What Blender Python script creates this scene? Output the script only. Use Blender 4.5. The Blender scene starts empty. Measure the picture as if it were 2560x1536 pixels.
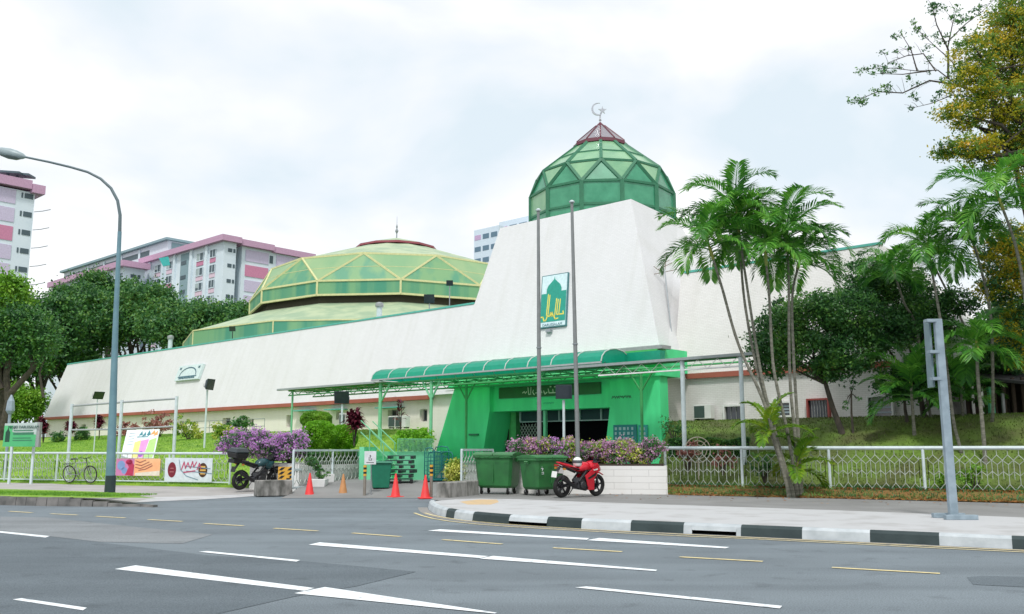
import bpy, math, random
import numpy as np
from mathutils import Vector, Matrix
R = math.radians
# ------------------------------------------------------------------ camera, world, sun, exposure
scn = bpy.context.scene
COL = scn.collection
EYE = 1.6
FPX = 2260.0
PITCH = math.atan(355 / FPX)
cd = bpy.data.cameras.new('camera'); cam = bpy.data.objects.new('camera', cd); COL.objects.link(cam)
cd.sensor_width = 36; cd.lens = FPX / 2560 * 36; cd.clip_end = 3000; cd.clip_start = 0.1
cam.location = (0, 0, EYE); cam.rotation_euler = (math.pi / 2 + PITCH, 0, 0)
scn.camera = cam
SUN_EL, SUN_AZ = R(56), R(186)     # azimuth measured clockwise from +Y (behind the camera, a little to its left)
w = bpy.data.worlds.new('World'); scn.world = w; w.use_nodes = True
nt = w.node_tree; nt.nodes.clear()
def wn(t, **k):
    n = nt.nodes.new(t)
    for a, b in k.items(): setattr(n, a, b)
    return n
out = wn('ShaderNodeOutputWorld'); sky = wn('ShaderNodeTexSky'); sky.sky_type = 'NISHITA'; sky.sun_disc = False
sky.sun_elevation = SUN_EL; sky.sun_rotation = SUN_AZ
bg1 = wn('ShaderNodeBackground'); bg1.inputs[1].default_value = 0.12
nt.links.new(sky.outputs[0], bg1.inputs[0])
tc = wn('ShaderNodeTexCoord'); mp = wn('ShaderNodeMapping'); mp.inputs['Scale'].default_value = (1, 1, 1.8)
mp.inputs['Location'].default_value = (0.35, 0.1, 0.25)
n1 = wn('ShaderNodeTexNoise'); n1.inputs['Scale'].default_value = 3.1; n1.inputs['Detail'].default_value = 5; n1.inputs['Roughness'].default_value = 0.48
n1.inputs['Distortion'].default_value = 0.25
cr = wn('ShaderNodeValToRGB'); cr.color_ramp.elements[0].position = 0.36; cr.color_ramp.elements[0].color = (0.68, 0.77, 0.83, 1)
cr.color_ramp.elements[1].position = 0.62; cr.color_ramp.elements[1].color = (1.02, 1.02, 1.02, 1)
e = cr.color_ramp.elements.new(0.49); e.color = (0.83, 0.86, 0.90, 1)
bg2 = wn('ShaderNodeBackground'); bg2.inputs[1].default_value = 1.0
mx = wn('ShaderNodeMixShader'); mx.inputs[0].default_value = 0.93
L = nt.links.new
L(tc.outputs['Generated'], mp.inputs[0]); L(mp.outputs[0], n1.inputs['Vector']); L(n1.outputs['Fac'], cr.inputs[0]); L(cr.outputs[0], bg2.inputs[0])
L(bg1.outputs[0], mx.inputs[1]); L(bg2.outputs[0], mx.inputs[2]); L(mx.outputs[0], out.inputs[0])
sl = bpy.data.lights.new('sun', 'SUN'); sl.energy = 1.9; sl.angle = R(7); sl.color = (1, 0.975, 0.94)
so = bpy.data.objects.new('sun', sl); COL.objects.link(so)
sd = Vector((math.sin(SUN_AZ) * math.cos(SUN_EL), math.cos(SUN_AZ) * math.cos(SUN_EL), math.sin(SUN_EL)))
so.rotation_euler = sd.to_track_quat('Z', 'Y').to_euler(); so.location = (0, -10, 40)
vs = scn.view_settings; vs.view_transform = 'Standard'; vs.look = 'None'; vs.exposure = 0.25; vs.gamma = 1
# ------------------------------------------------------------------ surveying helpers (photo pixel -> point on a real plane)
K = 2560 / 2473.0
Fv = Vector((0, math.cos(PITCH), math.sin(PITCH))); Uv = Vector((0, -math.sin(PITCH), math.cos(PITCH))); Cv = Vector((0, 0, EYE))
def ray(x, y): return Fv * FPX + Vector((1, 0, 0)) * (x * K - 1280) + Uv * (768 - y * K)
def g(x, y, z=0.0):
    r = ray(x, y); return Cv + r * ((z - EYE) / r.z)
def at(x, y, Y):
    r = ray(x, y); return Cv + r * (Y / r.y)
def zat(y, Y, x=1237): return at(x, y, Y).z
P0 = Vector((6.67, 38, 0)); ES = Vector((0.7408, -0.6718, 0)); ET = Vector((-0.6718, -0.7408, 0)); ROT = math.atan2(ES.y, ES.x)
def W(s, t, z): return P0 + ES * s + ET * t + Vector((0, 0, z))
def st(p):
    d = Vector((p[0] - P0.x, p[1] - P0.y, 0)); return d.dot(ES), d.dot(ET)
def fl(x, y, t=0.0, k=0.0, z0=4.5):      # point of the facade plane t - k (z - z0)
    n = ET + Vector((0, 0, k)); d = n.dot(P0) + t + k * z0; r = ray(x, y)
    p = Cv + r * ((d - n.dot(Cv)) / n.dot(r)); s, tt = st(p); return s, tt, p.z
# ------------------------------------------------------------------ mesh builder
class MB:
    def __init__(s): s.v = []; s.f = []; s.m = []
    def face(s, pts, m=0):
        b = len(s.v); s.v += [tuple(p) for p in pts]; s.f.append(tuple(range(b, b + len(pts)))); s.m.append(m)
    def mesh(s, v, f, m=0):
        b = len(s.v); s.v += [tuple(p) for p in v]
        for q in f: s.f.append(tuple(b + i for i in q)); s.m.append(m)
    def hexa(s, p, m=0):       # 8 points: bottom 4, top 4
        s.mesh(p, [(3, 2, 1, 0), (4, 5, 6, 7), (0, 1, 5, 4), (1, 2, 6, 5), (2, 3, 7, 6), (3, 0, 4, 7)], m)
    def box(s, a, b, m=0):
        x0, y0, z0 = a; x1, y1, z1 = b
        s.hexa([(x0, y0, z0), (x1, y0, z0), (x1, y1, z0), (x0, y1, z0), (x0, y0, z1), (x1, y0, z1), (x1, y1, z1), (x0, y1, z1)], m)
    def obox(s, c, ux, hx, hy, z0, z1, m=0):   # box with horizontal axis ux, half sizes, vertical range
        ux = Vector(ux).normalized(); uy = Vector((-ux.y, ux.x, 0)); c = Vector((c[0], c[1], 0)); p = []
        for z in (z0, z1):
            for a, b in ((-1, -1), (1, -1), (1, 1), (-1, 1)):
                q = c + ux * hx * a + uy * hy * b; p.append((q.x, q.y, z))
        s.hexa(p, m)
    def lbox(s, s0, s1, t0, t1, z0, z1, m=0):  # box in the mosque frame
        s.hexa([W(s0, t1, z0), W(s1, t1, z0), W(s1, t0, z0), W(s0, t0, z0), W(s0, t1, z1), W(s1, t1, z1), W(s1, t0, z1), W(s0, t0, z1)], m)
    def prism(s, poly, ext, m=0):
        ext = Vector(ext); a = [Vector(p) for p in poly]; b = [p + ext for p in a]; n = len(a)
        s.mesh(a + b, [tuple(range(n))[::-1], tuple(range(n, 2 * n))] + [(i, (i + 1) % n, n + (i + 1) % n, n + i) for i in range(n)], m)
    def tube(s, pts, r, n=8, m=0, cap=True):
        pts = [Vector(p) for p in pts]; rr = r if isinstance(r, (list, tuple)) else [r] * len(pts)
        vs = []; N = len(pts); up = None
        for i, p in enumerate(pts):
            d = (pts[min(i + 1, N - 1)] - pts[max(i - 1, 0)]).normalized()
            if up is None: up = d.orthogonal().normalized()
            up = (up - d * up.dot(d)); up = up.normalized() if up.length > 1e-5 else d.orthogonal().normalized()
            w_ = d.cross(up)
            for k in range(n):
                a = 2 * math.pi * k / n; vs.append(p + (up * math.cos(a) + w_ * math.sin(a)) * rr[i])
        fs = [(i * n + k, i * n + (k + 1) % n, (i + 1) * n + (k + 1) % n, (i + 1) * n + k) for i in range(N - 1) for k in range(n)]
        if cap: fs += [tuple(range(n))[::-1], tuple(range((N - 1) * n, N * n))]
        s.mesh(vs, fs, m)
    def bar(s, a, b, w_, m=0): s.tube([a, b], w_ * 0.707, 4, m)
    def lathe(s, c, prof, n=16, m=0, ax=None):   # prof: (r, h)
        c = Vector(c); ax = Vector(ax or (0, 0, 1)).normalized(); u = ax.orthogonal().normalized(); w_ = ax.cross(u)
        vs = [c + ax * h + (u * math.cos(2 * math.pi * k / n) + w_ * math.sin(2 * math.pi * k / n)) * r for r, h in prof for k in range(n)]
        N = len(prof); fs = [(i * n + k, i * n + (k + 1) % n, (i + 1) * n + (k + 1) % n, (i + 1) * n + k) for i in range(N - 1) for k in range(n)]
        fs += [tuple(range(n))[::-1], tuple(range((N - 1) * n, N * n))]; s.mesh(vs, fs, m)
    def torus(s, c, ax, R0, r, n=28, k=8, m=0, sx=1.0):
        c = Vector(c); ax = Vector(ax).normalized(); u = ax.orthogonal().normalized(); w_ = ax.cross(u)
        vs = []
        for i in range(n):
            a = 2 * math.pi * i / n; d = u * math.cos(a) + w_ * math.sin(a)
            for j in range(k):
                b = 2 * math.pi * j / k; vs.append(c + d * (R0 + r * math.cos(b)) + ax * r * sx * math.sin(b))
        s.mesh(vs, [(i * k + j, i * k + (j + 1) % k, ((i + 1) % n) * k + (j + 1) % k, ((i + 1) % n) * k + j) for i in range(n) for j in range(k)], m)
    def build(s, name, mats, parent=None, smooth=False, bevel=0):
        return mkobj(name, s.v, s.f, mats, parent, s.m, smooth, bevel)
def top(o):
    while o.parent: o = o.parent
    return o
def mkobj(name, v, f, mats, parent=None, mi=None, smooth=False, bevel=0):
    me = bpy.data.meshes.new(name)
    if parent is not None:
        M = top(parent).matrix_basis.inverted()
        if M != Matrix.Identity(4): v = [tuple(M @ Vector(p)) for p in v]
    me.from_pydata(v, [], f)
    if not isinstance(mats, (list, tuple)): mats = [mats]
    for m in mats: me.materials.append(m)
    if mi and len(mats) > 1: me.polygons.foreach_set('material_index', mi)
    if smooth: me.polygons.foreach_set('use_smooth', [True] * len(f))
    me.update()
    o = bpy.data.objects.new(name, me); COL.objects.link(o)
    if smooth:
        try: me.set_sharp_from_angle(angle=R(40))
        except Exception: pass
    if bevel:
        b = o.modifiers.new('bevel', 'BEVEL'); b.width = bevel; b.segments = 2; b.limit_method = 'ANGLE'
    if parent is not None: o.parent = parent
    return o
def tag(o, label=None, cat=None, group=None, kind=None):
    if label: o['label'] = label
    if cat: o['category'] = cat
    if group: o['group'] = group
    if kind: o['kind'] = kind
    return o
def thing(name, label, cat, loc=(0, 0, 0), rz=0, group=None):
    o = bpy.data.objects.new(name, None); COL.objects.link(o); o.location = loc; o.rotation_euler = (0, 0, rz)
    o.matrix_basis = Matrix.Translation(Vector(loc)) @ Matrix.Rotation(rz, 4, 'Z')
    o.empty_display_size = 0.2
    return tag(o, label, cat, group)
def struct(o): o['kind'] = 'structure'; return o
def dup(o, parent=None):
    c = o.copy(); COL.objects.link(c)
    if parent: c.parent = parent
    for ch in list(o.children): dup(ch, c)
    return c
def place(o, loc, rz, label, group=None, sc=1.0):
    o.matrix_basis = Matrix.Translation(Vector(loc)) @ Matrix.Rotation(rz, 4, 'Z') @ Matrix.Scale(sc, 4)
    o['label'] = label
    if group: o['group'] = group
    return o
# ------------------------------------------------------------------ materials
def srgb(r, g_, b):
    f = lambda c: ((c / 255 + 0.055) / 1.055) ** 2.4 if c > 10 else c / 255 / 12.92
    return (f(r), f(g_), f(b), 1)
def mat(name, col, rough=0.6, col2=None, scale=6, vstretch=1.0, metal=0, bump=0.0, bscale=None, amt=1.0, detail=6, trans=0, spec=0.5, emit=0, lo=0.35, hi=0.65):
    m = bpy.data.materials.new(name); m.use_nodes = True; t = m.node_tree; b = t.nodes['Principled BSDF']; k = t.links.new
    b.inputs['Roughness'].default_value = rough; b.inputs['Metallic'].default_value = metal; b.inputs['Specular IOR Level'].default_value = spec
    if col2 is None: col2 = tuple(c * 0.86 for c in col[:3]) + (1,)
    tcn = t.nodes.new('ShaderNodeTexCoord'); mpn = t.nodes.new('ShaderNodeMapping'); mpn.inputs['Scale'].default_value = (1, 1, vstretch)
    no = t.nodes.new('ShaderNodeTexNoise'); no.inputs['Scale'].default_value = scale; no.inputs['Detail'].default_value = detail
    rp = t.nodes.new('ShaderNodeValToRGB'); rp.color_ramp.elements[0].position = lo; rp.color_ramp.elements[1].position = hi
    rp.color_ramp.elements[0].color = col2; rp.color_ramp.elements[1].color = col
    k(tcn.outputs['Object'], mpn.inputs[0]); k(mpn.outputs[0], no.inputs['Vector']); k(no.outputs['Fac'], rp.inputs[0]); k(rp.outputs[0], b.inputs['Base Color'])
    if bump:
        n2 = t.nodes.new('ShaderNodeTexNoise'); n2.inputs['Scale'].default_value = bscale or scale * 8; n2.inputs['Detail'].default_value = 4
        bp = t.nodes.new('ShaderNodeBump'); bp.inputs['Strength'].default_value = bump; bp.inputs['Distance'].default_value = 0.02
        k(tcn.outputs['Object'], n2.inputs['Vector']); k(n2.outputs['Fac'], bp.inputs['Height']); k(bp.outputs[0], b.inputs['Normal'])
    if trans: b.inputs['Transmission Weight'].default_value = trans
    return m
def brickmat(name, col, col2, mortar, bw=0.22, bh=0.075, bump=0.5, msize=0.006, peel=None):
    m = bpy.data.materials.new(name); m.use_nodes = True; t = m.node_tree; b = t.nodes['Principled BSDF']; k = t.links.new
    b.inputs['Roughness'].default_value = 0.8; b.inputs['Specular IOR Level'].default_value = 0.25
    tcn = t.nodes.new('ShaderNodeTexCoord'); sp = t.nodes.new('ShaderNodeSeparateXYZ'); cb = t.nodes.new('ShaderNodeCombineXYZ'); ad = t.nodes.new('ShaderNodeMath'); ad.operation = 'ADD'
    k(tcn.outputs['Object'], sp.inputs[0]); k(sp.outputs[0], ad.inputs[0]); k(sp.outputs[1], ad.inputs[1]); k(ad.outputs[0], cb.inputs[0]); k(sp.outputs[2], cb.inputs[1])
    br = t.nodes.new('ShaderNodeTexBrick'); br.inputs['Scale'].default_value = 1; br.inputs['Brick Width'].default_value = bw; br.inputs['Row Height'].default_value = bh
    br.inputs['Mortar Size'].default_value = msize; br.inputs['Mortar Smooth'].default_value = 0.3; br.inputs['Color1'].default_value = col; br.inputs['Color2'].default_value = col2; br.inputs['Mortar'].default_value = mortar
    k(cb.outputs[0], br.inputs['Vector'])
    no = t.nodes.new('ShaderNodeTexNoise'); no.inputs['Scale'].default_value = 0.55; no.inputs['Detail'].default_value = 8; no.inputs['Roughness'].default_value = 0.65
    mpn = t.nodes.new('ShaderNodeMapping'); mpn.inputs['Scale'].default_value = (1.3, 1.3, 0.5); k(tcn.outputs['Object'], mpn.inputs[0]); k(mpn.outputs[0], no.inputs['Vector'])
    rp = t.nodes.new('ShaderNodeValToRGB'); rp.color_ramp.elements[0].position = 0.3; rp.color_ramp.elements[0].color = (0.95, 0.95, 0.94, 1); rp.color_ramp.elements[1].position = 0.6; rp.color_ramp.elements[1].color = (1, 1, 1, 1)
    mu = t.nodes.new('ShaderNodeMix'); mu.data_type = 'RGBA'; mu.blend_type = 'MULTIPLY'; mu.inputs[0].default_value = 1
    k(no.outputs['Fac'], rp.inputs[0]); k(br.outputs['Color'], mu.inputs[6]); k(rp.outputs[0], mu.inputs[7]); last = mu.outputs[2]
    n5 = t.nodes.new('ShaderNodeTexNoise'); n5.inputs['Scale'].default_value = 1.0; n5.inputs['Detail'].default_value = 6; m5 = t.nodes.new('ShaderNodeMapping'); m5.inputs['Scale'].default_value = (2.2, 0.0, 0.07)
    k(tcn.outputs['Object'], m5.inputs[0]); k(m5.outputs[0], n5.inputs['Vector']); r5 = t.nodes.new('ShaderNodeValToRGB'); r5.color_ramp.elements[0].position = 0.34; r5.color_ramp.elements[0].color = (0.965, 0.965, 0.955, 1); r5.color_ramp.elements[1].position = 0.5; r5.color_ramp.elements[1].color = (1, 1, 1, 1)
    mu5 = t.nodes.new('ShaderNodeMix'); mu5.data_type = 'RGBA'; mu5.blend_type = 'MULTIPLY'; mu5.inputs[0].default_value = 1; k(n5.outputs['Fac'], r5.inputs[0]); k(last, mu5.inputs[6]); k(r5.outputs[0], mu5.inputs[7]); last = mu5.outputs[2]
    if peel:
        n3 = t.nodes.new('ShaderNodeTexNoise'); n3.inputs['Scale'].default_value = 1.6; n3.inputs['Detail'].default_value = 10; n3.inputs['Roughness'].default_value = 0.8
        k(tcn.outputs['Object'], n3.inputs['Vector'])
        r3 = t.nodes.new('ShaderNodeValToRGB'); r3.color_ramp.elements[0].position = 0.665; r3.color_ramp.elements[0].color = (0, 0, 0, 1); r3.color_ramp.elements[1].position = 0.69; r3.color_ramp.elements[1].color = (1, 1, 1, 1)
        k(n3.outputs['Fac'], r3.inputs[0]); m3 = t.nodes.new('ShaderNodeMix'); m3.data_type = 'RGBA'; k(r3.outputs[0], m3.inputs[0]); k(last, m3.inputs[6]); m3.inputs[7].default_value = peel; last = m3.outputs[2]
    k(last, b.inputs['Base Color'])
    bp = t.nodes.new('ShaderNodeBump'); bp.inputs['Strength'].default_value = bump; bp.inputs['Distance'].default_value = 0.01; bp.invert = True
    k(br.outputs['Fac'], bp.inputs['Height']); k(bp.outputs[0], b.inputs['Normal'])
    return m
def leafmat(name, cols, rough=0.5, trans=0.25):
    m = bpy.data.materials.new(name); m.use_nodes = True; t = m.node_tree; b = t.nodes['Principled BSDF']; k = t.links.new; b.inputs['Roughness'].default_value = rough
    ge = t.nodes.new('ShaderNodeNewGeometry'); rp = t.nodes.new('ShaderNodeValToRGB'); rp.color_ramp.interpolation = 'LINEAR'
    n = len(cols)
    rp.color_ramp.elements[0].color = cols[0]; rp.color_ramp.elements[0].position = 0; rp.color_ramp.elements[1].color = cols[-1]; rp.color_ramp.elements[1].position = 1
    for i in range(1, n - 1): e_ = rp.color_ramp.elements.new(i / (n - 1)); e_.color = cols[i]
    # clumps: large noise shifts the ramp
    tcn = t.nodes.new('ShaderNodeTexCoord'); no = t.nodes.new('ShaderNodeTexNoise'); no.inputs['Scale'].default_value = 0.9; no.inputs['Detail'].default_value = 3
    k(tcn.outputs['Object'], no.inputs['Vector'])
    ma = t.nodes.new('ShaderNodeMath'); ma.operation = 'MULTIPLY_ADD'; ma.inputs[1].default_value = 0.45
    m2 = t.nodes.new('ShaderNodeMath'); m2.operation = 'MULTIPLY_ADD'; m2.inputs[1].default_value = 1.6; m2.inputs[2].default_value = -0.52
    k(no.outputs['Fac'], m2.inputs[0]); k(ge.outputs['Random Per Island'], ma.inputs[0]); k(m2.outputs[0], ma.inputs[2]); k(ma.outputs[0], rp.inputs[0]); k(rp.outputs[0], b.inputs['Base Color'])
    tr = t.nodes.new('ShaderNodeBsdfTranslucent'); ms = t.nodes.new('ShaderNodeMixShader'); ms.inputs[0].default_value = trans
    k(rp.outputs[0], tr.inputs[0]); k(b.outputs[0], ms.inputs[1]); k(tr.outputs[0], ms.inputs[2]); k(ms.outputs[0], t.nodes['Material Output'].inputs[0])
    return m
def sheetmat(name, col, fac=0.5, rough=0.25):
    m = mat(name, col, rough); t = m.node_tree; b = t.nodes['Principled BSDF']; tr = t.nodes.new('ShaderNodeBsdfTranslucent'); ms = t.nodes.new('ShaderNodeMixShader'); ms.inputs[0].default_value = fac
    tr.inputs[0].default_value = col; t.links.new(b.outputs[0], ms.inputs[1]); t.links.new(tr.outputs[0], ms.inputs[2]); t.links.new(ms.outputs[0], t.nodes['Material Output'].inputs[0]); return m
def glassmat(name, col, rough=0.12):
    m = mat(name, col, rough, spec=0.8); return m
WHITE = mat('white_paint', (0.80, 0.80, 0.79, 1), 0.55, scale=3, col2=(0.70, 0.71, 0.69, 1))
WALL = brickmat('painted_brick', (0.73, 0.73, 0.735, 1), (0.70, 0.70, 0.705, 1), (0.62, 0.62, 0.625, 1))
WALLC = brickmat('cream_brick', (0.90, 0.86, 0.79, 1), (0.88, 0.84, 0.77, 1), (0.80, 0.76, 0.69, 1))
WALLR = brickmat('weathered_brick', (0.73, 0.72, 0.70, 1), (0.69, 0.68, 0.66, 1), (0.58, 0.56, 0.53, 1), peel=(0.28, 0.12, 0.11, 1))
BAND = mat('red_brown_band', srgb(170, 95, 78), 0.7, scale=2)
TEAL = mat('teal_coping', srgb(95, 185, 170), 0.6)
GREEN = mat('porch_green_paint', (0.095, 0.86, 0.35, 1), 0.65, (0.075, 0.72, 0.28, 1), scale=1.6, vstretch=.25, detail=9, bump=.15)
GREEN2 = mat('porch_green_trim', srgb(70, 190, 100), 0.5)
MINT = mat('mint_wall_paint', srgb(125, 215, 170), 0.6, srgb(105, 200, 150), scale=1.2)
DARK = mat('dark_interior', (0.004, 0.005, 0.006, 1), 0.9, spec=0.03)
GLASS = glassmat('dark_window_glass', (0.03, 0.04, 0.05, 1))
FRAMEM = mat('window_frame', (0.35, 0.36, 0.36, 1), 0.4)
BLACK = mat('black_plastic', (0.012, 0.013, 0.015, 1), 0.4)
RUBBER = mat('rubber', (0.012, 0.012, 0.012, 1), 0.8)
STEEL = mat('grey_steel', (0.30, 0.33, 0.35, 1), 0.45, metal=0.3)
CHROME = mat('bright_metal', (0.55, 0.56, 0.58, 1), 0.25, metal=0.9)
POLE = mat('grey_pole_paint', srgb(110, 145, 155), 0.5, srgb(95, 130, 142), scale=2)
SIGNPOLE = mat('light_grey_pole', srgb(148, 164, 174), 0.5, srgb(128, 144, 154), scale=5, detail=9)
FLAGP = mat('flagpole_grey', srgb(128, 132, 132), 0.45)
WIRE = mat('fence_white_metal', srgb(182, 190, 184), 0.5, srgb(150, 158, 148), scale=9)
RAILW = mat('rail_white', srgb(205, 218, 220), 0.5)
GREENPOST = mat('green_post', srgb(120, 195, 150), 0.5)
CANOPY = sheetmat('canopy_green_sheet', (0.02, 0.50, 0.33, 1), 0.45, 0.3)
SHEETG = sheetmat('back_roof_sheet', (0.45, 0.92, 0.60, 1), 0.8)
TRUSS = mat('canopy_truss_green', srgb(70, 165, 95), 0.5)
ALUM = mat('aluminium_gutter', (0.38, 0.40, 0.40, 1), 0.4, metal=0.3)
def asphalt(name, c, k1=0.82):
    m = bpy.data.materials.new(name); m.use_nodes = True; t = m.node_tree; b = t.nodes['Principled BSDF']; k = t.links.new; b.inputs['Roughness'].default_value = .88; b.inputs['Specular IOR Level'].default_value = .3
    tcn = t.nodes.new('ShaderNodeTexCoord'); last = None
    def layer(scale, rot, msc, lo, hi, cl, det=5):
        nonlocal last
        mp_ = t.nodes.new('ShaderNodeMapping'); mp_.inputs['Rotation'].default_value = (0, 0, rot); mp_.inputs['Scale'].default_value = msc; no = t.nodes.new('ShaderNodeTexNoise'); no.inputs['Scale'].default_value = scale; no.inputs['Detail'].default_value = det
        k(tcn.outputs['Object'], mp_.inputs[0]); k(mp_.outputs[0], no.inputs['Vector']); rp = t.nodes.new('ShaderNodeValToRGB'); rp.color_ramp.elements[0].position = lo; rp.color_ramp.elements[0].color = cl; rp.color_ramp.elements[1].position = hi; rp.color_ramp.elements[1].color = (1, 1, 1, 1); k(no.outputs['Fac'], rp.inputs[0])
        mx_ = t.nodes.new('ShaderNodeMix'); mx_.data_type = 'RGBA'; mx_.blend_type = 'MULTIPLY'; mx_.inputs[0].default_value = 1
        if last is None: mx_.inputs[6].default_value = c
        else: k(last, mx_.inputs[6])
        k(rp.outputs[0], mx_.inputs[7]); last = mx_.outputs[2]; return no
    layer(0.45, 0, (1, 1, 1), .3, .65, (k1, k1, k1, 1)); layer(1.0, R(33.4), (.06, 1.1, 1), .38, .6, (.84, .845, .85, 1)); layer(2.2, 0, (1, 1, 1), .28, .42, (.78, .78, .78, 1), 9); n_ = layer(55, 0, (1, 1, 1), .3, .7, (.55, .55, .55, 1), 2)
    k(last, b.inputs['Base Color']); bp = t.nodes.new('ShaderNodeBump'); bp.inputs['Strength'].default_value = .5; bp.inputs['Distance'].default_value = .01; k(n_.outputs['Fac'], bp.inputs['Height']); k(bp.outputs[0], b.inputs['Normal']); return m
ASPH = asphalt('asphalt', (0.245, 0.290, 0.320, 1)); ASPH2 = asphalt('asphalt_patch_dark', (0.175, 0.212, 0.238, 1)); ASPH3 = asphalt('asphalt_patch_light', (0.31, 0.335, 0.35, 1))
PAVE = mat('pavement_concrete', (0.40, 0.385, 0.37, 1), 0.85, (0.33, 0.315, 0.30, 1), scale=0.7, bump=0.2, bscale=40)
PAVEL = mat('pavement_pale', (0.47, 0.475, 0.48, 1), 0.85, (0.36, 0.355, 0.35, 1), scale=1.4, lo=.25, hi=.5, detail=10, bump=0.1, bscale=40)
PAVEG = mat('path_asphalt', (0.25, 0.25, 0.245, 1), 0.9, (0.20, 0.20, 0.195, 1), scale=0.7, bump=0.3, bscale=60)
KERBW = mat('kerb_white', (0.52, 0.56, 0.58, 1), 0.7, (0.38, 0.42, 0.44, 1), scale=3, bump=0.2)
KERBB = mat('kerb_black', (0.018, 0.034, 0.036, 1), 0.7, (0.03, 0.05, 0.052, 1), scale=3, bump=0.2)
KERBG = mat('kerb_old_stone', (0.22, 0.21, 0.20, 1), 0.9, (0.10, 0.10, 0.095, 1), scale=2.5, bump=0.5)
LINEW = mat('road_paint_white', (0.78, 0.82, 0.84, 1), 0.7, (0.42, 0.46, 0.48, 1), scale=9, lo=0.3, hi=0.45, detail=9)
LINEY = mat('road_paint_yellow', (0.74, 0.62, 0.32, 1), 0.7, (0.42, 0.38, 0.26, 1), scale=9, lo=.3, hi=.5, detail=9)
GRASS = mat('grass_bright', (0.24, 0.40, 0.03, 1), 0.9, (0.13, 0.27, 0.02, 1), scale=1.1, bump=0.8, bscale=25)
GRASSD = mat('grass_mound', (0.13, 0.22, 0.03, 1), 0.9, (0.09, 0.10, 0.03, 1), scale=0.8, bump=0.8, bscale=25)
LITTER = mat('leaf_litter_ground', (0.24, 0.11, 0.035, 1), 0.95, (0.13, 0.14, 0.03, 1), scale=3.5, bump=0.8, bscale=30)
CONC = mat('weathered_concrete', (0.33, 0.32, 0.30, 1), 0.9, (0.09, 0.09, 0.08, 1), scale=4, vstretch=0.5, bump=0.4)
RED = mat('red_gloss', (0.62, 0.012, 0.03, 1), 0.25, (0.55, 0.01, 0.025, 1))
CONE = mat('cone_red', srgb(235, 60, 60), 0.5)
CONEO = mat('cone_faded_orange', srgb(190, 135, 85), 0.6)
BIN = mat('bin_green', srgb(48, 118, 62), 0.45, srgb(40, 100, 54), scale=2)
BIN2 = mat('bin_teal_green', srgb(25, 120, 92), 0.45)
CAGE = mat('teal_metal', srgb(20, 110, 110), 0.5)
BARK = mat('bark', (0.085, 0.07, 0.055, 1), 0.95, (0.045, 0.04, 0.032, 1), scale=4, bump=0.6, bscale=20)
PBARK = mat('palm_bark', (0.24, 0.23, 0.19, 1), 0.9, (0.12, 0.12, 0.09, 1), scale=5, vstretch=3, bump=0.5, bscale=20)
CSHAFT = mat('palm_crownshaft', (0.20, 0.28, 0.05, 1), 0.5, (0.30, 0.26, 0.05, 1), scale=2)
LF_DK = leafmat('leaf_dark', [(0.014, 0.055, 0.02, 1), (0.03, 0.12, 0.035, 1), (0.08, 0.23, 0.04, 1), (0.20, 0.38, 0.055, 1)])
LF_MID = leafmat('leaf_mid', [(0.020, 0.085, 0.03, 1), (0.045, 0.16, 0.05, 1), (0.10, 0.26, 0.05, 1), (0.22, 0.36, 0.06, 1)])
LF_BRT = leafmat('leaf_bright', [(0.05, 0.16, 0.015, 1), (0.12, 0.30, 0.02, 1), (0.20, 0.42, 0.03, 1), (0.32, 0.50, 0.05, 1)])
LF_HEDGE = leafmat('leaf_hedge', [(0.08, 0.27, 0.012, 1), (0.18, 0.46, 0.015, 1), (0.28, 0.60, 0.03, 1)], .5, .35)
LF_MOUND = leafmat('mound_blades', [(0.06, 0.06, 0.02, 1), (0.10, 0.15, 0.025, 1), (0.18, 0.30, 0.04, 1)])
LF_YEL = leafmat('leaf_yellow', [(0.14, 0.20, 0.01, 1), (0.36, 0.38, 0.02, 1), (0.62, 0.50, 0.03, 1), (0.80, 0.42, 0.04, 1)], .5, .4)
LF_CROT = leafmat('leaf_croton', [(0.06, 0.20, 0.02, 1), (0.15, 0.32, 0.03, 1), (0.55, 0.58, 0.10, 1), (0.70, 0.68, 0.20, 1)])
LF_RED = leafmat('leaf_crimson', [(0.06, 0.014, 0.02, 1), (0.17, 0.018, 0.045, 1), (0.30, 0.04, 0.08, 1)])
LF_ROSE = leafmat('leaf_rosy', [(0.16, 0.06, 0.05, 1), (0.34, 0.13, 0.11, 1), (0.48, 0.24, 0.17, 1)])
LF_PUR = leafmat('blossom_purple', [(0.48, 0.18, 0.54, 1), (0.68, 0.34, 0.74, 1), (0.82, 0.58, 0.86, 1)], .6, .4)
LF_PINK = leafmat('blossom_pale_pink', [(0.42, 0.18, 0.42, 1), (0.62, 0.34, 0.54, 1), (0.74, 0.52, 0.62, 1)], .6, .35)
LF_PALM = leafmat('palm_leaf', [(0.025, 0.12, 0.03, 1), (0.06, 0.24, 0.035, 1), (0.15, 0.42, 0.05, 1), (0.30, 0.55, 0.10, 1)], 0.4, 0.35)
LF_PALMY = leafmat('palm_leaf_young', [(0.06, 0.20, 0.02, 1), (0.18, 0.36, 0.02, 1), (0.36, 0.44, 0.03, 1)], 0.4, 0.3)
LF_YT = leafmat('flowering_tree_leaf', [(0.03, 0.10, 0.02, 1), (0.08, 0.20, 0.03, 1), (0.20, 0.34, 0.05, 1), (0.34, 0.44, 0.07, 1)], .5, .4)
LF_DRY = leafmat('dry_leaf', [(0.20, 0.07, 0.02, 1), (0.38, 0.15, 0.035, 1), (0.50, 0.34, 0.14, 1)])
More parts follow.
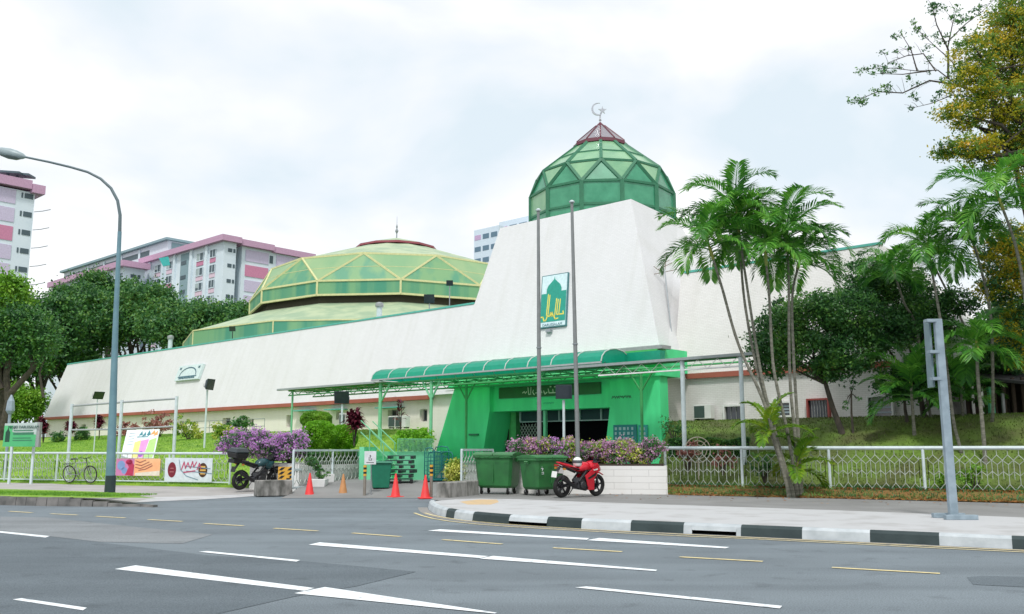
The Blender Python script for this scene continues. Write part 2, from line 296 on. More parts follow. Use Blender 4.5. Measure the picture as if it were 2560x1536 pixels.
# ------------------------------------------------------------------ foliage generators
def leafcloud(pts, L_, Wd, seed, up=0.35, dirs=None):
    rng = np.random.default_rng(seed); n = len(pts)
    nrm = rng.normal(size=(n, 3)); nrm[:, 2] += up * 2; nrm /= np.linalg.norm(nrm, axis=1)[:, None]
    a = rng.normal(size=(n, 3)) if dirs is None else dirs + rng.normal(size=(n, 3)) * 0.25
    u = a - nrm * (a * nrm).sum(1)[:, None]; u /= np.linalg.norm(u, axis=1)[:, None] + 1e-9
    v = np.cross(nrm, u); sc = rng.uniform(0.65, 1.25, n)[:, None]
    V = np.empty((n, 4, 3)); V[:, 0] = pts - u * L_ * sc; V[:, 1] = pts + v * Wd * sc + u * L_ * 0.1 * sc; V[:, 2] = pts + u * L_ * sc; V[:, 3] = pts - v * Wd * sc + u * L_ * 0.1 * sc
    return V.reshape(-1, 3)
def npobj(name, V, k, mats, parent, mi=None):
    if parent is not None:
        M = np.array(top(parent).matrix_basis.inverted()); V = V @ M[:3, :3].T + M[:3, 3]
    n = len(V) // k; me = bpy.data.meshes.new(name); me.vertices.add(len(V)); me.vertices.foreach_set('co', V.astype(np.float32).ravel())
    me.loops.add(n * k); me.loops.foreach_set('vertex_index', np.arange(n * k, dtype=np.int32)); me.polygons.add(n)
    me.polygons.foreach_set('loop_start', np.arange(0, n * k, k, dtype=np.int32))
    if not isinstance(mats, (list, tuple)): mats = [mats]
    for m in mats: me.materials.append(m)
    if mi is not None: me.polygons.foreach_set('material_index', np.asarray(mi, dtype=np.int32))
    me.update(calc_edges=True); me.validate()
    o = bpy.data.objects.new(name, me); COL.objects.link(o)
    if parent is not None: o.parent = parent
    return o
def clump_pts(clusters, nclump, nleaf, cr_, seed, shell=0.55):
    rng = np.random.default_rng(seed); P = []; C = []
    tot = sum(c[3] * c[4] * c[5] for c in clusters) ** 0 if False else None
    vol = np.array([(c[3] * c[4] * c[5]) ** 0.7 for c in clusters]); vol /= vol.sum()
    for c, f_ in zip(clusters, vol):
        k = max(3, int(nclump * f_)); d = rng.normal(size=(k, 3)); d /= np.linalg.norm(d, axis=1)[:, None]
        rad = shell + (1 - shell) * rng.random(k) ** 0.6
        cc = np.array(c[:3]) + d * rad[:, None] * np.array(c[3:6]); C.append(cc)
        off = rng.normal(size=(k, nleaf, 3)) * cr_ * rng.uniform(0.6, 1.3, (k, 1, 1)) * np.array([1, 1, 0.6])
        P.append((cc[:, None, :] + off).reshape(-1, 3))
    return np.concatenate(P), np.concatenate(C)
def limbs(mb, base, fork, targets, r, rng, n=7):
    base = Vector(base); fork = Vector(fork); mid = base.lerp(fork, 0.5) + Vector((rng.uniform(-.1, .1), rng.uniform(-.1, .1), 0)) * r * 5
    mb.tube([base - Vector((0, 0, 0.2)), base + (mid - base) * 0.06, mid, fork], [r * 1.5, r * 1.12, r * 0.9, r * 0.72], n)
    for q in targets:
        q = Vector(q); m1 = fork.lerp(q, 0.4) + Vector((rng.uniform(-1, 1), rng.uniform(-1, 1), rng.uniform(-0.2, 0.9))) * (q - fork).length * 0.10
        m2 = fork.lerp(q, 0.75) + Vector((rng.uniform(-1, 1), rng.uniform(-1, 1), rng.uniform(-0.5, 0.5))) * (q - fork).length * 0.08
        mb.tube([fork - Vector((0, 0, r * 0.3)), m1, m2, q], [r * 0.55, r * 0.38, r * 0.22, r * 0.07], 5)
        for _ in range(3):
            s_ = m1.lerp(q, rng.uniform(0.1, 0.8)); e_ = s_ + Vector((rng.uniform(-1, 1), rng.uniform(-1, 1), rng.uniform(-0.2, 0.8))) * (q - fork).length * 0.3
            mb.tube([s_, s_.lerp(e_, 0.5) + Vector((0, 0, 0.03)), e_], [r * 0.16, r * 0.1, r * 0.03], 4)
def tree(name, label, cat, base, fork, clusters, tr, leafL, nclump, nleaf, cr_, m, seed, group=None, bark=None, extra=None, shell=0.5, wide=0.5):
    rng = random.Random(seed); root = thing(name, label, cat, base, 0, group)
    mb = MB(); limbs(mb, base, fork, [c[:3] for c in clusters], tr, rng); mb.build('trunk', bark or BARK, root, True)
    P, C = clump_pts(clusters, nclump, nleaf, cr_, seed, shell)
    mi = None; mats = [m]
    if extra is not None:
        r2 = np.random.default_rng(seed + 5); per = (r2.random(len(C)) < extra[1]).repeat(nleaf).astype(int); mi = per; mats = [m, extra[0]]
    npobj('crown', leafcloud(P, leafL, leafL * wide, seed + 1), 4, mats, root, mi)
    return root
def spread(c, Rr, n, seed, flat=0.6, sub=0.5):
    """n overlapping sub-crowns round a centre: c=(x,y,z), Rr=(rx,ry,rz)"""
    rng = random.Random(seed); o = [(c[0], c[1], c[2], Rr[0] * 0.6, Rr[1] * 0.6, Rr[2] * 0.6)]
    for i in range(n):
        a = 2 * math.pi * i / n + rng.uniform(-0.4, 0.4); q = rng.uniform(0.5, 0.75); e_ = rng.uniform(-0.6, 0.65)
        o.append((c[0] + math.cos(a) * Rr[0] * q, c[1] + math.sin(a) * Rr[1] * q, c[2] + e_ * Rr[2], Rr[0] * sub * rng.uniform(0.7, 1.1), Rr[1] * sub * rng.uniform(0.7, 1.1), Rr[2] * sub * rng.uniform(0.7, 1.1)))
    return o
def shrub(name, label, base, Rr, m, seed, leafL=0.06, nclump=60, nleaf=30, cr_=0.08, group=None, flowers=None, cat='shrub', lift=0.5, shell=0.75, n=5):
    base = Vector(base); root = thing(name, label, cat, base, 0, group); rng = random.Random(seed)
    cl = spread((base.x, base.y, base.z + Rr[2] * (1 + lift * 0.3)), Rr, n, seed) if n else [(base.x, base.y, base.z + Rr[2] * (1 + lift * 0.2), Rr[0], Rr[1], Rr[2])]
    mb = MB()
    for c in cl:
        q = Vector(c[:3]); mb.tube([base - Vector((0, 0, 0.1)), base.lerp(q, 0.5) + Vector((rng.uniform(-.05, .05), rng.uniform(-.05, .05), 0)), q], [0.03, 0.02, 0.008], 5)
    mb.build('stem', BARK, root, True)
    P, C = clump_pts(cl, nclump, nleaf, cr_, seed, shell)
    npobj('foliage', leafcloud(P, leafL, leafL * 0.45, seed + 1), 4, m, root)
    if flowers is not None:
        P2, _ = clump_pts([(c[0], c[1], c[2] + 0.02, c[3] * 1.06, c[4] * 1.06, c[5] * 1.06) for c in cl], int(nclump * flowers[1]), max(6, nleaf // 2), cr_ * 0.8, seed + 9, 0.92)
        npobj('blossom', leafcloud(P2, leafL * 0.7, leafL * 0.55, seed + 3), 4, flowers[0], root)
    return root
def straps(name, label, base, h, n, L_, m, seed, group=None, cat='plant', stems=3):
    """upright stems carrying strap leaves (ti plants)"""
    base = Vector(base); root = thing(name, label, cat, base, 0, group); rng = np.random.default_rng(seed); mb = MB(); V = []
    for k in range(stems):
        tp = base + Vector((rng.uniform(-.22, .22), rng.uniform(-.22, .22), h * rng.uniform(0.7, 1))); mb.tube([base - Vector((0, 0, 0.08)), base.lerp(tp, 0.5) + Vector((0.03, 0, 0)), tp], [0.03, 0.02, 0.015], 5)
        for i in range(n):
            o = base.lerp(tp, 0.45 + 0.55 * rng.random() ** 0.6); a = rng.uniform(0, 6.28); el = rng.uniform(0.1, 1.2); d = np.array([math.cos(a) * math.cos(el), math.sin(a) * math.cos(el), math.sin(el)]); sd_ = np.cross(d, [0, 0, 1.0]); sd_ /= np.linalg.norm(sd_)
            l = L_ * rng.uniform(0.7, 1.2); o = np.array(o); md = o + d * l * 0.55; en = o + d * l + np.array([0, 0, -0.35 * l]); w_ = L_ * 0.13
            V += [o, md + sd_ * w_, en, md - sd_ * w_]
    mb.build('stem', BARK, root, True); npobj('foliage', np.array(V), 4, m, root); return root
def frond(o, az, el, L_, seed, droop=1.0, nl=46, leafL=0.5, wide=0.027):
    """one arching feather leaf: list of quads (4 verts each)"""
    rng = np.random.default_rng(seed); V = []; pts = []
    d0 = np.array([math.cos(az) * math.cos(el), math.sin(az) * math.cos(el), math.sin(el)]); hz = np.array([math.cos(az), math.sin(az), 0]); o = np.array(o); p = o.copy(); e_ = el
    N = 12
    for i in range(N + 1):
        pts.append(p.copy()); e_ -= droop * (0.05 + 0.16 * i / N); p = p + (hz * math.cos(e_) + np.array([0, 0, math.sin(e_)])) * L_ / N
    pts = np.array(pts); side = np.cross(hz, [0, 0, 1.0])
    for i in range(N):   # rachis as a thin ridge of two quads
        r_ = 0.022 * (1 - i / N) + 0.004
        a, b = pts[i], pts[i + 1]; up = np.array([0, 0, r_]); V += [a - side * r_, b - side * r_, b + side * r_, a + side * r_]; V += [a - up, b - up, b + up, a + up]
    for k in range(nl):
        f_ = 0.14 + 0.86 * k / (nl - 1); x = f_ * N; i = min(int(x), N - 1); c = pts[i] + (pts[i + 1] - pts[i]) * (x - i); tg = pts[i + 1] - pts[i]; tg /= np.linalg.norm(tg)
        nrm = np.cross(side, tg); ll = leafL * math.sin(math.pi * (0.16 + 0.78 * f_)) ** 0.7 * rng.uniform(0.85, 1.1)
        for sg in (-1, 1):
            dr = side * sg * 0.85 + tg * (0.5 + 0.55 * f_) + nrm * rng.uniform(0.15, 0.5); dr /= np.linalg.norm(dr)
            m1 = c + dr * ll * 0.5; en = c + dr * ll * 0.92 + np.array([0, 0, -ll * rng.uniform(0.10, 0.34)]); wv = np.cross(dr, nrm); wv /= np.linalg.norm(wv); wv *= wide
            V += [c, m1 + wv, en, m1 - wv]
    return V
def palm(label, path, r, seed, nf=9, L_=2.0, m=None, group=None, leafL=0.5, name='palm_tree', shaft=0.7, elmax=1.35, droop=1.0, azs=None, trunkm=None):
    path = [Vector(p) for p in path]; root = thing(name, label, 'palm tree', path[0], 0, group); rng = random.Random(seed)
    # smooth path
    pts = []
    for i in range(len(path) - 1):
        a = path[max(i - 1, 0)]; b = path[i]; c = path[i + 1]; d = path[min(i + 2, len(path) - 1)]
        for k in range(6):
            t = k / 6; pts.append(0.5 * ((2 * b) + (c - a) * t + (2 * a - 5 * b + 4 * c - d) * t * t + (3 * b - a - 3 * c + d) * t ** 3))
    pts.append(path[-1]); pts[0] = pts[0] - Vector((0, 0, 0.15))
    n = len(pts); rr = [r * (1.25 if i == 0 else 1.0 - 0.35 * i / n) * (1.06 if i % 2 else 0.97) for i in range(n)]
    mb = MB(); mb.tube(pts, rr, 8); mb.build('trunk', trunkm or PBARK, root, True)
    d = (pts[-1] - pts[-3]).normalized(); tp = pts[-1] + d * shaft
    mb = MB(); mb.tube([pts[-1] - d * 0.03, pts[-1] + d * shaft * 0.3, tp], [r * 0.85, r * 0.95, r * 0.4], 8); mb.build('crownshaft', CSHAFT, root, True)
    V = []
    for i in range(nf):
        az = (azs[i] if azs else 2.4 * i + rng.uniform(-0.25, 0.25)); el = elmax - (elmax - 0.12) * (i / max(1, nf - 1)) ** 0.9 + rng.uniform(-0.1, 0.1)
        V += frond(tp - d * 0.04 * i, az, el, L_ * rng.uniform(0.85, 1.12), seed * 31 + i, droop * rng.uniform(0.85, 1.2), leafL=leafL)
    npobj('crown', np.array(V), 4, m or LF_PALM, root); return root
# ================================================================== THE SETTING
FA, FB = Vector((-23.3, 41.7, 0)), Vector((-11.7, 37.2, 0)); FD = (FB - FA).normalized(); FN = Vector((-FD.y, FD.x, 0))      # left fence line
RA = Vector((4.90, 30.0, 0)); RD = Vector((0.902, -0.432, 0)).normalized(); RN = Vector((-RD.y, RD.x, 0))                 # right fence line
def sm(u): u = max(0, min(1, u)); return u * u * (3 - 2 * u)
def drive_l(Y): return -7.75 + (Y - 33) * 1.75 / 4.9 if Y < 37.5 else -4.4 - (Y - 37.5) * .04
def drive_r(Y): return 4.6 + (Y - 30) * 0.24
def zdrive(Y): return 0.006 + 0.4 * sm((Y - 30.5) / 4) + 0.5 * sm((Y - 35) / 10)
def hgt(X, Y):
    s, t = st((X, Y)); p = Vector((X, Y, 0))
    if Y > 30 and drive_l(Y) < X < drive_r(Y) and t > 0.0: return zdrive(Y) - 0.25
    if X <= drive_l(Y):
        q = (p - FA).dot(FN)
        if q <= 0: return 0.10
        return 0.18 + 2.45 * (q / (q + max(t - 1.2, 0.001))) ** 0.85
    q = (p - RA).dot(RN)
    if q <= 0: return 0.10
    return 0.30 + 2.45 * sm((q / (q + max(t + 1.0, 0.001))) ** 0.8)
# far ground: one sheet to the horizon, sunk below everything near
mb = MB(); mb.face([(-1500, -60, -0.35), (1500, -60, -0.35), (1500, 2500, -0.35), (-1500, 2500, -0.35)])
struct(mb.build('ground', mat('far_ground', (0.10, 0.14, 0.05, 1), 0.95, (0.07, 0.10, 0.035, 1), scale=0.05)))
def grid(name, x0, x1, y0, y1, st_, hf, m, cond=None):
    nx = int((x1 - x0) / st_) + 1; ny = int((y1 - y0) / st_) + 1
    v = [(x0 + i * st_, y0 + j * st_, hf(x0 + i * st_, y0 + j * st_)) for j in range(ny) for i in range(nx)]; f = []
    for j in range(ny - 1):
        for i in range(nx - 1):
            x, y = x0 + (i + .5) * st_, y0 + (j + .5) * st_
            if cond is None or cond(x, y): f.append((j * nx + i, j * nx + i + 1, (j + 1) * nx + i + 1, (j + 1) * nx + i))
    return mkobj(name, v, f, m, smooth=True)
def behindL(x, y): return (Vector((x, y, 0)) - FA).dot(FN) > -0.2 and x <= drive_l(y) + 0.3 and y > 30
def behindR(x, y): return (Vector((x, y, 0)) - RA).dot(RN) > -0.2 and x > drive_r(y) - 0.3
struct(grid('grass_bank', -60, -3, 31, 110, 0.5, hgt, GRASS, behindL))
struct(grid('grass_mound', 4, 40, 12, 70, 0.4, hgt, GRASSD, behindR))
# road sheet: everything in front of the pavements, and the mouth of the driveway
mb = MB(); mb.face([(-200, -40, 0), (60, -40, 0), (60, 31.2, 0), (-4, 31.2, 0), (-4, 36, 0), (-12, 36, 0), (-26, 42, 0), (-200, 118, 0)])
struct(mb.build('road', ASPH))
mb = MB(); prev = None
for i in range(16):
    Y = 30.3 + (47.6 - 30.3) * i / 15; cur = (Vector((drive_l(Y) + 0.02 if Y > 33 else -7.6, Y, zdrive(Y) + 0.004)), Vector((max(drive_r(Y), 5.0) if Y > 30.6 else 1.0, Y, zdrive(Y) + 0.004)))
    if prev: mb.face([prev[0], prev[1], cur[1], cur[0]])
    prev = cur
struct(mb.build('driveway', PAVEG))
def sheet(name, pts, m, z, kind='structure'):
    mb = MB(); mb.face([g(x, y, z) for x, y in pts]); o = mb.build(name, m); o['kind'] = kind; return o
sheet('road_patch', [(-420, 1250), (0, 1288), (125, 1297), (240, 1310), (500, 1341), (725, 1355), (860, 1367), (1005, 1381), (860, 1416), (710, 1441), (520, 1484), (430, 1530), (-500, 1530)], ASPH2, 0.004)
sheet('road_patch', [(0, 1248), (110, 1250), (300, 1270), (430, 1283), (515, 1291), (440, 1313), (240, 1309), (125, 1296), (0, 1284)], ASPH3, 0.004)
sheet('road_patch', [(2335, 1394), (2372, 1391), (2600, 1396), (2600, 1424), (2350, 1412)], ASPH2, 0.004)
for k, pl in enumerate([
    [(277, 1374.6), (327, 1365.6), (760, 1420.5), (735, 1427)], [(710, 1433), (785, 1418), (1200, 1480), (1195, 1482)],
    [(745, 1316), (772, 1310), (1180, 1343.5), (1160, 1348)], [(1158, 1349.4), (1191, 1342.8), (1587, 1376.4), (1584, 1379.5)],
    [(1033, 1282), (1063, 1278.5), (1423, 1300), (1417, 1304)], [(1417, 1305), (1447, 1299.5), (1762, 1321.6), (1752, 1324.6)],
    [(1389, 1419), (1417, 1416.5), (1889, 1463.5), (1883, 1469.5)], [(30, 1448), (52, 1445), (210, 1468), (200, 1474)],
    [(480, 1333), (500, 1331), (725, 1353), (716, 1356.5)], [(-60, 1280.5), (-40, 1279), (120, 1295), (110, 1298.5)]]):
    sheet('lane_marking', pl, LINEW, 0.008)
mbw = MB()
for x0, y0, x1, y1 in [(22, 1235, 78, 1238.5), (123, 1241, 187, 1244), (232, 1247, 302, 1251), (358, 1255, 440, 1259.5), (493, 1264.5, 588, 1270), (662, 1276, 768, 1282.5), (851, 1287.5, 968, 1296), (1069, 1303.5, 1213, 1314), (1336, 1323, 1502, 1332.5), (1641, 1345, 1842, 1356), (2009, 1370.5, 2270, 1385)]:
    a, b = g(x0, y0, 0.008), g(x1, y1, 0.008); d = (b - a).normalized(); s_ = Vector((-d.y, d.x, 0)) * 0.05
    m_ = MB(); m_.face([a - s_, b - s_, b + s_, a + s_]); struct(m_.build('dashed_line', LINEY))
# right kerb: polyline of its road-side foot
KL = [g(x, y, 0) for x, y in [(1034, 1226), (1036, 1232), (1045, 1239), (1060, 1245.5), (1083, 1251), (1115, 1256), (1160, 1261), (1226, 1267), (1320, 1273), (1420, 1278.5), (1513, 1282.5), (1650, 1289), (1800, 1296), (1950, 1303), (2100, 1310), (2270, 1318), (2473, 1328), (2700, 1339)]]
def resample(pl, step):
    o = [pl[0]]; acc = 0
    for a, b in zip(pl, pl[1:]):
        n = max(1, int((b - a).length / step))
        for i in range(1, n + 1): o.append(a.lerp(b, i / n))
    return o
def smooth(pl, n):
    for _ in range(n): pl = [pl[0]] + [(pl[i - 1] + pl[i] * 2 + pl[i + 1]) / 4 for i in range(1, len(pl) - 1)] + [pl[-1]]
    return pl
KR = smooth(resample(KL, 0.08), 40)
def offs(pl, d):
    o = []
    for i, p in enumerate(pl):
        t = (pl[min(i + 1, len(pl) - 1)] - pl[max(i - 1, 0)]); t.z = 0; t.normalize(); o.append(p + Vector((-t.y, t.x, 0)) * d)
    return o
def ribbon(mb, pl, d0, d1, z, m=0):
    A, B = offs(pl, d0), offs(pl, d1)
    for i in range(len(pl) - 1): mb.face([Vector((A[i].x, A[i].y, z)), Vector((A[i + 1].x, A[i + 1].y, z)), Vector((B[i + 1].x, B[i + 1].y, z)), Vector((B[i].x, B[i].y, z))], m)
ZK = 0.20
def pxof(p):
    v = p - Cv; return (1280 + FPX * v.x / v.dot(Fv)) / K
blacks = [(1075, 1094), (1137, 1223), (1320, 1400), (1513, 1645), (1783, 1932), (2090, 2257), (2442, 2600)]
slots = [(1228, 1312), (1662, 1768)]
mb = MB(); A0 = offs(KR, 0.0); A1 = offs(KR, 0.03); A2 = offs(KR, 0.075); A3 = offs(KR, 0.16)
for i in range(len(KR) - 1):
    x = pxof(KR[i]); m = 1 if any(a < x < b for a, b in blacks) else 0; sl_ = any(a < x < b for a, b in slots)
    zs = [0, ZK - 0.045, ZK, ZK + 0.003]; rows = [A0, A1, A2, A3]
    for r_ in range(3):
        if r_ == 0 and sl_:
            lo, hi = 0.0, 0.075
            mb.face([Vector((A0[i].x, A0[i].y, hi)), Vector((A0[i + 1].x, A0[i + 1].y, hi)), Vector((A1[i + 1].x, A1[i + 1].y, zs[1])), Vector((A1[i].x, A1[i].y, zs[1]))], m)
            mb.face([Vector((A3[i].x, A3[i].y, lo)), Vector((A3[i + 1].x, A3[i + 1].y, lo)), Vector((A3[i + 1].x, A3[i + 1].y, hi)), Vector((A3[i].x, A3[i].y, hi))], 2)
            continue
        p, q = rows[r_], rows[r_ + 1]; mb.face([Vector((p[i].x, p[i].y, zs[r_])), Vector((p[i + 1].x, p[i + 1].y, zs[r_])), Vector((q[i + 1].x, q[i + 1].y, zs[r_ + 1])), Vector((q[i].x, q[i].y, zs[r_ + 1]))], m)
struct(mb.build('kerb', [KERBW, KERBB, DARK]))
mb = MB(); ribbon(mb, [p for p in KR], -0.28, -0.02, 0.004); struct(mb.build('gutter', mat('gutter_stone', (0.30, 0.29, 0.27, 1), 0.9, (0.22, 0.21, 0.2, 1), bump=0.2)))
YL = resample([g(x, y, 0) for x, y in [(1001, 1240), (1020, 1247), (1045, 1253.5), (1085, 1260), (1150, 1267), (1230, 1273), (1330, 1279), (1420, 1284), (1520, 1289.5), (1650, 1296), (1800, 1302), (2000, 1312), (2270, 1325.5), (2473, 1335), (2700, 1345)]], 0.3)
mb = MB(); ribbon(mb, YL, -0.035, 0.035, 0.010); struct(mb.build('kerbside_yellow_line', LINEY))
YL2 = resample([g(x, y, 0) for x, y in [(1026, 1240), (1046, 1246), (1075, 1251.5), (1120, 1258), (1200, 1265.5), (1300, 1272.5), (1420, 1280), (1520, 1285.5), (1650, 1292), (1800, 1299), (2000, 1308.5), (2270, 1322), (2473, 1331), (2700, 1341)]], 0.3)
mb = MB(); ribbon(mb, YL2, -0.035, 0.035, 0.010); struct(mb.build('kerbside_yellow_line', LINEY))
# right pavement: pale strip along the kerb, darker path behind it, then the verge up to the fence
back = [g(x, y, ZK) for x, y in [(1034, 1217), (1055, 1210), (1100, 1207), (1160, 1205)]]
inner = offs(KR, 0.155)
def flat(p, z): return Vector((p.x, p.y, z))
pale_back = [g(x, y, ZK) for x, y in [(2700, 1262), (2473, 1250), (2000, 1232), (1700, 1222), (1430, 1213), (1250, 1206), (1160, 1204.5), (1100, 1206.5), (1055, 1210), (1036, 1216)]]
pb = [(1036, 1216), (1055, 1210), (1100, 1206.5), (1160, 1204.5), (1250, 1206), (1430, 1213), (1700, 1222), (2000, 1232), (2473, 1250), (2700, 1262)]
mb = MB(); prev = None
for p in inner:
    v = flat(p, ZK) - Cv; x = (1280 + FPX * v.x / v.dot(Fv)) / K; x = min(max(x, 1036.5), 2699)
    for (xa, ya), (xb, yb) in zip(pb, pb[1:]):
        if xa <= x <= xb: y_ = ya + (yb - ya) * (x - xa) / (xb - xa); break
    cur = (flat(p, ZK + .003), g(x, y_, ZK + .003))
    if prev: mb.face([prev[0], cur[0], cur[1], prev[1]])
    prev = cur
struct(mb.build('pavement', PAVEL))
mb = MB(); mb.face([flat(g(x, y, ZK), ZK - 0.004) for x, y in [(1090, 1213), (1250, 1210), (1430, 1217), (1700, 1226), (2000, 1236), (2473, 1254), (2700, 1266), (2700, 1227), (2473, 1216), (2000, 1204), (1640, 1196), (1440, 1186), (1080, 1186), (1040, 1205)]]); struct(mb.build('footpath', PAVEG))
sheet('pavement_patch', [(1110, 1212), (1155, 1206.5), (1200, 1207), (1205, 1213), (1185, 1219), (1130, 1219)], mat('ochre_patch', (0.60, 0.42, 0.22, 1), 0.9, (0.50, 0.38, 0.24, 1)), ZK + 0.004)
mb = MB()
v0 = RA + RD * -0.2
for i in range(60):
    a = v0 + RD * i * 0.5; b = a + RD * 0.5
    def vz(p, q): return 0.19 + 0.25 * sm(q / 0.9)
    for q0, q1 in ((-1.0, -0.7), (-0.7, -0.35), (-0.35, 0), (0, 0.5)):
        mb.face([flat(a + RN * q0, 0.188 + 0.25 * sm((q0 + 1) / 0.95)), flat(b + RN * q0, 0.188 + 0.25 * sm((q0 + 1) / 0.95)), flat(b + RN * q1, 0.188 + 0.25 * sm((q1 + 1) / 0.95)), flat(a + RN * q1, 0.188 + 0.25 * sm((q1 + 1) / 0.95))])
struct(mb.build('verge', LITTER, smooth=True))
rng = np.random.default_rng(3); n = 9000
q = -1.05 + 1.3 * rng.random(n) ** 0.8; a = rng.random(n) * 22 - 0.2
P = np.array([list(RA + RD * float(x) + RN * float(y)) for x, y in zip(a, q)]); P[:, 2] = 0.20 + 0.25 * np.clip((q + 1) / 0.95, 0, 1) ** 1.5
o = npobj('fallen_leaves', leafcloud(P, 0.06, 0.035, 5, up=2.0), 4, LF_DRY, None); tag(o, 'dry brown leaves scattered on the verge in front of the white lattice fence', 'fallen leaves', kind='stuff')
rng = np.random.default_rng(4); n = 9000
q = -0.95 + 1.4 * rng.random(n); a = rng.random(n) * 22; P = np.array([list(RA + RD * float(x) + RN * float(y)) for x, y in zip(a, q)]); P[:, 2] = 0.24 + 0.25 * np.clip((q + 1) / 0.95, 0, 1) ** 1.5
o = npobj('verge_grass', leafcloud(P, 0.055, 0.012, 6, up=-0.3, dirs=np.tile([0, 0, 1.5], (n, 1))), 4, LF_MID, None); tag(o, 'short weedy grass under the white lattice fence', 'grass', kind='stuff')
rng = np.random.default_rng(14); n = 260
P = np.array([list(RA + RD * float(a_) + RN * float(b_)) for a_, b_ in zip(rng.random(n) * 18 - 2, -1.05 - 3.2 * rng.random(n) ** 2.2)]); P[:, 2] = ZK + .012
o = npobj('scattered_leaves', leafcloud(P, 0.05, 0.03, 15, up=4.0), 4, LF_DRY, None); tag(o, 'single dry leaves blown across the right pavement', 'fallen leaves', kind='stuff')
# left side: grey pavement, grass island with an old kerb, narrow verge under the fence
ZP = 0.12
fr_ = [(-900, 1135, .1), (-200, 1190, .1), (0, 1208, .1), (200, 1214, .008), (330, 1214, .008), (376, 1211, .008), (470, 1207.5, .008), (560, 1202.5, .008), (640, 1196.5, .008), (704, 1186, .008)]
bk_ = [(-900, 1112), (-200, 1150), (0, 1160), (150, 1161), (260, 1162.5), (376, 1164), (470, 1166), (560, 1168), (640, 1171), (704, 1174)]
mb = MB(); mb2 = MB(); pv = None
for (x, y, z), (x2, y2) in zip(fr_, bk_):
    a, b = g(x, y, z), g(x2, y2, ZP); m1_ = a.lerp(b, .16 if x > 350 else .02); cur = (a, m1_, b)
    if pv: mb2.face([pv[0], cur[0], cur[1], pv[1]]); mb.face([pv[1], cur[1], cur[2], pv[2]])
    pv = cur
struct(mb.build('pavement', PAVE)); struct(mb2.build('pavement_edge', PAVEL))
isl = [(-400, 1180), (-200, 1187), (0, 1199), (120, 1201.5), (230, 1202.5), (300, 1202.5), (345, 1202.5), (378, 1204)]
isb = [(300, 1193), (225, 1187.5), (120, 1184), (0, 1181), (-200, 1175), (-400, 1170)]
ZI = 0.24
mb = MB(); mb.face([flat(g(x, y, ZI), ZI) for x, y in isl] + [flat(g(x, y, ZI), ZI) for x, y in isb]); mb.build('grass_island', GRASS)['kind'] = 'structure'
KB = resample([flat(g(x, y, ZI), 0) for x, y in isl], 0.35)
mb = MB(); rr_ = random.Random(2)
for i in range(len(KB) - 1):
    z = (ZI + rr_.uniform(-0.02, 0.01)) * (1 if i < len(KB) - 7 else max(.25, (len(KB) - 1 - i) / 7)); t_ = (KB[i + 1] - KB[i]).normalized(); nn = Vector((-t_.y, t_.x, 0)); a, b = KB[i], KB[i + 1] - t_ * 0.01; o_ = rr_.uniform(-0.015, 0.015)
    mb.hexa([a - nn * (0.12 + o_), b - nn * (0.12 + o_), b + nn * 0.06, a + nn * 0.06] + [flat(p, z) for p in (a - nn * (0.10 + o_), b - nn * (0.10 + o_), b + nn * 0.06, a + nn * 0.06)])
struct(mb.build('old_kerb', KERBG))
def tufts(name, label, A, B, w0, w1, n, z0, z1, m, seed, h=0.05):
    rng = np.random.default_rng(seed); N_ = Vector((-(B - A).y, (B - A).x, 0)).normalized(); u = rng.random(n); v = rng.random(n)
    P = np.array([list(A.lerp(B, float(x)) + N_ * (w0 + (w1 - w0) * float(y))) for x, y in zip(u, v)]); P[:, 2] = z0 + (z1 - z0) * v + 0.02
    o = npobj(name, leafcloud(P, h, h * 0.2, seed + 1, up=-0.3, dirs=np.tile([0, 0, 1.5], (n, 1))), 4, m, None); return tag(o, label, 'grass', kind='stuff')
ia, ib = g(-60, 1190, ZI), g(330, 1198.5, ZI)
tufts('island_grass', 'mown grass on the kerbed island at the foot of the tall street lamp', flat(ia, 0), flat(ib, 0), -0.75, 0.9, 9000, ZI, ZI, LF_BRT, 8, 0.04)
tufts('bank_edge_grass', 'rough grass growing along the foot of the white fence beside the bicycle', FA - FD * 8, FB + FD * 3.3, -0.3, 0.5, 12000, 0.12, 0.22, LF_BRT, 9, 0.06)
mb = MB(); 
a, b = FA - FD * 30, FB + FD * 3.6
mb.hexa([flat(a - FN * 0.35, 0), flat(b - FN * 0.35, 0), flat(b + FN * 0.6, 0), flat(a + FN * 0.6, 0), flat(a - FN * 0.33, 0.15), flat(b - FN * 0.33, 0.15), flat(b + FN * 0.6, 0.24), flat(a + FN * 0.6, 0.24)])
struct(mb.build('fence_verge', GRASS))
# ================================================================== MOSQUE
MQ = thing('mosque_building', 'long low mosque with white sloping brick walls, bright green porch and two green faceted domes', 'mosque', P0, ROT)
KT = 0.33
def wt(z, t0=0.0): return t0 - KT * (z - 4.5)
def solid(mb, secs, m=0):      # loft of closed plan rings [(s,t)...] at heights z
    n = len(secs[0][1]); v = []
    for z, ring in secs: v += [W(s, t, z) for s, t in ring]
    N = len(secs); f = [(i * n + k, i * n + (k + 1) % n, (i + 1) * n + (k + 1) % n, (i + 1) * n + k) for i in range(N - 1) for k in range(n)]
    f += [tuple(range(n))[::-1], tuple(range((N - 1) * n, N * n))]; mb.mesh(v, f, m)
S0 = -66.3
mb = MB(); solid(mb, [(4.42, [(S0, 0.03), (-2.0, 0.03), (-2.0, -36), (S0, -36)]), (9.3, [(S0 + .3, wt(9.3)), (-3.0, wt(9.3)), (-3.0, -35), (S0 + .3, -35)])]); mb.build('main_wall', WALL, MQ)
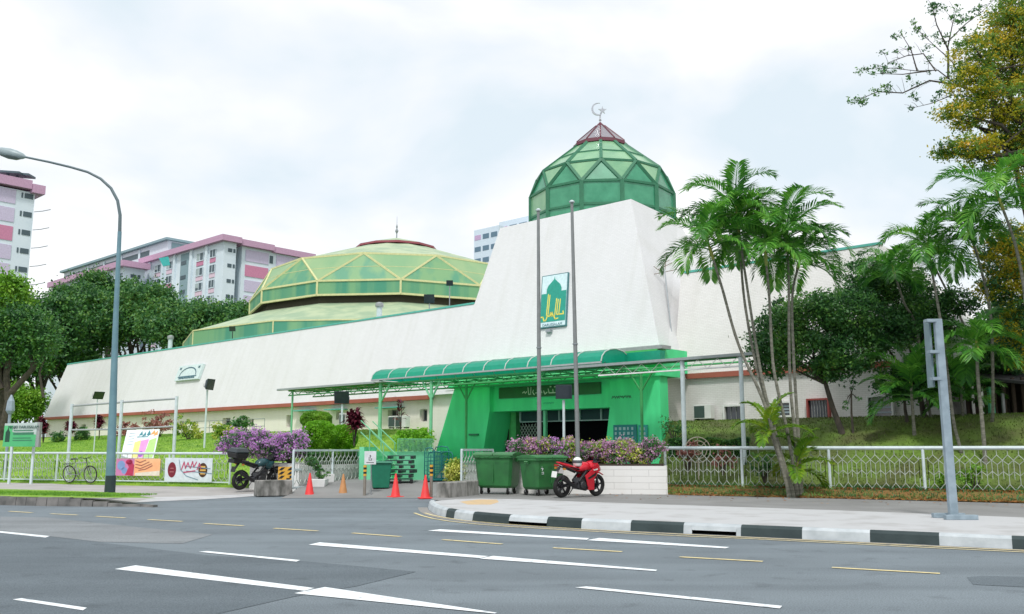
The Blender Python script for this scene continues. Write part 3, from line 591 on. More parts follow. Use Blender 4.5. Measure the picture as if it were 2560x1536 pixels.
mb = MB(); mb.prism([W(S0 + .3, wt(9.3) + 0.04, 9.304), W(-13.2, wt(9.3) + 0.04, 9.304), W(-13.2, wt(9.3) - 0.2, 9.304), W(S0 + .3, wt(9.3) - 0.2, 9.304)], (0, 0, 0.10)); mb.build('roof_edge', TEAL, MQ)
mb = MB(); mb.lbox(S0 - 0.05, -14.9, -0.25, 0.12, 4.2, 4.417); mb.build('brown_band', BAND, MQ)
mb = MB(); mb.lbox(-2.7, -0.62, -3.0, .12, 1.5, 4.62); mb.build('tower_base', WALLR, MQ)
# tower
mb = MB(); solid(mb, [(4.6, [(-13.7, wt(4.6) + .036), (-0.25, wt(4.6) + .036), (-0.25, -10.4), (-3.5, -15), (-13.7, -15)]), (13.66, [(-12.6, wt(13.66) + .036), (-3.85, wt(13.6) + .036), (-4.45, -8.2), (-7.0, -12.4), (-12.6, -12.4)])]); mb.build('tower', WALL, MQ)
# wing to the right of the tower
SW = 13.0
mb = MB(); solid(mb, [(2.0, [(-1.0, -1.82), (10.3, -1.82), (10.3, -7.5), (-1.0, -7.5)]), (4.7, [(-1.0, -1.81), (10.3, -1.81), (10.3, -7.5), (-1.0, -7.5)]), (4.72, [(-1.0, -1.8), (11.5, -1.8), (11.5, -8), (-1.0, -8)]), (9.7, [(-1.5, wt(9.7, -1.8)), (7.75, wt(9.7, -1.8)), (7.75, -7), (-1.5, -7)])]); 
WG = mb.build('wing_wall', WALLR, MQ)
mb = MB(); mb.prism([W(-1.3, wt(9.7, -1.8) + 0.04, 9.704), W(7.75, wt(9.7, -1.8) + 0.04, 9.704), W(7.75, wt(9.7, -1.8) - .2, 9.704), W(-1.3, wt(9.7, -1.8) - .2, 9.704)], (0, 0, 0.10)); mb.build('roof_edge', TEAL, MQ)
mb = MB(); mb.lbox(-0.9, 8.5, -2.1, -1.66, 4.62, 4.84); mb.build('brown_band', BAND, MQ)
# lower wall with real openings
def wall_holes(mb, s0, s1, z0, z1, holes, t, depth, m=0, mr=1, mbk=2):
    ss = sorted({s0, s1} | {h[0] for h in holes} | {h[1] for h in holes}); zz = sorted({z0, z1} | {h[2] for h in holes} | {h[3] for h in holes})
    for a, b in zip(ss, ss[1:]):
        for c, d in zip(zz, zz[1:]):
            if any(h[0] <= a and b <= h[1] and h[2] <= c and d <= h[3] for h in holes): continue
            mb.face([W(a, t, c), W(b, t, c), W(b, t, d), W(a, t, d)], m)
    for a, b, c, d in holes:
        q = t - depth
        mb.face([W(a, t, c), W(a, q, c), W(a, q, d), W(a, t, d)], mr); mb.face([W(b, q, c), W(b, t, c), W(b, t, d), W(b, q, d)], mr)
        mb.face([W(a, t, d), W(a, q, d), W(b, q, d), W(b, t, d)], mr); mb.face([W(a, q, c), W(a, t, c), W(b, t, c), W(b, q, c)], mr)
def window(mb_unused, a, b, c, d, t, name='window', bars=0, parent=MQ):
    m_ = MB(); fr = 0.05
    for x0, x1, y0, y1 in ((a, b, c, c + fr), (a, b, d - fr, d), (a, a + fr, c + fr, d - fr), (b - fr, b, c + fr, d - fr), ((a + b) / 2 - fr / 2, (a + b) / 2 + fr / 2, c + fr, d - fr)): m_.lbox(x0, x1, t - 0.03, t + 0.02, y0, y1)
    for k in range(bars): s_ = a + (b - a) * (k + 1) / (bars + 1); m_.lbox(s_ - 0.008, s_ + 0.008, t + 0.05, t + 0.066, c + fr, d - fr)
    fo = m_.build(name, FRAMEM, parent); p_ = MB(); p_.face([W(a, t - 0.01, c), W(b, t - 0.01, c), W(b, t - 0.01, d), W(a, t - 0.01, d)]); p_.build('pane', GLASS, fo); return fo
TL = -0.30
rects = [(196, 1031, 206, 1040), (351, 1024, 365, 1036), (434, 1018, 443, 1034), (538, 1010, 556, 1028), (600, 1014, 612, 1030), (692, 1003, 702, 1032), (733, 1000, 752, 1016), (812, 998, 826, 1014), (937, 990, 962, 1018), (1014, 989, 1030, 1018)]
hs = []
for x0, y0, x1, y1 in rects:
    a = fl(x0, y0, TL); b = fl(x1, y1, TL); hs.append((round(a[0], 2), round(b[0], 2), round(min(max((fl(x0, y1, TL)[2] + b[2]) / 2, 2.75), 3.6), 2), round(min(a[2], 4.1), 2)))
hs = [(a, max(b, a + 0.6), c, max(d, c + 0.5)) for a, b, c, d in hs]
mb = MB(); wall_holes(mb, S0, -12.5, 1.5, 4.43, hs, TL, 0.35)
mb.face([W(S0, TL, 1.5), W(S0, -36, 1.5), W(S0, -36, 4.43), W(S0, TL, 4.43)][::-1]); mb.build('lower_wall', [WALLC, WALLC], MQ)
for a, b, c, d in hs: window(None, a, b, c, d, TL - 0.3)
for k in (7, 8, 6):
    a, b, c, d = hs[k]; m_ = MB(); m_.lbox(a - 0.5, b + 0.5, TL + 0.004, TL + 0.55, d + 0.06, d + 0.12); m_.build('awning', TEAL, MQ)
# recess panels of the wing windows (stand proud frame + dark glass)
for x0, y0, x1, y1, br_ in [(1754, 983, 1794, 1025, 2), (1868, 975, 1912, 1004, 0), (1955, 968, 2004, 1014, 6), (2100, 961, 2158, 1009, 0)]:
    a = fl(x0, y0, -1.8); b = fl(x1, y1, -1.8); s0, s1, z0, z1 = a[0], b[0], (b[2] + fl(x0, y1, -1.8)[2]) / 2, a[2]
    m_ = MB(); e_ = 0.07
    for p in ((s0 - e_, s1 + e_, z0 - e_, z0), (s0 - e_, s1 + e_, z1, z1 + e_), (s0 - e_, s0, z0, z1), (s1, s1 + e_, z0, z1)): m_.lbox(p[0], p[1], -1.9, -1.62, p[2], p[3])
    wf = m_.build('window', mat('red_frame', (0.30, 0.06, 0.05, 1), 0.6) if br_ == 6 else WHITE, MQ)
    m_ = MB(); m_.lbox(s0, s1, -1.9, -1.76, z0, z1); m_.build('pane', GLASS, wf)
    m_ = MB()
    for k in range(br_): s_ = s0 + (s1 - s0) * (k + 1) / (br_ + 1); m_.lbox(s_ - .008, s_ + .008, -1.75, -1.73, z0, z1)
    if not br_:
        for k in range(1, 4): m_.lbox(s0, s1, -1.75, -1.70, z0 + (z1 - z0) * k / 4 - .03, z0 + (z1 - z0) * k / 4 + .03)
    m_.build('window_bars', FRAMEM if br_ else mat('louvre', (0.3, 0.38, 0.42, 1), 0.3), wf)
# ---------------- porch
TP = 0.8
def ps(x, y, t=TP): return fl(x, y, t)
sL_t = ps(1098, 905)[0]; sL_b = ps(1045, 1110)[0]; sR = ps(1594, 960)[0]; zT = 5.75
ZB = 0.55
# left pier (battered), right pier, lintel, side walls, black backing
d0 = ps(1180, 1090)[0]; d1 = ps(1455, 1080)[0]; dz = ps(1300, 990)[2]; d0t = ps(1190, 950)[0]; d1t = ps(1463, 950)[0]
mb = MB()
def slab(poly, t0, t1):      # poly in (s,z); closed slab between planes
    mb.prism([W(s, t1, z) for s, z in poly], ET * (t0 - t1))
slab([(sL_b - .15, ZB), (d0 - 0.55, ZB), (d0 + 0.05, dz), (d0 + 0.05, 4.6), (sL_t, 4.6)], TP, -0.95)
slab([(d1 + 0.0, ZB), (sR + .05, ZB), (sR, 4.6), (d1 + .45, 4.6), (d1 + .42, dz)], TP, 0.2)
slab([(d0 + 0.05, dz), (d1 + .42, dz), (d1 + .45, 4.6), (d0 + 0.05, 4.6)], TP - 0.28, -0.95)
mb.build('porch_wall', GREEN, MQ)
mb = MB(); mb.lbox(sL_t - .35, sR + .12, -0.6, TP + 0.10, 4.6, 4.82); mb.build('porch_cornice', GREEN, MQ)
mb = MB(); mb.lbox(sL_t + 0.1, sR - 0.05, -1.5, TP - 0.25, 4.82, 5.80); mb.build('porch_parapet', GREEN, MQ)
# right end of the parapet: profiled fascia and grey gutter on top
mb = MB(); gs0 = fl(1098, 875, 0.9)[0]; mb.lbox(gs0, sR + 0.25, 0.25, 0.95, fl(1604, 841, .95)[2], fl(1604, 832, .95)[2]); print('GUT', fl(1604, 841, .95)[2], fl(1098, 877, .95)[2]); mb.build('gutter_cap', ALUM, MQ)
s15 = fl(1455, 850, 1.0)[0]
for k, (z0, z1, t1) in enumerate([(5.1, 5.45, TP + .12), (5.46, 5.70, TP + .22)]):
    mb = MB(); mb.lbox(s15, sR + 0.05, TP - 0.25, t1, z0, z1); mb.build('porch_fascia', GREEN2, MQ)
# interior of the porch
q = -0.9; sx = lambda x: fl(x, 1000, q)[0]
mb = MB(); mb.face([W(d0 - 0.9, q, ZB), W(d1 + .5, q, ZB), W(d1 + .5, q, 4.4), W(d0 - .9, q, 4.4)]); mb.build('porch_unlit_depth', DARK, MQ)  # black face stands in for the unlit depth inside the porch
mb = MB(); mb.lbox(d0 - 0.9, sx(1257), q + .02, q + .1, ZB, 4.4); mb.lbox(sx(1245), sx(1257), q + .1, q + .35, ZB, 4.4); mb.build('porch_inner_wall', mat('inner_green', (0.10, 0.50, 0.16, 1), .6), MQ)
za = fl(1200, 1004, q + .15)[2]
mb = MB(); mb.lbox(sx(1199), sx(1233), q + .11, q + .15, ZB, za); dr = mb.build('door', mat('dark_door', (0.02, 0.012, 0.012, 1), 0.4), MQ)
mb = MB(); mb.lbox(sx(1206), sx(1222), q + .155, q + .16, 1.75, 2.3); mb.build('notice', mat('notice_pale', (0.25, 0.45, 0.42, 1), 0.6), dr)
g9 = fl(1257, 1000, -.4)[0]; mb = MB(); mb.lbox(g9, d1 + .45, -0.42, -0.36, dz - 0.52, dz - 0.47); 
for k in range(6): s_ = g9 + (d1 + .3 - g9) * k / 5; mb.lbox(s_ - 0.04, s_ + 0.04, -0.44, -0.36, dz - 0.47, dz)
mb.build('transom_frame', mat('transom', (0.30, 0.45, 0.42, 1), 0.4), MQ)
mb = MB(); mb.face([W(g9, -0.43, dz - 0.47), W(d1 + .45, -0.43, dz - 0.47), W(d1 + .45, -0.43, dz), W(g9, -0.43, dz)]); mb.build('transom_glass', mat('transom_glass', (0.015, 0.06, 0.06, 1), 0.5, spec=.2), MQ)
mb = MB(); g0, g1 = g9, fl(1302, 1000, -.4)[0]; zlo, zhi = ZB, dz - .55; pch = .24
for sg in (1, -1):
    for k in range(-8, 24):
        c = zlo + k * pch; pts_ = []
        for u in np.linspace(g0, g1, 13):
            z_ = c + (u - g0) * sg * 1.3
            if zlo <= z_ <= zhi: pts_.append((u, z_))
        if len(pts_) > 1: mb.bar(W(pts_[0][0], -.40 + .012 * sg, pts_[0][1]), W(pts_[-1][0], -.40 + .012 * sg, pts_[-1][1]), .028)
mb.build('lattice_screen', mat('lattice_grey', (0.35, 0.42, 0.36, 1), 0.5), MQ)
s_ = ps(1316, 1000, 0.2)[0]; mb = MB(); mb.lbox(s_ - 0.07, s_ + 0.07, 0.1, 0.25, ZB, dz); mb.build('porch_post', MINT, MQ)
# dark green panel with Arabic lettering over the entrance
a = ps(1197, 940); b = ps(1443, 926); zc0 = ps(1197, 963)[2]; zc1 = ps(1197, 937)[2]
mb = MB(); tb = TP - 0.28; mb.lbox(a[0], b[0], tb, tb + 0.06, zc0, zc1); pn = mb.build('name_panel', mat('panel_dark_green', srgb(30, 100, 45), 0.5), MQ)
def text_mesh(name, body, size, m, parent, org, ux, uz, ext=0.005, align='CENTER', sx=1.0):
    cu = bpy.data.curves.new(name, 'FONT'); cu.body = body; cu.size = size; cu.extrude = ext; cu.align_x = align; cu.align_y = 'CENTER'
    tmp = bpy.data.objects.new(name, cu); COL.objects.link(tmp); dg = bpy.context.evaluated_depsgraph_get(); me = bpy.data.meshes.new_from_object(tmp.evaluated_get(dg))
    bpy.data.objects.remove(tmp); ux = Vector(ux).normalized(); uz = Vector(uz).normalized(); un = ux.cross(uz)
    v = [tuple(Vector(org) + ux * q.co.x * sx + uz * q.co.y + un * q.co.z) for q in me.vertices]; f = [tuple(p.vertices) for p in me.polygons]
    bpy.data.meshes.remove(me)
    if not f: return None
    return mkobj(name, v, f, m, parent)
def strokes(mb, org, ux, uz, polys, w_, dep=0.01, m=0):   # flat lettering strokes: lists of (x,y)
    ux = Vector(ux).normalized(); uz = Vector(uz).normalized(); un = ux.cross(uz)
    for pl in polys:
        P_ = [Vector(org) + ux * x + uz * y + un * dep for x, y in pl]
        for a_, b_ in zip(P_, P_[1:]):
            d_ = (b_ - a_); 
            if d_.length < 1e-5: continue
            d_.normalize(); n_ = un.cross(d_) * w_ / 2; e2 = d_ * w_ * 0.35; mb.face([a_ - n_ - e2, b_ - n_ + e2, b_ + n_ + e2, a_ + n_ - e2], m)
pc = W((a[0] + b[0]) / 2, tb + 0.066, (zc0 + zc1) / 2); hh = (zc1 - zc0)
ar = [[(.95, .02), (.9, -.12), (1.0, -.12), (1.05, .05)], [(.86, -.12), (.72, -.12), (.68, .0), (.64, -.12)], [(.6, .25), (.58, -.14)], [(.5, .1), (.44, -.05), (.5, -.14), (.3, -.14), (.28, .06)], [(.28, -.14), (.1, -.14), (.06, .1)], [(0, -.1), (-.1, -.2), (-.16, .0)],
      [(-.25, -.1), (-.3, .05), (-.35, -.1), (-.4, .05), (-.45, -.1), (-.55, -.1)], [(-.62, -.2), (-.7, -.05), (-.66, .08)], [(-.78, .25), (-.8, -.16), (-.9, -.16), (-.93, .25)], [(-1.0, .0), (-1.06, -.1), (-1.12, .02), (-1.2, -.06)], [(.35, .2), (.4, .2)], [(.15, .22), (.2, .22)]]
mb = MB(); strokes(mb, pc, ES, (0, 0, 1), [[(x * 1.25, y * hh * 1.5) for x, y in p] for p in ar], 0.05); mb.build('arabic_lettering', mat('lettering_cream', (0.62, 0.66, 0.5, 1), 0.5), pn)
# small lettering and notice boards on the porch
a = ps(1478, 958); mb = MB(); strokes(mb, W(a[0], TP + .004, a[2] - .05), ES, (0, 0, 1), [[(.10 * i, .04 * ((i * 5) % 3 - 1)), (.10 * i + .04, .05), (.10 * i + .09, -.04 * (i % 2))] for i in range(10)], .035, .004); mb.build('wall_lettering', mat('lettering_dkgreen', (0.03, 0.16, 0.08, 1), 0.5), MQ)
a = ps(1280, 974); mb = MB(); strokes(mb, W(a[0] + .9, tb + 0.004, a[2] - .05), ES, (0, 0, 1), [[(-.3 + .07 * i, .03 * ((i * 7) % 3)), (-.26 + .07 * i, .06 - .02 * (i % 3))] for i in range(9)], 0.02); mb.build('wall_lettering', mat('lettering_teal', (0.02, 0.3, 0.2, 1), 0.5), MQ)
for x0, y0, x1, y1, c_ in [(1483, 1027, 1540, 1068, srgb(20, 130, 130)), (1543, 1027, 1566, 1068, srgb(45, 170, 160))]:
    a = ps(x0, y0); b = ps(x1, y1); nb = thing('notice_board', 'large teal notice board with pale notices on the green porch wall' if x0 < 1500 else 'narrow teal poster board beside the larger notice board on the green porch', 'notice board', W(a[0], TP + .01, b[2]), ROT)
    m_ = MB(); m_.lbox(a[0], b[0], TP + 0.012, TP + 0.06, b[2] - 0.05, a[2]); m_.build('board', mat('board_teal', c_, 0.5), nb)
    rr_ = random.Random(x0); NP = mat('notice_paper', (0.35, 0.55, 0.55, 1), 0.6)
    for r_ in range(3):
        for c in range(5 if x0 < 1500 else 2):
            w_ = (b[0] - a[0]) / (5.6 if x0 < 1500 else 2.6); m_ = MB(); m_.lbox(a[0] + 0.08 + c * w_, a[0] + 0.04 + c * w_ + w_ * rr_.uniform(.5, .85), TP + 0.062, TP + 0.066, a[2] - 0.22 - r_ * 0.2, a[2] - 0.1 - r_ * 0.2); m_.build('notice', NP, nb)
# Selamat panel scroll on the left pier
a = ps(1148, 1050); mb = MB(); mb.lbox(a[0] - .35, a[0] + .25, TP + 0.004, TP + .12, a[2] - .04, a[2] + .04); mb.build('shoe_shelf', mat('shelf_green', (0.02, .2, .1, 1), .5), MQ)
# ---------------- domes
def dome_nodes(c, r, z, n, ph): return [Vector((c[0] + r * math.sin(ph + 2 * math.pi * k / n), c[1] - r * math.cos(ph + 2 * math.pi * k / n), z)) for k in range(n)]
kb = 1.15; BC = (-9.15 * kb, 70 * kb)
def bz(z): return EYE + (z - EYE) * kb
n = 12; ph = 0.16
DGA = mat('dome_sheet_green', srgb(118, 160, 112), 0.5, srgb(84, 146, 114), scale=0.8, vstretch=0.08, detail=9, lo=.42, hi=.56)
DGB = mat('dome_sheet_pale', srgb(172, 186, 152), 0.6, srgb(146, 168, 138), scale=0.7, vstretch=0.6, detail=10, lo=.4, hi=.58)
DGC = mat('dome_sheet_yellow', srgb(142, 170, 122), 0.5, srgb(120, 160, 116), scale=0.5, vstretch=0.15, detail=8)
DGD = mat('dome_drum_green', srgb(112, 162, 116), 0.5, srgb(66, 140, 112), scale=0.8, vstretch=0.06, detail=9, lo=.4, hi=.58)
RIBY = mat('dome_rib_cream', srgb(205, 205, 150), 0.5)
rk, r1, r2_, rc = 15.73 * kb, 11.02 * kb, 9.57 * kb, 2.9 * kb
Zk, Z1, Z2, Z3 = bz(9.43), bz(11.79), bz(12.75), bz(14.83); Zc = bz(17.1)
sk0 = dome_nodes(BC, rk * 1.0, 8.6, n, ph); sk1 = dome_nodes(BC, rk, Zk, n, ph); sk2 = dome_nodes(BC, r1 * 0.96, Z1 - 0.55, n, ph); sk3 = dome_nodes(BC, r1 * 0.95, Z1 + .1, n, ph)
b0 = dome_nodes(BC, r1, Z1, n, ph); b1 = dome_nodes(BC, r1, Z2, n, ph); u1 = dome_nodes(BC, r2_, Z3, n, ph + math.pi / n); cp = dome_nodes(BC, rc, Zc, n, ph + math.pi / n)
mb = MB()
for k in range(n):
    j = (k + 1) % n
    mb.face([sk0[k], sk0[j], sk1[j], sk1[k]], 3); mb.face([sk1[k], sk1[j], sk2[j], sk2[k]], 1); mb.face([sk2[k], sk2[j], sk3[j], sk3[k]], 4)
    mb.face([sk3[k], sk3[j], b0[j], b0[k]], 4); mb.face([b0[k], b0[j], b1[j], b1[k]], 3)
    mb.face([b1[k], b1[j], u1[k]], 0); mb.face([b1[j], u1[j], u1[k]], 2); mb.face([u1[k], u1[j], cp[j], cp[k]], 1)
mb.face(cp, 1)
BD = mb.build('large_dome', [DGA, DGB, DGC, DGD, mat('dome_gap_brown', (.06, .055, .03, 1), .8)], MQ)
mb = MB()
for k in range(n):
    j = (k + 1) % n
    for a, b in ((b0[k], b0[j]), (b1[k], b1[j]), (b0[k], b1[k]), (b1[k], u1[k]), (b1[j], u1[k]), (u1[k], u1[j])): mb.bar(a, b, 0.15)
    mb.bar(sk1[k], sk1[j], 0.09); mb.bar(sk0[k], sk1[k], 0.09)
    for f_ in (0.5,): mb.bar(b1[k].lerp(u1[k], f_) * 1, b1[j].lerp(u1[k], f_), 0.04); mb.bar(u1[k].lerp(b1[j], f_), u1[j].lerp(b1[j], f_), 0.04)
mb.build('dome_ribs', RIBY, BD)
mb = MB(); MAR = mat('maroon_eave', srgb(150, 75, 85), 0.5); ce0 = dome_nodes(BC, rc * 1.12, Zc - 0.02, n, ph); ce1 = dome_nodes(BC, rc * 1.12, Zc + 0.16, n, ph); ce2 = dome_nodes(BC, 0.25, Zc + 1.15, n, ph)
mb.mesh(ce0 + ce1 + ce2, [tuple(range(n))[::-1]] + [(k, (k + 1) % n, n + (k + 1) % n, n + k) for k in range(n)]); mb.mesh(ce1 + ce2, [(k, (k + 1) % n, n + (k + 1) % n, n + k) for k in range(n)] + [tuple(range(n, 2 * n))], 1)
mb.build('dome_cap', [MAR, DGB], BD)
mb = MB(); c = Vector((BC[0], BC[1], Zc + 1.1)); mb.lathe(c, [(0.06, 0), (0.05, .5), (0.16, .75), (0.05, 1.0), (0.09, 1.15), (0.02, 1.4), (0.01, 2.1)], 8); mb.build('finial', STEEL, BD)
# small dome on the tower
SC = (5.1, 50.0); ph = 0.167
SG1 = mat('small_dome_green', srgb(72, 152, 116), 0.25, srgb(52, 132, 98), scale=1.5, spec=0.6); SG2 = mat('small_dome_light', srgb(134, 178, 136), 0.25, srgb(112, 162, 124), scale=1.2, spec=0.6)
SG3 = mat('small_dome_rib', srgb(42, 112, 80), 0.5); SG4 = mat('small_dome_cap', srgb(138, 134, 140), 0.35); MAR2 = mat('maroon_rim', srgb(92, 24, 44), 0.45)
r1, r2_ = 4.12, 3.69; z0, zb, z1, z2 = 13.3, 14.35, 15.6, 16.86
q0 = dome_nodes(SC, r1, z0, n, ph); qb = dome_nodes(SC, r1, zb, n, ph); q1 = dome_nodes(SC, r1, z1, n, ph); q2 = dome_nodes(SC, r2_, z2, n, ph + math.pi / n); q3 = dome_nodes(SC, 2.72, z2 + .83, n, ph + math.pi / n); q4 = dome_nodes(SC, 1.35, z2 + 1.92, n, ph + math.pi / n)
mb = MB()
for k in range(n):
    j = (k + 1) % n; lt = (k in (2, 3, 4, 8, 9, 10))
    mb.face([q0[k], q0[j], qb[j], qb[k]], 0); mb.face([qb[k], qb[j], q1[j], q1[k]], 1 if k in (2, 9, 8, 3) else 0); mb.face([q1[k], q1[j], q2[k]], 0); mb.face([q1[j], q2[j], q2[k]], 1)
    mb.face([q2[k], q2[j], q3[j], q3[k]], 1); mb.face([q3[k], q3[j], q4[j], q4[k]], 1)
mb.face(q4, 1); SD = mb.build('small_dome', [SG1, SG2], MQ)
mb = MB()
for k in range(n):
    j = (k + 1) % n
    for a, b, w_ in ((q0[k], q0[j], .18), (qb[k], qb[j], .12), (q0[k], q1[k], .21), (q1[k], q1[j], .13), (q1[k], q2[k], .16), (q1[j], q2[k], .16), (q2[k], q2[j], .12), (q2[k], q4[k], .17), (q3[k], q3[j], .09)): mb.bar(a, b, w_)
mb.build('dome_ribs', SG3, SD)
mb = MB(); z3 = z2 + 1.8; a0 = dome_nodes(SC, 1.62, z3 - .02, n, ph + .26); a1 = dome_nodes(SC, 1.55, z3 + .2, n, ph + .26); a2 = dome_nodes(SC, 0.28, z3 + 1.35, n, ph + .26); a3 = dome_nodes(SC, 0.05, z3 + 1.6, n, ph + .26)
F_ = [(k, (k + 1) % n, n + (k + 1) % n, n + k) for k in range(n)]
mb.mesh(a0 + a1, F_ + [tuple(range(n))[::-1]], 1); mb.mesh(a1 + a2, F_, 0); mb.mesh(a2 + a3, F_, 1)
for k in range(n): mb.bar(a1[k], a2[k], 0.07, 1)
mb.build('dome_cap', [SG4, MAR2], SD)
c = Vector((SC[0], SC[1], z3 + 1.55)); mb = MB(); mb.tube([c, c + Vector((0, 0, .45))], 0.05, 6); mb.lathe(c + Vector((0, 0, .12)), [(0.02, 0), (.09, .07), (.02, .14)], 8)
cc_ = c + Vector((-0.12, 0, 0.85)); outer = [(0.38 * math.cos(a), 0.38 * math.sin(a)) for a in np.linspace(R(75), R(300), 20)]; inn = [(0.06 + 0.335 * math.cos(a), 0.02 + 0.345 * math.sin(a)) for a in np.linspace(R(298), R(78), 20)]
mb.prism([cc_ + Vector((x, -0.04, z)) for x, z in outer + inn], (0, 0.08, 0))
sc_ = c + Vector((0.14, 0, 0.78)); mb.prism([sc_ + Vector((math.sin(k * math.pi / 5) * (0.25 if k % 2 == 0 else 0.1), -0.03, math.cos(k * math.pi / 5) * (0.25 if k % 2 == 0 else 0.1))) for k in range(10)], (0, 0.06, 0)); mb.tube([c + Vector((0, 0, .4)), sc_], .03, 5)
mb.build('crescent_and_star', CHROME, SD)
UZ = (Vector((0, 0, 1)) - ET * KT).normalized()      # up the battered wall
NW = ES.cross(UZ)
if NW.dot(ET) < 0: NW = -NW
def wallpt(x, y, off=0.05): s, t, z = fl(x, y, 0.0, KT); return W(s, t, z) + NW * off
def panel(mb, o, ux, uz, w_, h, un, th, m=0, x0=0, y0=0):
    p = [o + ux * (x0 + a * w_) + uz * (y0 + b * h) for a, b in ((0, 0), (1, 0), (1, 1), (0, 1))]
    mb.hexa(p + [q + un * th for q in p], m)
def poly2(mb, o, ux, uz, un, pts, off, m=0, th=0.012): mb.prism([o + ux * x + uz * y + un * off for x, y in pts], un * th, m)
# emblem on the tower
o = wallpt(1306, 797, 0.05); wd = (wallpt(1371, 790) - wallpt(1306, 797)).length; ht = (wallpt(1313, 671) - wallpt(1305, 797)).length
UZ0 = UZ; UZ = (wallpt(1313, 671) - wallpt(1305, 797)).normalized()
EM = thing('emblem_sign', 'tall framed emblem panel with teal dome silhouette and yellow calligraphy on the white tower', 'sign', o)
mb = MB(); panel(mb, o, ES, UZ, wd, ht, NW, 0.1); mb.build('frame', mat('emblem_frame', srgb(70, 120, 125), .5), EM)
mb = MB(); panel(mb, o + NW * .1, ES, UZ, wd - .1, ht - .1, NW, 0.01, 0, .05, .05); mb.build('face', mat('emblem_white', srgb(205, 228, 232), .5), EM)
mb = MB(); e = [(0, .10), (1, .10), (1, .66), (.80, .66), (.80, .72), (.74, .79), (.60, .86), (.52, .90), (.50, .96), (.48, .90), (.40, .86), (.26, .79), (.20, .72), (.20, .64), (0, .64)]
poly2(mb, o, ES, UZ, NW, [(.06 + x * (wd - .12), y * ht) for x, y in e], 0.112, 0, .006); mb.build('dome_silhouette', mat('emblem_teal', srgb(20, 150, 130), .5), EM)
mb = MB(); YS = mat('emblem_yellow', srgb(225, 215, 90), .5)
def es(pl, w_, m=0): strokes(mb, o + ES * 0 + NW * .12, ES, UZ, [[(x * wd, y * ht) for x, y in p] for p in pl], w_, 0.004, m)
es([[(.30, .62), (.27, .22)], [(.36, .60), (.33, .24)], [(.62, .52), (.58, .20)], [(.68, .50), (.65, .22)], [(.76, .50), (.73, .22)]], 0.06)
es([[(.27, .22), (.40, .20), (.42, .27), (.46, .20), (.48, .27), (.52, .20), (.58, .20)], [(.66, .22), (.90, .22), (.88, .27)], [(.02, .12), (.04, .20), (.14, .20), (.18, .13), (.25, .13), (.30, .2)], [(.55, .2), (.60, .14), (.70, .15)]], 0.07)
mb.build('calligraphy', YS, EM)
text_mesh('emblem_lettering', 'DARUSSALAM', 0.2, mat('emblem_letter', srgb(60, 110, 120), .5), EM, o + ES * wd * .5 + UZ * .13 + NW * .115, ES, UZ)
mb = MB(); panel(mb, o - UZ * .28 + ES * .5, ES, UZ, .3, .16, NW, .18); mb.build('spotlight', STEEL, EM)
UZ = UZ0
# small dome sign on the long wall
o = wallpt(427, 923, .1); wd = (wallpt(484, 917) - wallpt(427, 923)).length; ht = (wallpt(434, 890) - wallpt(427, 923)).length
SG = thing('wall_sign', 'pale blue sign with a dome outline mounted high on the long white wall', 'sign', o)
mb = MB(); panel(mb, o - NW * .08, ES, UZ, wd, ht, NW, 0.2); mb.build('panel', [mat('sign_pale', srgb(210, 226, 226), .5), STEEL], SG)
mb = MB(); un_ = NW * .135; strokes(mb, o + un_, ES, UZ, [[(wd * (.5 - .34 * math.cos(a)), ht * (.32 + .5 * math.sin(a))) for a in np.linspace(.0, math.pi, 12)], [(wd * .12, ht * .22), (wd * .88, ht * .22)], [(wd * .08, ht * .85), (wd * .14, ht * .75)], [(wd * .08, ht * .75), (wd * .14, ht * .85)], [(wd * .86, ht * .85), (wd * .92, ht * .75)], [(wd * .86, ht * .75), (wd * .92, ht * .85)]], 0.09, .0)
for i in range(9): strokes(mb, o + un_, ES, UZ, [[(wd * (.18 + .075 * i), ht * .12), (wd * (.22 + .075 * i), ht * (.12 + .02 * (i % 2)))]], 0.1)
mb.build('sign_lettering', mat('sign_ink', srgb(70, 110, 125), .5), SG)
# ---------------- canopy in front of the porch
CN = thing('walkway_canopy', 'long green walkway canopy with barrel roof on slim green branching posts before the porch', 'canopy', W(0, 4, 0.5), ROT)
TC = 4.3
ca = fl(897, 918, TC); cb = fl(1452, 873, TC); zc = (ca[2] + cb[2]) / 2
ns = 12; prof = [(TC + 0.0, 0), (TC - .08, .22), (TC - .28, .40), (TC - .6, .52), (TC - 1.0, .57), (TC - 1.5, .50), (TC - 1.9, .30), (TC - 2.1, 0)]
mb = MB()
for i in range(len(prof) - 1):
    (t0, h0), (t1, h1) = prof[i], prof[i + 1]; mb.face([W(ca[0], t0, zc + h0), W(cb[0], t0, zc + h0), W(cb[0], t1, zc + h1), W(ca[0], t1, zc + h1)])
mb.face([W(ca[0], t, zc + h) for t, h in prof][::-1])
# closed green end with cheek towards the porch
mb.face([W(cb[0], t, zc + h) for t, h in prof]); BR = mb.build('barrel_roof', CANOPY, CN)
mb = MB()
for k in range(ns):
    s_ = ca[0] + (cb[0] - ca[0]) * k / (ns - 1); mb.tube([W(s_, t + .012, zc + h + .012) for t, h in prof], 0.025, 5)
mb.build('roof_ribs', mat('rib_grey', (0.55, 0.62, 0.58, 1), .4), CN)
mb = MB(); mb.bar(W(ca[0], TC, zc - .03), W(cb[0], TC, zc - .03), .07); mb.bar(W(ca[0], TC - 2.1, zc - .03), W(cb[0], TC - 2.1, zc - .03), .07); mb.build('eave_gutter', ALUM, CN)
sv = fl(1594, 860, 2.6)[0]; mb = MB(); mb.lbox(cb[0] - .6, sv, 2.25, 2.6, zc - .02, fl(1594, 846, 2.6)[2]); mb.build('valance', CANOPY, CN)
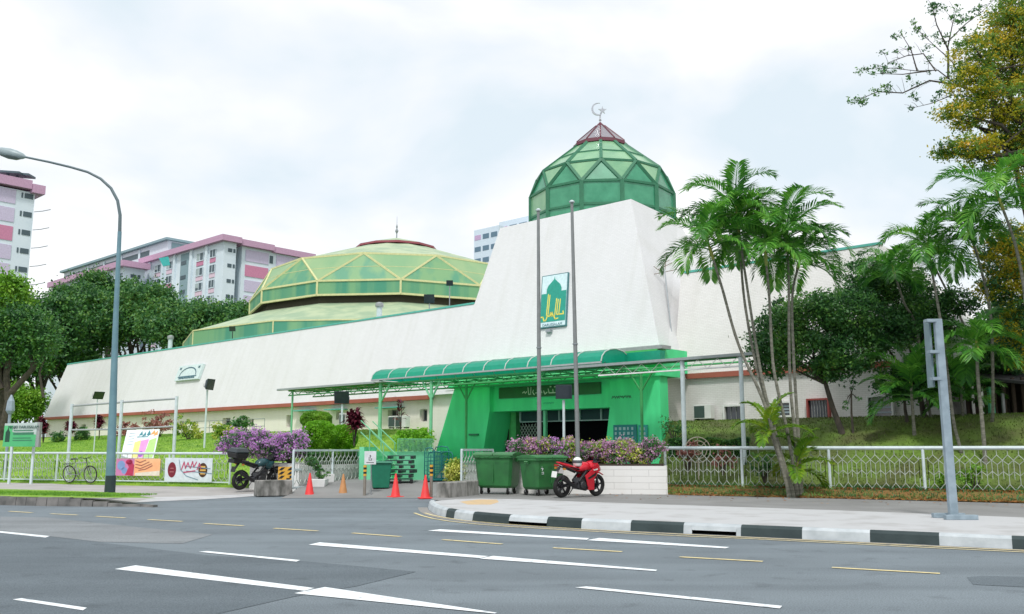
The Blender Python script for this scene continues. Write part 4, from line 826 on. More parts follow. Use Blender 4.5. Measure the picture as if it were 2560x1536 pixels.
# flat roof wings left and right
f0 = fl(671, 942, 4.4); f1 = fl(905, 925, 4.4); f2 = fl(1300, 890, 4.4); f3 = fl(1822, 855, 4.4); zf = (f0[2] + f3[2]) / 2
mb = MB(); mb.lbox(f0[0], f1[0] + .5, 2.2, 4.4, zf, zf + 0.05); mb.build('flat_roof', ALUM, CN)
mb = MB(); mb.lbox(f2[0], f3[0], 3.5, 4.4, zf, zf + 0.05); mb.build('flat_roof', ALUM, CN)
EG = mat('edge_grey', (0.28, .32, .32, 1), .5)
for qa, qb_ in ((f0[0], f1[0]), (f2[0], f3[0])): mb = MB(); mb.bar(W(qa, 4.42, zf), W(qb_, 4.42, zf), .1); mb.build('edge_beam', EG, CN)
mb = MB(); 
for t in (4.1, 2.5):
    mb.bar(W(f0[0] + .6, t, zf - .32), W(cb[0] + .5, t, zf - .32), .06); mb.bar(W(f0[0] + .6, t, zf - .05), W(f3[0] - .4, t, zf - .05), .06)
k = f0[0] + .6; i = 0
while k < cb[0] + 0.4:
    for t in (4.1, 2.5): mb.bar(W(k, t, zf - (.05 if i % 2 else .32)), W(k + .45, t, zf - (.32 if i % 2 else .05)), .03)
    if i % 3 == 0: mb.bar(W(k, 4.1, zf - .08), W(k, 2.5, zf - .08), .05)
    k += .45; i += 1
# underside framing between canopy and porch
for k in range(16):
    s_ = sL_t + .2 + (sR - sL_t - .4) * k / 15; mb.bar(W(s_, 2.5, zf - .1), W(s_, TP - .2, zf - .05), .05)
for t in (1.9, 1.3): mb.bar(W(sL_t + .2, t, zf - .08), W(sR - .2, t, zf - .08), .05)
mb.build('roof_truss', TRUSS, CN)
mb = MB(); mb.lbox(sL_t + .1, sR - .05, TP + .1, 2.3, zf + .06, zf + .10); mb.build('back_roof', SHEETG, CN)
mb = MB(); k = f2[0] + 3.0; 
mb.bar(W(f2[0] + 3, 4.3, zf - .38), W(f3[0] - .3, 4.3, zf - .38), .05)
i = 0
while k < f3[0] - .5: mb.bar(W(k, 4.3, zf - (.05 if i % 2 else .38)), W(k + .4, 4.3, zf - (.38 if i % 2 else .05)), .018); k += .4; i += 1
mb.build('edge_truss', WHITE, CN)
def colm(x, y, t, r, zb, branches, m=GREENPOST, zt=None):
    s_ = fl(x, y, t)[0]; zt = zt or zf - .1; mb = MB(); z1 = zt - (0.75 if branches else 0)
    if branches:
        mb.tube([W(s_, t, zb), W(s_, t, z1 - .1), W(s_, t, zt)], r, 10)
        for sg in (-1, 1): mb.tube([W(s_, t, z1 - .1), W(s_ + sg * .6, t, zt)], r * .6, 8)
    else: mb.tube([W(s_, t, zb), W(s_, t, zt)], r, 10)
    return mb.build('post', m, CN)
colm(918, 1000, 4.1, .09, 0.3, False, zt=zc - .05); s9 = fl(918, 1000, 4.1)[0]
mb = MB(); mb.tube([W(s9, 4.1, zf - 1.0), W(s9 + .7, 4.1, zf - .1)], .05, 8); mb.build('brace', GREENPOST, CN)
colm(1041, 1000, 4.1, .075, 0.3, True); colm(1126, 1000, 2.5, .06, .4, True, TRUSS); colm(1549, 960, 2.5, .06, .5, True, TRUSS)
colm(705, 1000, 4.1, .055, .8, False); colm(1650, 960, 4.3, .085, 0.6, False, RAILW, zf); colm(1792, 960, 4.3, .075, .9, False, RAILW, zf)
# ---------------- roof things
def floodlight(p, h, label, poler=.03, size=.35, face=-1, m=RAILW, cat='floodlight', tilt=.35, group=None, ux=None):
    p = Vector(p); o = thing('floodlight', label, cat, p, 0, group); mb = MB(); mb.tube([p - Vector((0, 0, .25)), p + Vector((0, 0, h))], poler, 8); mb.build('pole', m, o)
    ux = Vector(ux or (1, 0, 0)); uy = Vector((-ux.y, ux.x, 0)); c = p + Vector((0, 0, h + size * .55))
    mb = MB(); un = (-uy * math.cos(tilt) - Vector((0, 0, 1)) * math.sin(tilt)); uz = ux.cross(un); uz = uz if uz.z > 0 else -uz
    bw, fw, dp = size * .36, size * .55, size * .32
    mb.hexa([c + ux * a * bw + uz * b * bw * .8 for a, b in ((-1, -1), (1, -1), (1, 1), (-1, 1))] + [c + un * dp + ux * a * fw + uz * b * fw * .85 for a, b in ((-1, -1), (1, -1), (1, 1), (-1, 1))])
    hd = mb.build('lamp_head', mat('lamp_housing', (0.02, .04, .05, 1), .4), o, bevel=.01)
    mb = MB(); q = c + un * (dp + .004); mb.face([q + ux * a * fw * .88 + uz * b * fw * .72 for a, b in ((-1, -1), (1, -1), (1, 1), (-1, 1))]); mb.build('lens', GLASS, hd)
    mb = MB(); mb.bar(c - uz * .02 - ux * size * .5 - Vector((0, 0, size * .3)), c - ux * size * .5, .02); mb.bar(c - ux * -size * .5 - Vector((0, 0, size * .3)), c + ux * size * .5, .02); mb.bar(c - ux * size * .5 - Vector((0, 0, size * .3)), c + ux * size * .5 - Vector((0, 0, size * .3)), .03); mb.build('bracket', STEEL, o)
    return o
def roofpt(x, back=.5):
    s_ = fl(x, 800, wt(9.3) - back)[0]; return W(s_, wt(9.3) - back, 9.3)
floodlight(roofpt(562), .75, 'slim dark floodlight on the roof edge at the left end of the large dome skirt', .03, .42, m=BLACK, group='roof floodlights')
floodlight(roofpt(1036), .55, 'broad black floodlight on the roof edge in front of the large dome', .03, .55, m=STEEL, group='roof floodlights')
floodlight(roofpt(1085), 1.35, 'tall thin floodlight mast on the roof edge nearest the tower', .03, .35, m=STEEL, group='roof floodlights')
for x, hh_, lb in ((915, 1.0, 'white capped vent pipe on the roof edge in front of the large dome'), (413, 1.15, 'white capped vent pipe on the roof edge at the far left of the wall')):
    p = roofpt(x); o = thing('vent_pipe', lb, 'vent pipe', p, 0, 'roof vent pipes'); mb = MB(); mb.lathe(p - Vector((0, 0, .2)), [(.17, 0), (.17, hh_)], 14); mb.build('pipe', RAILW, o, True); mb = MB(); mb.lathe(p + Vector((0, 0, hh_ - .2)), [(.24, 0), (.26, .06), (.24, .24), (.1, .3)], 14); mb.build('cap', ALUM, o, True)
# antenna at the junction of tower and wing
p = W(-1.95, -3.3, 9.3); o = thing('antenna', 'rusty mast antenna at the junction of the white tower and the right wing', 'antenna', W(-1.0, -2.1, 5.5)); mb = MB(); mb.tube([W(-.9, -1.85, 5.0), W(-2.0, -2.9, 9.9)], .03, 6); mb.build('mast', STEEL, o)
mb = MB()
for a, b in (((-.6, 0, -.05), (.6, 0, .2)), ((0, 0, 0), (.1, 0, .9)), ((-.3, .1, .2), (.35, -.1, .5)), ((-.2, 0, .4), (.25, 0, .65)), ((-.5, .05, .35), (-.2, 0, .1))): mb.bar(W(-2.0, -2.9, 9.7) + Vector(a), W(-2.0, -2.9, 9.7) + Vector(b), .03)
mb.build('aerial', mat('aerial', (.25, .2, .15, 1), .5), o)
# air conditioners
def aircon(p, label, rz=ROT, sc=1.0, group='outdoor air conditioner units'):
    o = thing('air_conditioner', label, 'air conditioner', (0, 0, 0), 0, group); mb = MB(); mb.box((-.42 * sc, -.17, 0.06), (.42 * sc, .17, .66 * sc)); mb.build('casing', WHITE, o, bevel=.012)
    mb = MB(); mb.box((-.38 * sc, -.178, .1), (.12 * sc, -.172, .60 * sc)); mb.build('fan_grille', mat('grille', (.06, .10, .09, 1), .6), o); mb = MB(); mb.box((-.35, -.16, 0), (-.28, .16, .06)); mb.box((.28, -.16, 0), (.35, .16, .06)); mb.build('bracket', BLACK, o)
    place(o, p, rz, label); return o
a = fl(1680, 1013, -1.55); aircon(W(a[0] + .42, -1.55, a[2] - .05), 'white air conditioner below the small window of the right wing beside the green porch')
for x, y, lb in ((955, 1035, 'grey air conditioner on the ledge seen between the two thick green canopy posts'), (972, 1035, 'air conditioner right beside another one on the ledge behind the stair'), (835, 1027, 'air conditioner against the cream wall right of the round hedge')):
    a = fl(x, y, .6); aircon(W(a[0], .6, max(a[2], 2.6)), lb)
# ---------------- fences
def lattice(mb, A, D, L_, z0, z1, p=.27, w_=.02, full=False):
    H = z1 - z0; n_ = max(2, int(round(L_ / p))); p = L_ / n_
    def P(x, h): return flat(A + D * min(max(x, 0), L_), z0 + h * H)
    def B(x0, h0, x1, h1):
        if max(x0, x1) < -1e-6 or min(x0, x1) > L_ + 1e-6: return
        mb.bar(P(x0, h0), P(x1, h1), w_)
    for i in range(n_):
        c = (i + .5) * p; B(c, 1, c, .88); B(c, .66, c, .20)
        for s_ in (-1, 1): B(c, .88, c + s_ * p / 2, .76); B(c + s_ * p / 2, .76, c, .66); B(c + s_ * p / 2, .50, c, .40); B(c + s_ * p / 2, .30, c, .20) if full is None else B(c, .20, c + s_ * p / 2, .06)
        B(c + p / 2, .76, c + p / 2, .50); B(c + p / 2, .50, c + p / 2, .32); B(c + p / 2, .32, c, .20) if False else None
        if i == 0: B(0, .76, 0, .32)
        for s_ in (-1, 1): B(c + s_ * p / 2, .32, c, .20) if False else None
def fence(name, label, A, D, L_, z0, z1, posts, rail=.06, p=.27, zp=None, w_=.02, group=None, botrail=False):
    o = thing(name, label, 'fence', flat(A, z0), 0, group); mb = MB(); mb.tube([flat(A, z1), flat(A + D * L_, z1)], rail, 8)
    if botrail: mb.bar(flat(A, z0 + .05), flat(A + D * L_, z0 + .05), .05)
    mb.build('top_rail', RAILW, o)
    for q in posts: mb = MB(); mb.tube([flat(A + D * q, (zp if zp is not None else z0) - .1), flat(A + D * q, z1)], .045, 8); mb.build('post', RAILW, o)
    ps_ = list(posts)
    for q0, q1 in zip(ps_, ps_[1:]):
        mb = MB(); lattice(mb, A + D * (q0 + .12), D, (q1 - q0) - .24, z0 + .02, z1 - rail, p, w_)
        mb.bar(flat(A + D * (q0 + .12), z0 + .12), flat(A + D * (q0 + .12), z1 - .25), w_); mb.bar(flat(A + D * (q1 - .12), z0 + .12), flat(A + D * (q1 - .12), z1 - .25), w_)
        for q in (q0, q1 - .12): mb.bar(flat(A + D * q, z0 + .15), flat(A + D * (q + .12), z0 + .15), w_); mb.bar(flat(A + D * q, z1 - .3), flat(A + D * (q + .12), z1 - .3), w_)
        mb.build('lattice_panel', WIRE, o)
    return o
def rs(x, y, A, D):      # distance along a ground line at photo column x
    r = ray(x, y); r.z = 0; n_ = Vector((-D.y, D.x, 0)); k = (A - Cv).dot(n_) / r.dot(n_); return (Cv + r * k - A).dot(D)
posts = [rs(x, y, RA, RD) for x, y in ((1606, 1100), (1792, 1130), (2003, 1130), (2231, 1130), (2488, 1130))]
gap = posts[3] - posts[2]; posts += [posts[-1] + gap, posts[-1] + 2 * gap]
fence('metal_fence', 'white metal fence of interlaced hexagons in front of the grassy mound and palms', RA, RD, posts[-1], .36, 1.63, posts, .055, .26, .3, .015)
lastq = rs(556, 1130, FA, FD); LA = FA + FD * (lastq - 3.1 * 9)
fence('metal_fence', 'long white lattice fence along the left pavement with the bicycle and banners on it', LA, FD, 3.1 * 9, .22, 1.42, [3.1 * k for k in range(10)], .05, .30, .2, .018, botrail=True)
# white brick planter with bougainvillea
PLz = 1.07
px0, px1 = at(1236, 1130, 29.6), at(1611, 1130, 28.8)
PW = thing('planter_wall', 'low white painted brick planter wall behind the green bins and red motorcycle', 'wall', flat(px0, .15))
mb = MB(); a, b = flat(px0, 0), flat(px1, 0); u = (b - a).normalized(); v = Vector((-u.y, u.x, 0))
mb.hexa([flat(a, .05), flat(b, .05), flat(b + v * 1.3, .05), flat(a + v * 1.3, .05), flat(a, PLz), flat(b, PLz), flat(b + v * 1.3, PLz), flat(a + v * 1.3, PLz)]); mb.build('wall', brickmat('block_white', (.78, .77, .75, 1), (.74, .73, .71, 1), (.56, .55, .53, 1), .9, .2, .5, .007), PW)
mb = MB(); mb.hexa([flat(p, PLz + dz_) for dz_ in (.003, .06) for p in (a + v * .12, b - u * .1 + v * .12, b - u * .1 + v * 1.2, a + v * 1.2)]); mb.build('soil', mat('soil', (.05, .035, .025, 1), .95), PW)
rr_ = random.Random(5)
NB = 9
for i in range(NB):
    c = a + u * (.3 + ((b - a).length - .45) * (i + .1) / NB) + v * .65; hgt_ = (.36 if i < 3 else .38) * rr_.uniform(.9, 1.15)
    fm = LF_PUR if i in (2, ) else LF_PINK
    shrub('bougainvillea', ['bougainvillea at the left end of the planter spilling behind the green bins', 'pale bougainvillea second from the left on the white planter', 'vivid purple bougainvillea by the left flagpole on the white planter', 'pinkish bougainvillea between the two flagpoles', 'bougainvillea directly at the right flagpole above the motorcycle', 'bougainvillea just right of the motorcycle handlebars', 'bushy bougainvillea over the middle of the bare planter wall', 'bougainvillea below the teal notice board', 'bougainvillea at the right end of the planter against the fence post'][i],
          flat(c, PLz), (.52, .5, hgt_), LF_CROT if i % 2 else LF_MID, 50 + i, .05, 85, 26, .09, 'bougainvillea plants on the white planter', (fm, 1.7), 'flowering plant', lift=.2)
# ---------------- flagpoles
for x, xt, yt, Y, lb in ((1302.5, 1300, 510, 30.0, 'left bare flagpole, the shorter looking one, rising from the planter'), (1396, 1381, 490, 29.3, 'right bare flagpole rising above the top of the white tower')):
    b_ = at(x, 1085, Y); t_ = at(xt, yt, Y + .0); b_.z = .9; t_.y = b_.y; t_ = at(xt, yt, b_.y)
    o = thing('flagpole', lb, 'flagpole', flat(b_, .9), 0, 'flagpoles'); mb = MB(); mb.tube([b_, b_.lerp(t_, .45), t_], [.075, .068, .05], 12); mb.build('pole', FLAGP, o, True)
    mb = MB(); mb.lathe(t_, [(.09, 0), (.1, .04), (.03, .09)], 10); mb.build('truck_cap', RAILW, o, True); mb = MB(); q = b_.lerp(t_, .46); mb.tube([q, q + Vector((0, 0, .04))], .09, 12); mb.build('collar', STEEL, o)
floodlight(flat(at(1362, 1060, 31.0), .9), 2.35, 'black floodlight on a white pole between the two flagpoles', .045, .52, tilt=.1)
floodlight(flat(at(825, 1030, 41.0), 1.3), 2.3, 'black floodlight on a white pole above the round green hedge', .05, .62, tilt=.25)
floodlight(flat(at(496, 1030, 45), 1.9), 2.6, 'narrow grey floodlight turned sideways on a pole in front of the wall sign', .05, .55, ux=(.3, 1, 0), tilt=.2)
floodlight(flat(at(233, 1000, 47), 1.7), 2.45, 'small double floodlight on a thin pole behind the white banner frame', .03, .5, ux=(.7, .7, 0), tilt=.6)
# ---------------- left street lamp
b_ = at(265, 1189, 29.5); zb_ = ZI
LP = thing('street_lamp', 'tall tapered grey street lamp with curved arm on the grass island', 'street lamp', flat(b_, zb_))
pth = [(266, 1189), (272, 1000), (280, 760), (289, 560)]; arc = [(290, 520), (284, 485), (268, 455), (243, 432), (212, 416), (170, 404), (120, 392), (62, 380)]
mb = MB(); Yl = b_.y; mb.tube([flat(b_, zb_ - .1)] + [at(x, y, Yl) for x, y in pth[1:]], [.155, .12, .085, .065], 14); mb.build('pole', POLE, LP, True)
mb = MB(); mb.tube([at(289, 560, Yl)] + [at(x, y, Yl) for x, y in arc], [.06, .055, .05, .048, .045, .042, .04, .038, .035], 10); mb.build('arm', mat('lamp_arm', srgb(95, 112, 116), .5), LP, True)
mb = MB(); mb.tube([flat(b_, zb_ - .05), flat(b_, zb_ + .52)], [.165, .16], 14); mb.build('base_sleeve', mat('dark_sleeve', srgb(40, 58, 60), .6), LP)
hd0 = at(63, 380, Yl); hd1 = at(-14, 362, Yl); mb = MB(); d_ = (hd1 - hd0); mb.lathe(hd0, [(.03, 0), (.10, .12), (.15, .35), (.17, .6), (.14, .9), (.05, d_.length)], 14, 0, d_); hdo = mb.build('lamp_head', mat('lamp_head_grey', srgb(150, 165, 168), .4), LP, True)
mb = MB(); mb.lathe(hd0 + d_ * .1 - Vector((0, 0, .06)), [(.03, 0), (.12, .2), (.14, .5), (.1, .75), (.03, .82)], 12, 0, d_); mb.build('diffuser', mat('diffuser', (.12, .15, .15, 1), .2), hdo, True)
# ---------------- right sign post
b_ = g(2305, 1250, ZK + .03); SP = thing('sign_post', 'leaning pale grey steel post on the right pavement with a narrow sign seen edge on', 'sign post', flat(b_, ZK))
t_ = at(2254, 771, b_.y); lean = Vector((t_.x, b_.y, t_.z)); lo_ = at(2303, 1250, b_.y)
mb = MB(); u = Vector((1, 0, 0)); 
def post4(a, b, wx, wy): return [a + Vector((sx * wx, sy * wy, 0)) for sx, sy in ((-1, -1), (1, -1), (1, 1), (-1, 1))] + [b + Vector((sx * wx * .9, sy * wy * .9, 0)) for sx, sy in ((-1, -1), (1, -1), (1, 1), (-1, 1))]
t_ = at(2264, 771, b_.y); mb.hexa(post4(flat(lo_, ZK), t_, .085, .06)); mb.build('post', SIGNPOLE, SP, bevel=.01)
mb = MB(); a = at(2246, 772, b_.y + .12); b = at(2264, 935, b_.y + .12); mb.hexa([Vector((b.x - .09, b.y, b.z)), Vector((b.x - .05, b.y, b.z)), Vector((b.x - .05, b.y + .25, b.z)), Vector((b.x - .09, b.y + .25, b.z)), Vector((a.x - .03, a.y, a.z)), Vector((a.x + .01, a.y, a.z)), Vector((a.x + .01, a.y + .25, a.z)), Vector((a.x - .03, a.y + .25, a.z))]); sg_ = mb.build('sign_board', mat('sign_back', srgb(120, 140, 148), .5), SP)
for y in (775, 850, 915): q = at(2258 + (y - 771) * .105, y, b_.y); mb = MB(); mb.box((q.x - .2, q.y - .07, q.z - .03), (q.x + .0, q.y + .1, q.z + .03)); mb.build('sign_bracket', SIGNPOLE, SP)
mb = MB(); mb.box((lo_.x - .30, lo_.y - .33, ZK + .004), (lo_.x + .34, lo_.y - .19, ZK + .10)); mb.box((lo_.x - .30, lo_.y + .19, ZK + .004), (lo_.x + .34, lo_.y + .33, ZK + .10)); mb.box((lo_.x - .12, lo_.y - .19, ZK + .006), (lo_.x + .12, lo_.y + .19, ZK + .06)); mb.build('floor_plate', SIGNPOLE, SP, bevel=.008)
# ================================================================== GATE AREA
# open gate leaf
A = flat(at(706, 1180, 32.4), 0); B = flat(at(884, 1165, 37.3), 0); D = (B - A).normalized(); L_ = (B - A).length
zg = .13
GT = thing('gate_leaf', 'white lattice gate leaf swung open along the driveway behind the cones', 'gate', flat(A, zg))
mb = MB()
for a_, b_ in ((flat(A, zg + .12), flat(A, zg + 1.42)), (flat(A, zg + 1.42), flat(B, zg + 1.42)), (flat(A, zg + .12), flat(B, zg + .12)), (flat(B, zg + .12), flat(B, zg + 1.42)), (flat(A.lerp(B, .5), zg + .12), flat(A.lerp(B, .5), zg + 1.42)), (flat(A, zg + .75), flat(A + D * .5, zg + .75))): mb.bar(a_, b_, .07)
mb.build('gate_frame', RAILW, GT); mb = MB(); lattice(mb, A + D * .1, D, L_ - .2, zg + .16, zg + 1.38, .3, .022); mb.build('lattice_panel', WIRE, GT)
mb = MB()
for q in (.3, L_ - .3): mb.lathe(flat(A + D * q, zg + .02) + Vector((-D.y, D.x, 0)) * -.03, [(.08, 0), (.08, .05)], 12, 0, Vector((-D.y, D.x, 0)))
mb.build('gate_wheels', BLACK, GT)
# right gate leaf behind the bins (short visible piece)
A2 = flat(at(1114, 1168, 31.5), 0); B2 = flat(at(1190, 1168, 34.5), 0); D2 = (B2 - A2).normalized(); zg2 = .15
G2 = thing('gate_leaf', 'short visible end of a white lattice gate leaf behind the larger green bin', 'gate', flat(A2, zg2))
mb = MB()
for a_, b_ in ((flat(A2, zg2 + .05), flat(A2, zg2 + 1.42)), (flat(A2, zg2 + 1.42), flat(B2, zg2 + 1.42)), (flat(A2, zg2 + .1), flat(B2, zg2 + .1)), (flat(B2, zg2 + .1), flat(B2, zg2 + 1.42))): mb.bar(a_, b_, .07)
mb.build('gate_frame', RAILW, G2); mb = MB(); lattice(mb, A2 + D2 * .05, D2, (B2 - A2).length - .1, zg2 + .12, zg2 + 1.38, .28, .022); mb.build('lattice_panel', WIRE, G2)
# mint retaining wall, landing and stairs
ZW = 1.50
c0, c1 = at(958, 1120, 35.2), at(1047, 1120, 35.8)
RW = thing('retaining_wall', 'plain mint green retaining wall below the hedge behind the pallets and trolleys', 'wall', flat(c0, .3))
mb = MB(); mb.hexa([flat(p, .1) for p in (c0, c1, c1 + Vector((-.2, 12, 0)), c0 + Vector((0, 12, 0)))] + [flat(p, ZW) for p in (c0, c1, c1 + Vector((-.2, 12, 0)), c0 + Vector((0, 12, 0)))]); mb.build('wall', MINT, RW)
LWb = thing('retaining_wall', 'mint green back wall closing the gap behind the foot of the staircase', 'wall', Vector((-6.2, 37.3, .3))); mb = MB(); mb.box((-6.3, 37.35, .1), (-4.3, 37.6, 1.5)); mb.build('wall', MINT, LWb)
STR = thing('staircase', 'mint green staircase with sloping handrails climbing from the driveway to the grass bank', 'staircase', flat(at(985, 1100, 35), .3))
mb = MB(); sb = flat(at(958, 1120, 35.5), 0); nst = 8; run = Vector((-.19, .05, 0)); dep = Vector((.25, .97, 0)).normalized() * 1.3
for i in range(nst):
    p = sb + run * i; z_ = .32 + (i + 1) * .17; mb.hexa([flat(q, .1) for q in (p + run, p, p + dep, p + run + dep)] + [flat(q, z_) for q in (p + run, p, p + dep, p + run + dep)])
mb.build('steps', MINT, STR)
for dd in (0.05, .95):
    mb = MB(); o_ = dep * dd; a_ = sb + o_; b_ = sb + run * nst + o_
    for hz in (.5, .95): mb.tube([flat(a_, .4 + hz), flat(b_, .4 + nst * .17 + hz)], .025, 6)
    for i in range(0, nst + 1, 3): q = a_.lerp(b_, i / nst); mb.tube([flat(q, .3 + i * .17), flat(q, .4 + i * .17 + .95)], .025, 6)
    mb.build('handrail', GREENPOST, STR)
# thin upper railing on the bank
o = thing('handrail', 'thin grey pipe railing along the path on top of the grass bank', 'railing', fl(600, 1000, 1.6)[0:0] or (0, 0, 0)); mb = MB()
sa, sb_ = fl(420, 1000, 1.3)[0], fl(640, 1000, 1.3)[0]
for zz in (3.0, 3.45): mb.tube([W(sa, 1.3, zz), W(sb_, 1.3, zz)], .02, 6)
for k in range(8): s_ = sa + (sb_ - sa) * k / 7; mb.tube([W(s_, 1.3, 2.3), W(s_, 1.3, 3.45)], .02, 6)
o.location = W(sa, 1.3, 2.4); o.matrix_basis = Matrix.Translation(o.location); mb.build('rail', STEEL, o)
# concrete blocks
for x0, x1, y0, y1, z_, lb in ((621, 706, 1161, 1194, .10, 'stained concrete kerb block at the left side of the driveway mouth behind the striped post'), (1088, 1158, 1166, 1209, .12, 'mouldy concrete block at the right side of the driveway mouth beside the green bins')):
    a = g(x0, y1, z_); b = g(x1, y1 - (2 if x0 < 900 else 8), z_); a.z = b.z = 0; o = thing('concrete_block', lb, 'concrete block', flat(a, z_), 0, 'concrete blocks at the gate'); u = (b - a); v = Vector((-u.y, u.x, 0)).normalized(); hz = zat(y0, a.y) if False else .62
    hz = at(x0, y0, a.y).z; mb = MB(); mb.hexa([flat(p, .02) for p in (a, b, b + v * .5, a + v * .5)] + [flat(p, hz) for p in (a + v * .03, b + v * .03, b + v * .47, a + v * .47)]); mb.build('block', CONC, o, bevel=.03)
# cones
def cone(label, p, m, h=.75, group='traffic cones across the driveway', tilt=0):
    o = thing('traffic_cone', label, 'traffic cone', (0, 0, 0), 0, group); mb = MB(); mb.box((-.21, -.21, 0), (.21, .21, .04)); mb.build('base', m if m is CONEO else BLACK if False else m, o, bevel=.01)
    mb = MB(); mb.lathe((0, 0, .04), [(.165, 0), (.15, .03), (.028, h - .06), (.02, h - .04)], 20); mb.build('cone', m, o, True); place(o, p, random.Random(label).uniform(0, 1), label); return o
for x, y, m, lb, h in ((747, 1200, CONE, 'red traffic cone leftmost in the row, beside the white pot', .78), (828, 1199, CONEO, 'faded orange brown traffic cone between the red ones', .74), (955, 1203, CONE, 'red traffic cone in front of the small green bin', .78), (1027, 1206, CONE, 'red traffic cone beside the right striped post', .76)):
    cone(lb, g(x, y - 1.5, .01), m, h)
STRY = mat('stripe_yellow', srgb(225, 170, 60), .5); 
def striped(x, y, yt, lb, m=STEEL, only=True):
    b_ = g(x, y, .01); t_ = at(x, yt, b_.y); o = thing('barrier_post', lb, 'post', b_, 0, 'posts at the driveway mouth'); h = t_.z; mb = MB(); mb.tube([b_, flat(b_, h)], .05, 12); mb.build('post', mat('post_metal', (.30, .27, .23, 1), .5, metal=.4), o)
    mb = MB(); n_ = 5
    for k in range(n_):
        z0_ = h - .36 + .36 * k / n_; mb.lathe(flat(b_, z0_), [(.056, 0), (.056, .36 / n_)], 12, k % 2)
    mb.build('striped_sleeve', [STRY, BLACK], o); return o
striped(694, 1196, 1150, 'steel post with black and yellow sleeve in front of the left concrete block'); striped(880, 1200, 1124, 'steel post with black and yellow sleeve beside the small white sign'); striped(1041, 1204, 1123, 'steel post with black and yellow sleeve by the rightmost red cone')
# yellow/black boards on the white bed wall behind the black motorcycle
BW = thing('planter_wall', 'low white planter bed wall under the purple bushes left of the gate leaf', 'wall', flat(at(640, 1140, 34.6), .15)); a = flat(at(603, 1140, 35.4), 0); b = flat(at(722, 1140, 34.6), 0); u = (b - a).normalized(); v = Vector((-u.y, u.x, 0))
mb = MB(); hz = at(660, 1120, 34.5).z
def bx(a, b, v, d, z0, z1, mb): mb.hexa([flat(p, z0) for p in (a, b, b + v * d, a + v * d)] + [flat(p, z1) for p in (a, b, b + v * d, a + v * d)])
bx(a, b, v, 2.2, .05, hz, mb); a9, b9 = flat(at(722, 1140, 33.3), 0), flat(at(896, 1140, 37.9), 0); v9 = Vector((-(b9 - a9).y, (b9 - a9).x, 0)).normalized(); bx(a9, b9, v9, .25, .05, 1.0, mb); mb.build('wall', brickmat('bed_white', (.74, .74, .72, 1), (.71, .71, .69, 1), (.62, .62, .60, 1), .9, .3, .4, .006), BW)
for x, lb in ((682, 'yellow and black hazard board nearer the black motorcycle'), (703, 'yellow and black hazard board next to the gate leaf edge')):
    c = at(x, 1144, 33.9); o = thing('hazard_board', lb, 'sign', flat(c, .15), 0, 'hazard boards by the motorcycle'); mb = MB(); mb.box((c.x - .16, c.y, .45), (c.x + .16, c.y + .03, .95)); mb.build('board', STRY, o); mb = MB()
    for k in range(3): z_ = .52 + .15 * k; mb.face([(c.x - .15, c.y - .004, z_), (c.x - .02, c.y - .004, z_), (c.x + .10, c.y - .004, z_ + .11), (c.x - .03, c.y - .004, z_ + .11)])
    mb.build('black_stripes', BLACK, o); mb = MB(); mb.bar((c.x, c.y + .015, .1), (c.x, c.y + .015, .46), .05); mb.build('leg', STRY, o)
# little white notice on a pole
b_ = g(896, 1199, .01); o = thing('notice_sign', 'small white notice board on a thin pole standing in front of the small green bin', 'sign', b_); mb = MB(); t_ = at(896, 1090, b_.y); mb.tube([b_, t_], .018, 8); mb.build('pole', STEEL, o)
c0_ = at(880, 1122, b_.y); c1_ = at(909, 1090, b_.y); mb = MB(); mb.box((c0_.x, c0_.y - .03, c0_.z), (c1_.x, c0_.y - .005, c1_.z)); mb.build('board', mat('notice_white', (.7, .72, .74, 1), .5), o)
mb = MB(); cx_ = (c0_.x + c1_.x) / 2; strokes(mb, (cx_, c0_.y - .032, (c0_.z + c1_.z) / 2 - .04), (1, 0, 0), (0, 0, 1), [[(-.04, .06), (-.04, -.04), (.05, -.04), (.05, .02)], [(-.02, .1), (.03, .1)], [(0, .13), (0, .02)], [(-.12, -.12), (.12, -.12)]], .02, .0); mb.build('notice_mark', BLACK, o)
mb = MB(); mb.box((b_.x - .22, b_.y - .1, .012), (b_.x + .3, b_.y + .1, .035)); mb.build('foot', RAILW, o)
# small lidded green bin
p = at(919, 1174, 32.7); p.z = .24; o = thing('rubbish_bin', 'small square teal green rubbish bin under the thick canopy post', 'bin', p, .2); mb = MB()
mb.hexa([p + Matrix.Rotation(.2, 3, 'Z') @ Vector(q) for q in ((-.28, -.28, 0), (.28, -.28, 0), (.28, .28, 0), (-.28, .28, 0), (-.36, -.36, .86), (.36, -.36, .86), (.36, .36, .86), (-.36, .36, .86))]); mb.build('body', BIN2, o, bevel=.03)
mb = MB(); mb.hexa([p + Matrix.Rotation(.2, 3, 'Z') @ Vector(q) for q in ((-.41, -.41, .86), (.41, -.41, .86), (.41, .41, .86), (-.41, .41, .86), (-.38, -.38, .93), (.38, -.38, .93), (.38, .38, .93), (-.38, .38, .93))]); mb.build('lid', BIN2, o, bevel=.02)
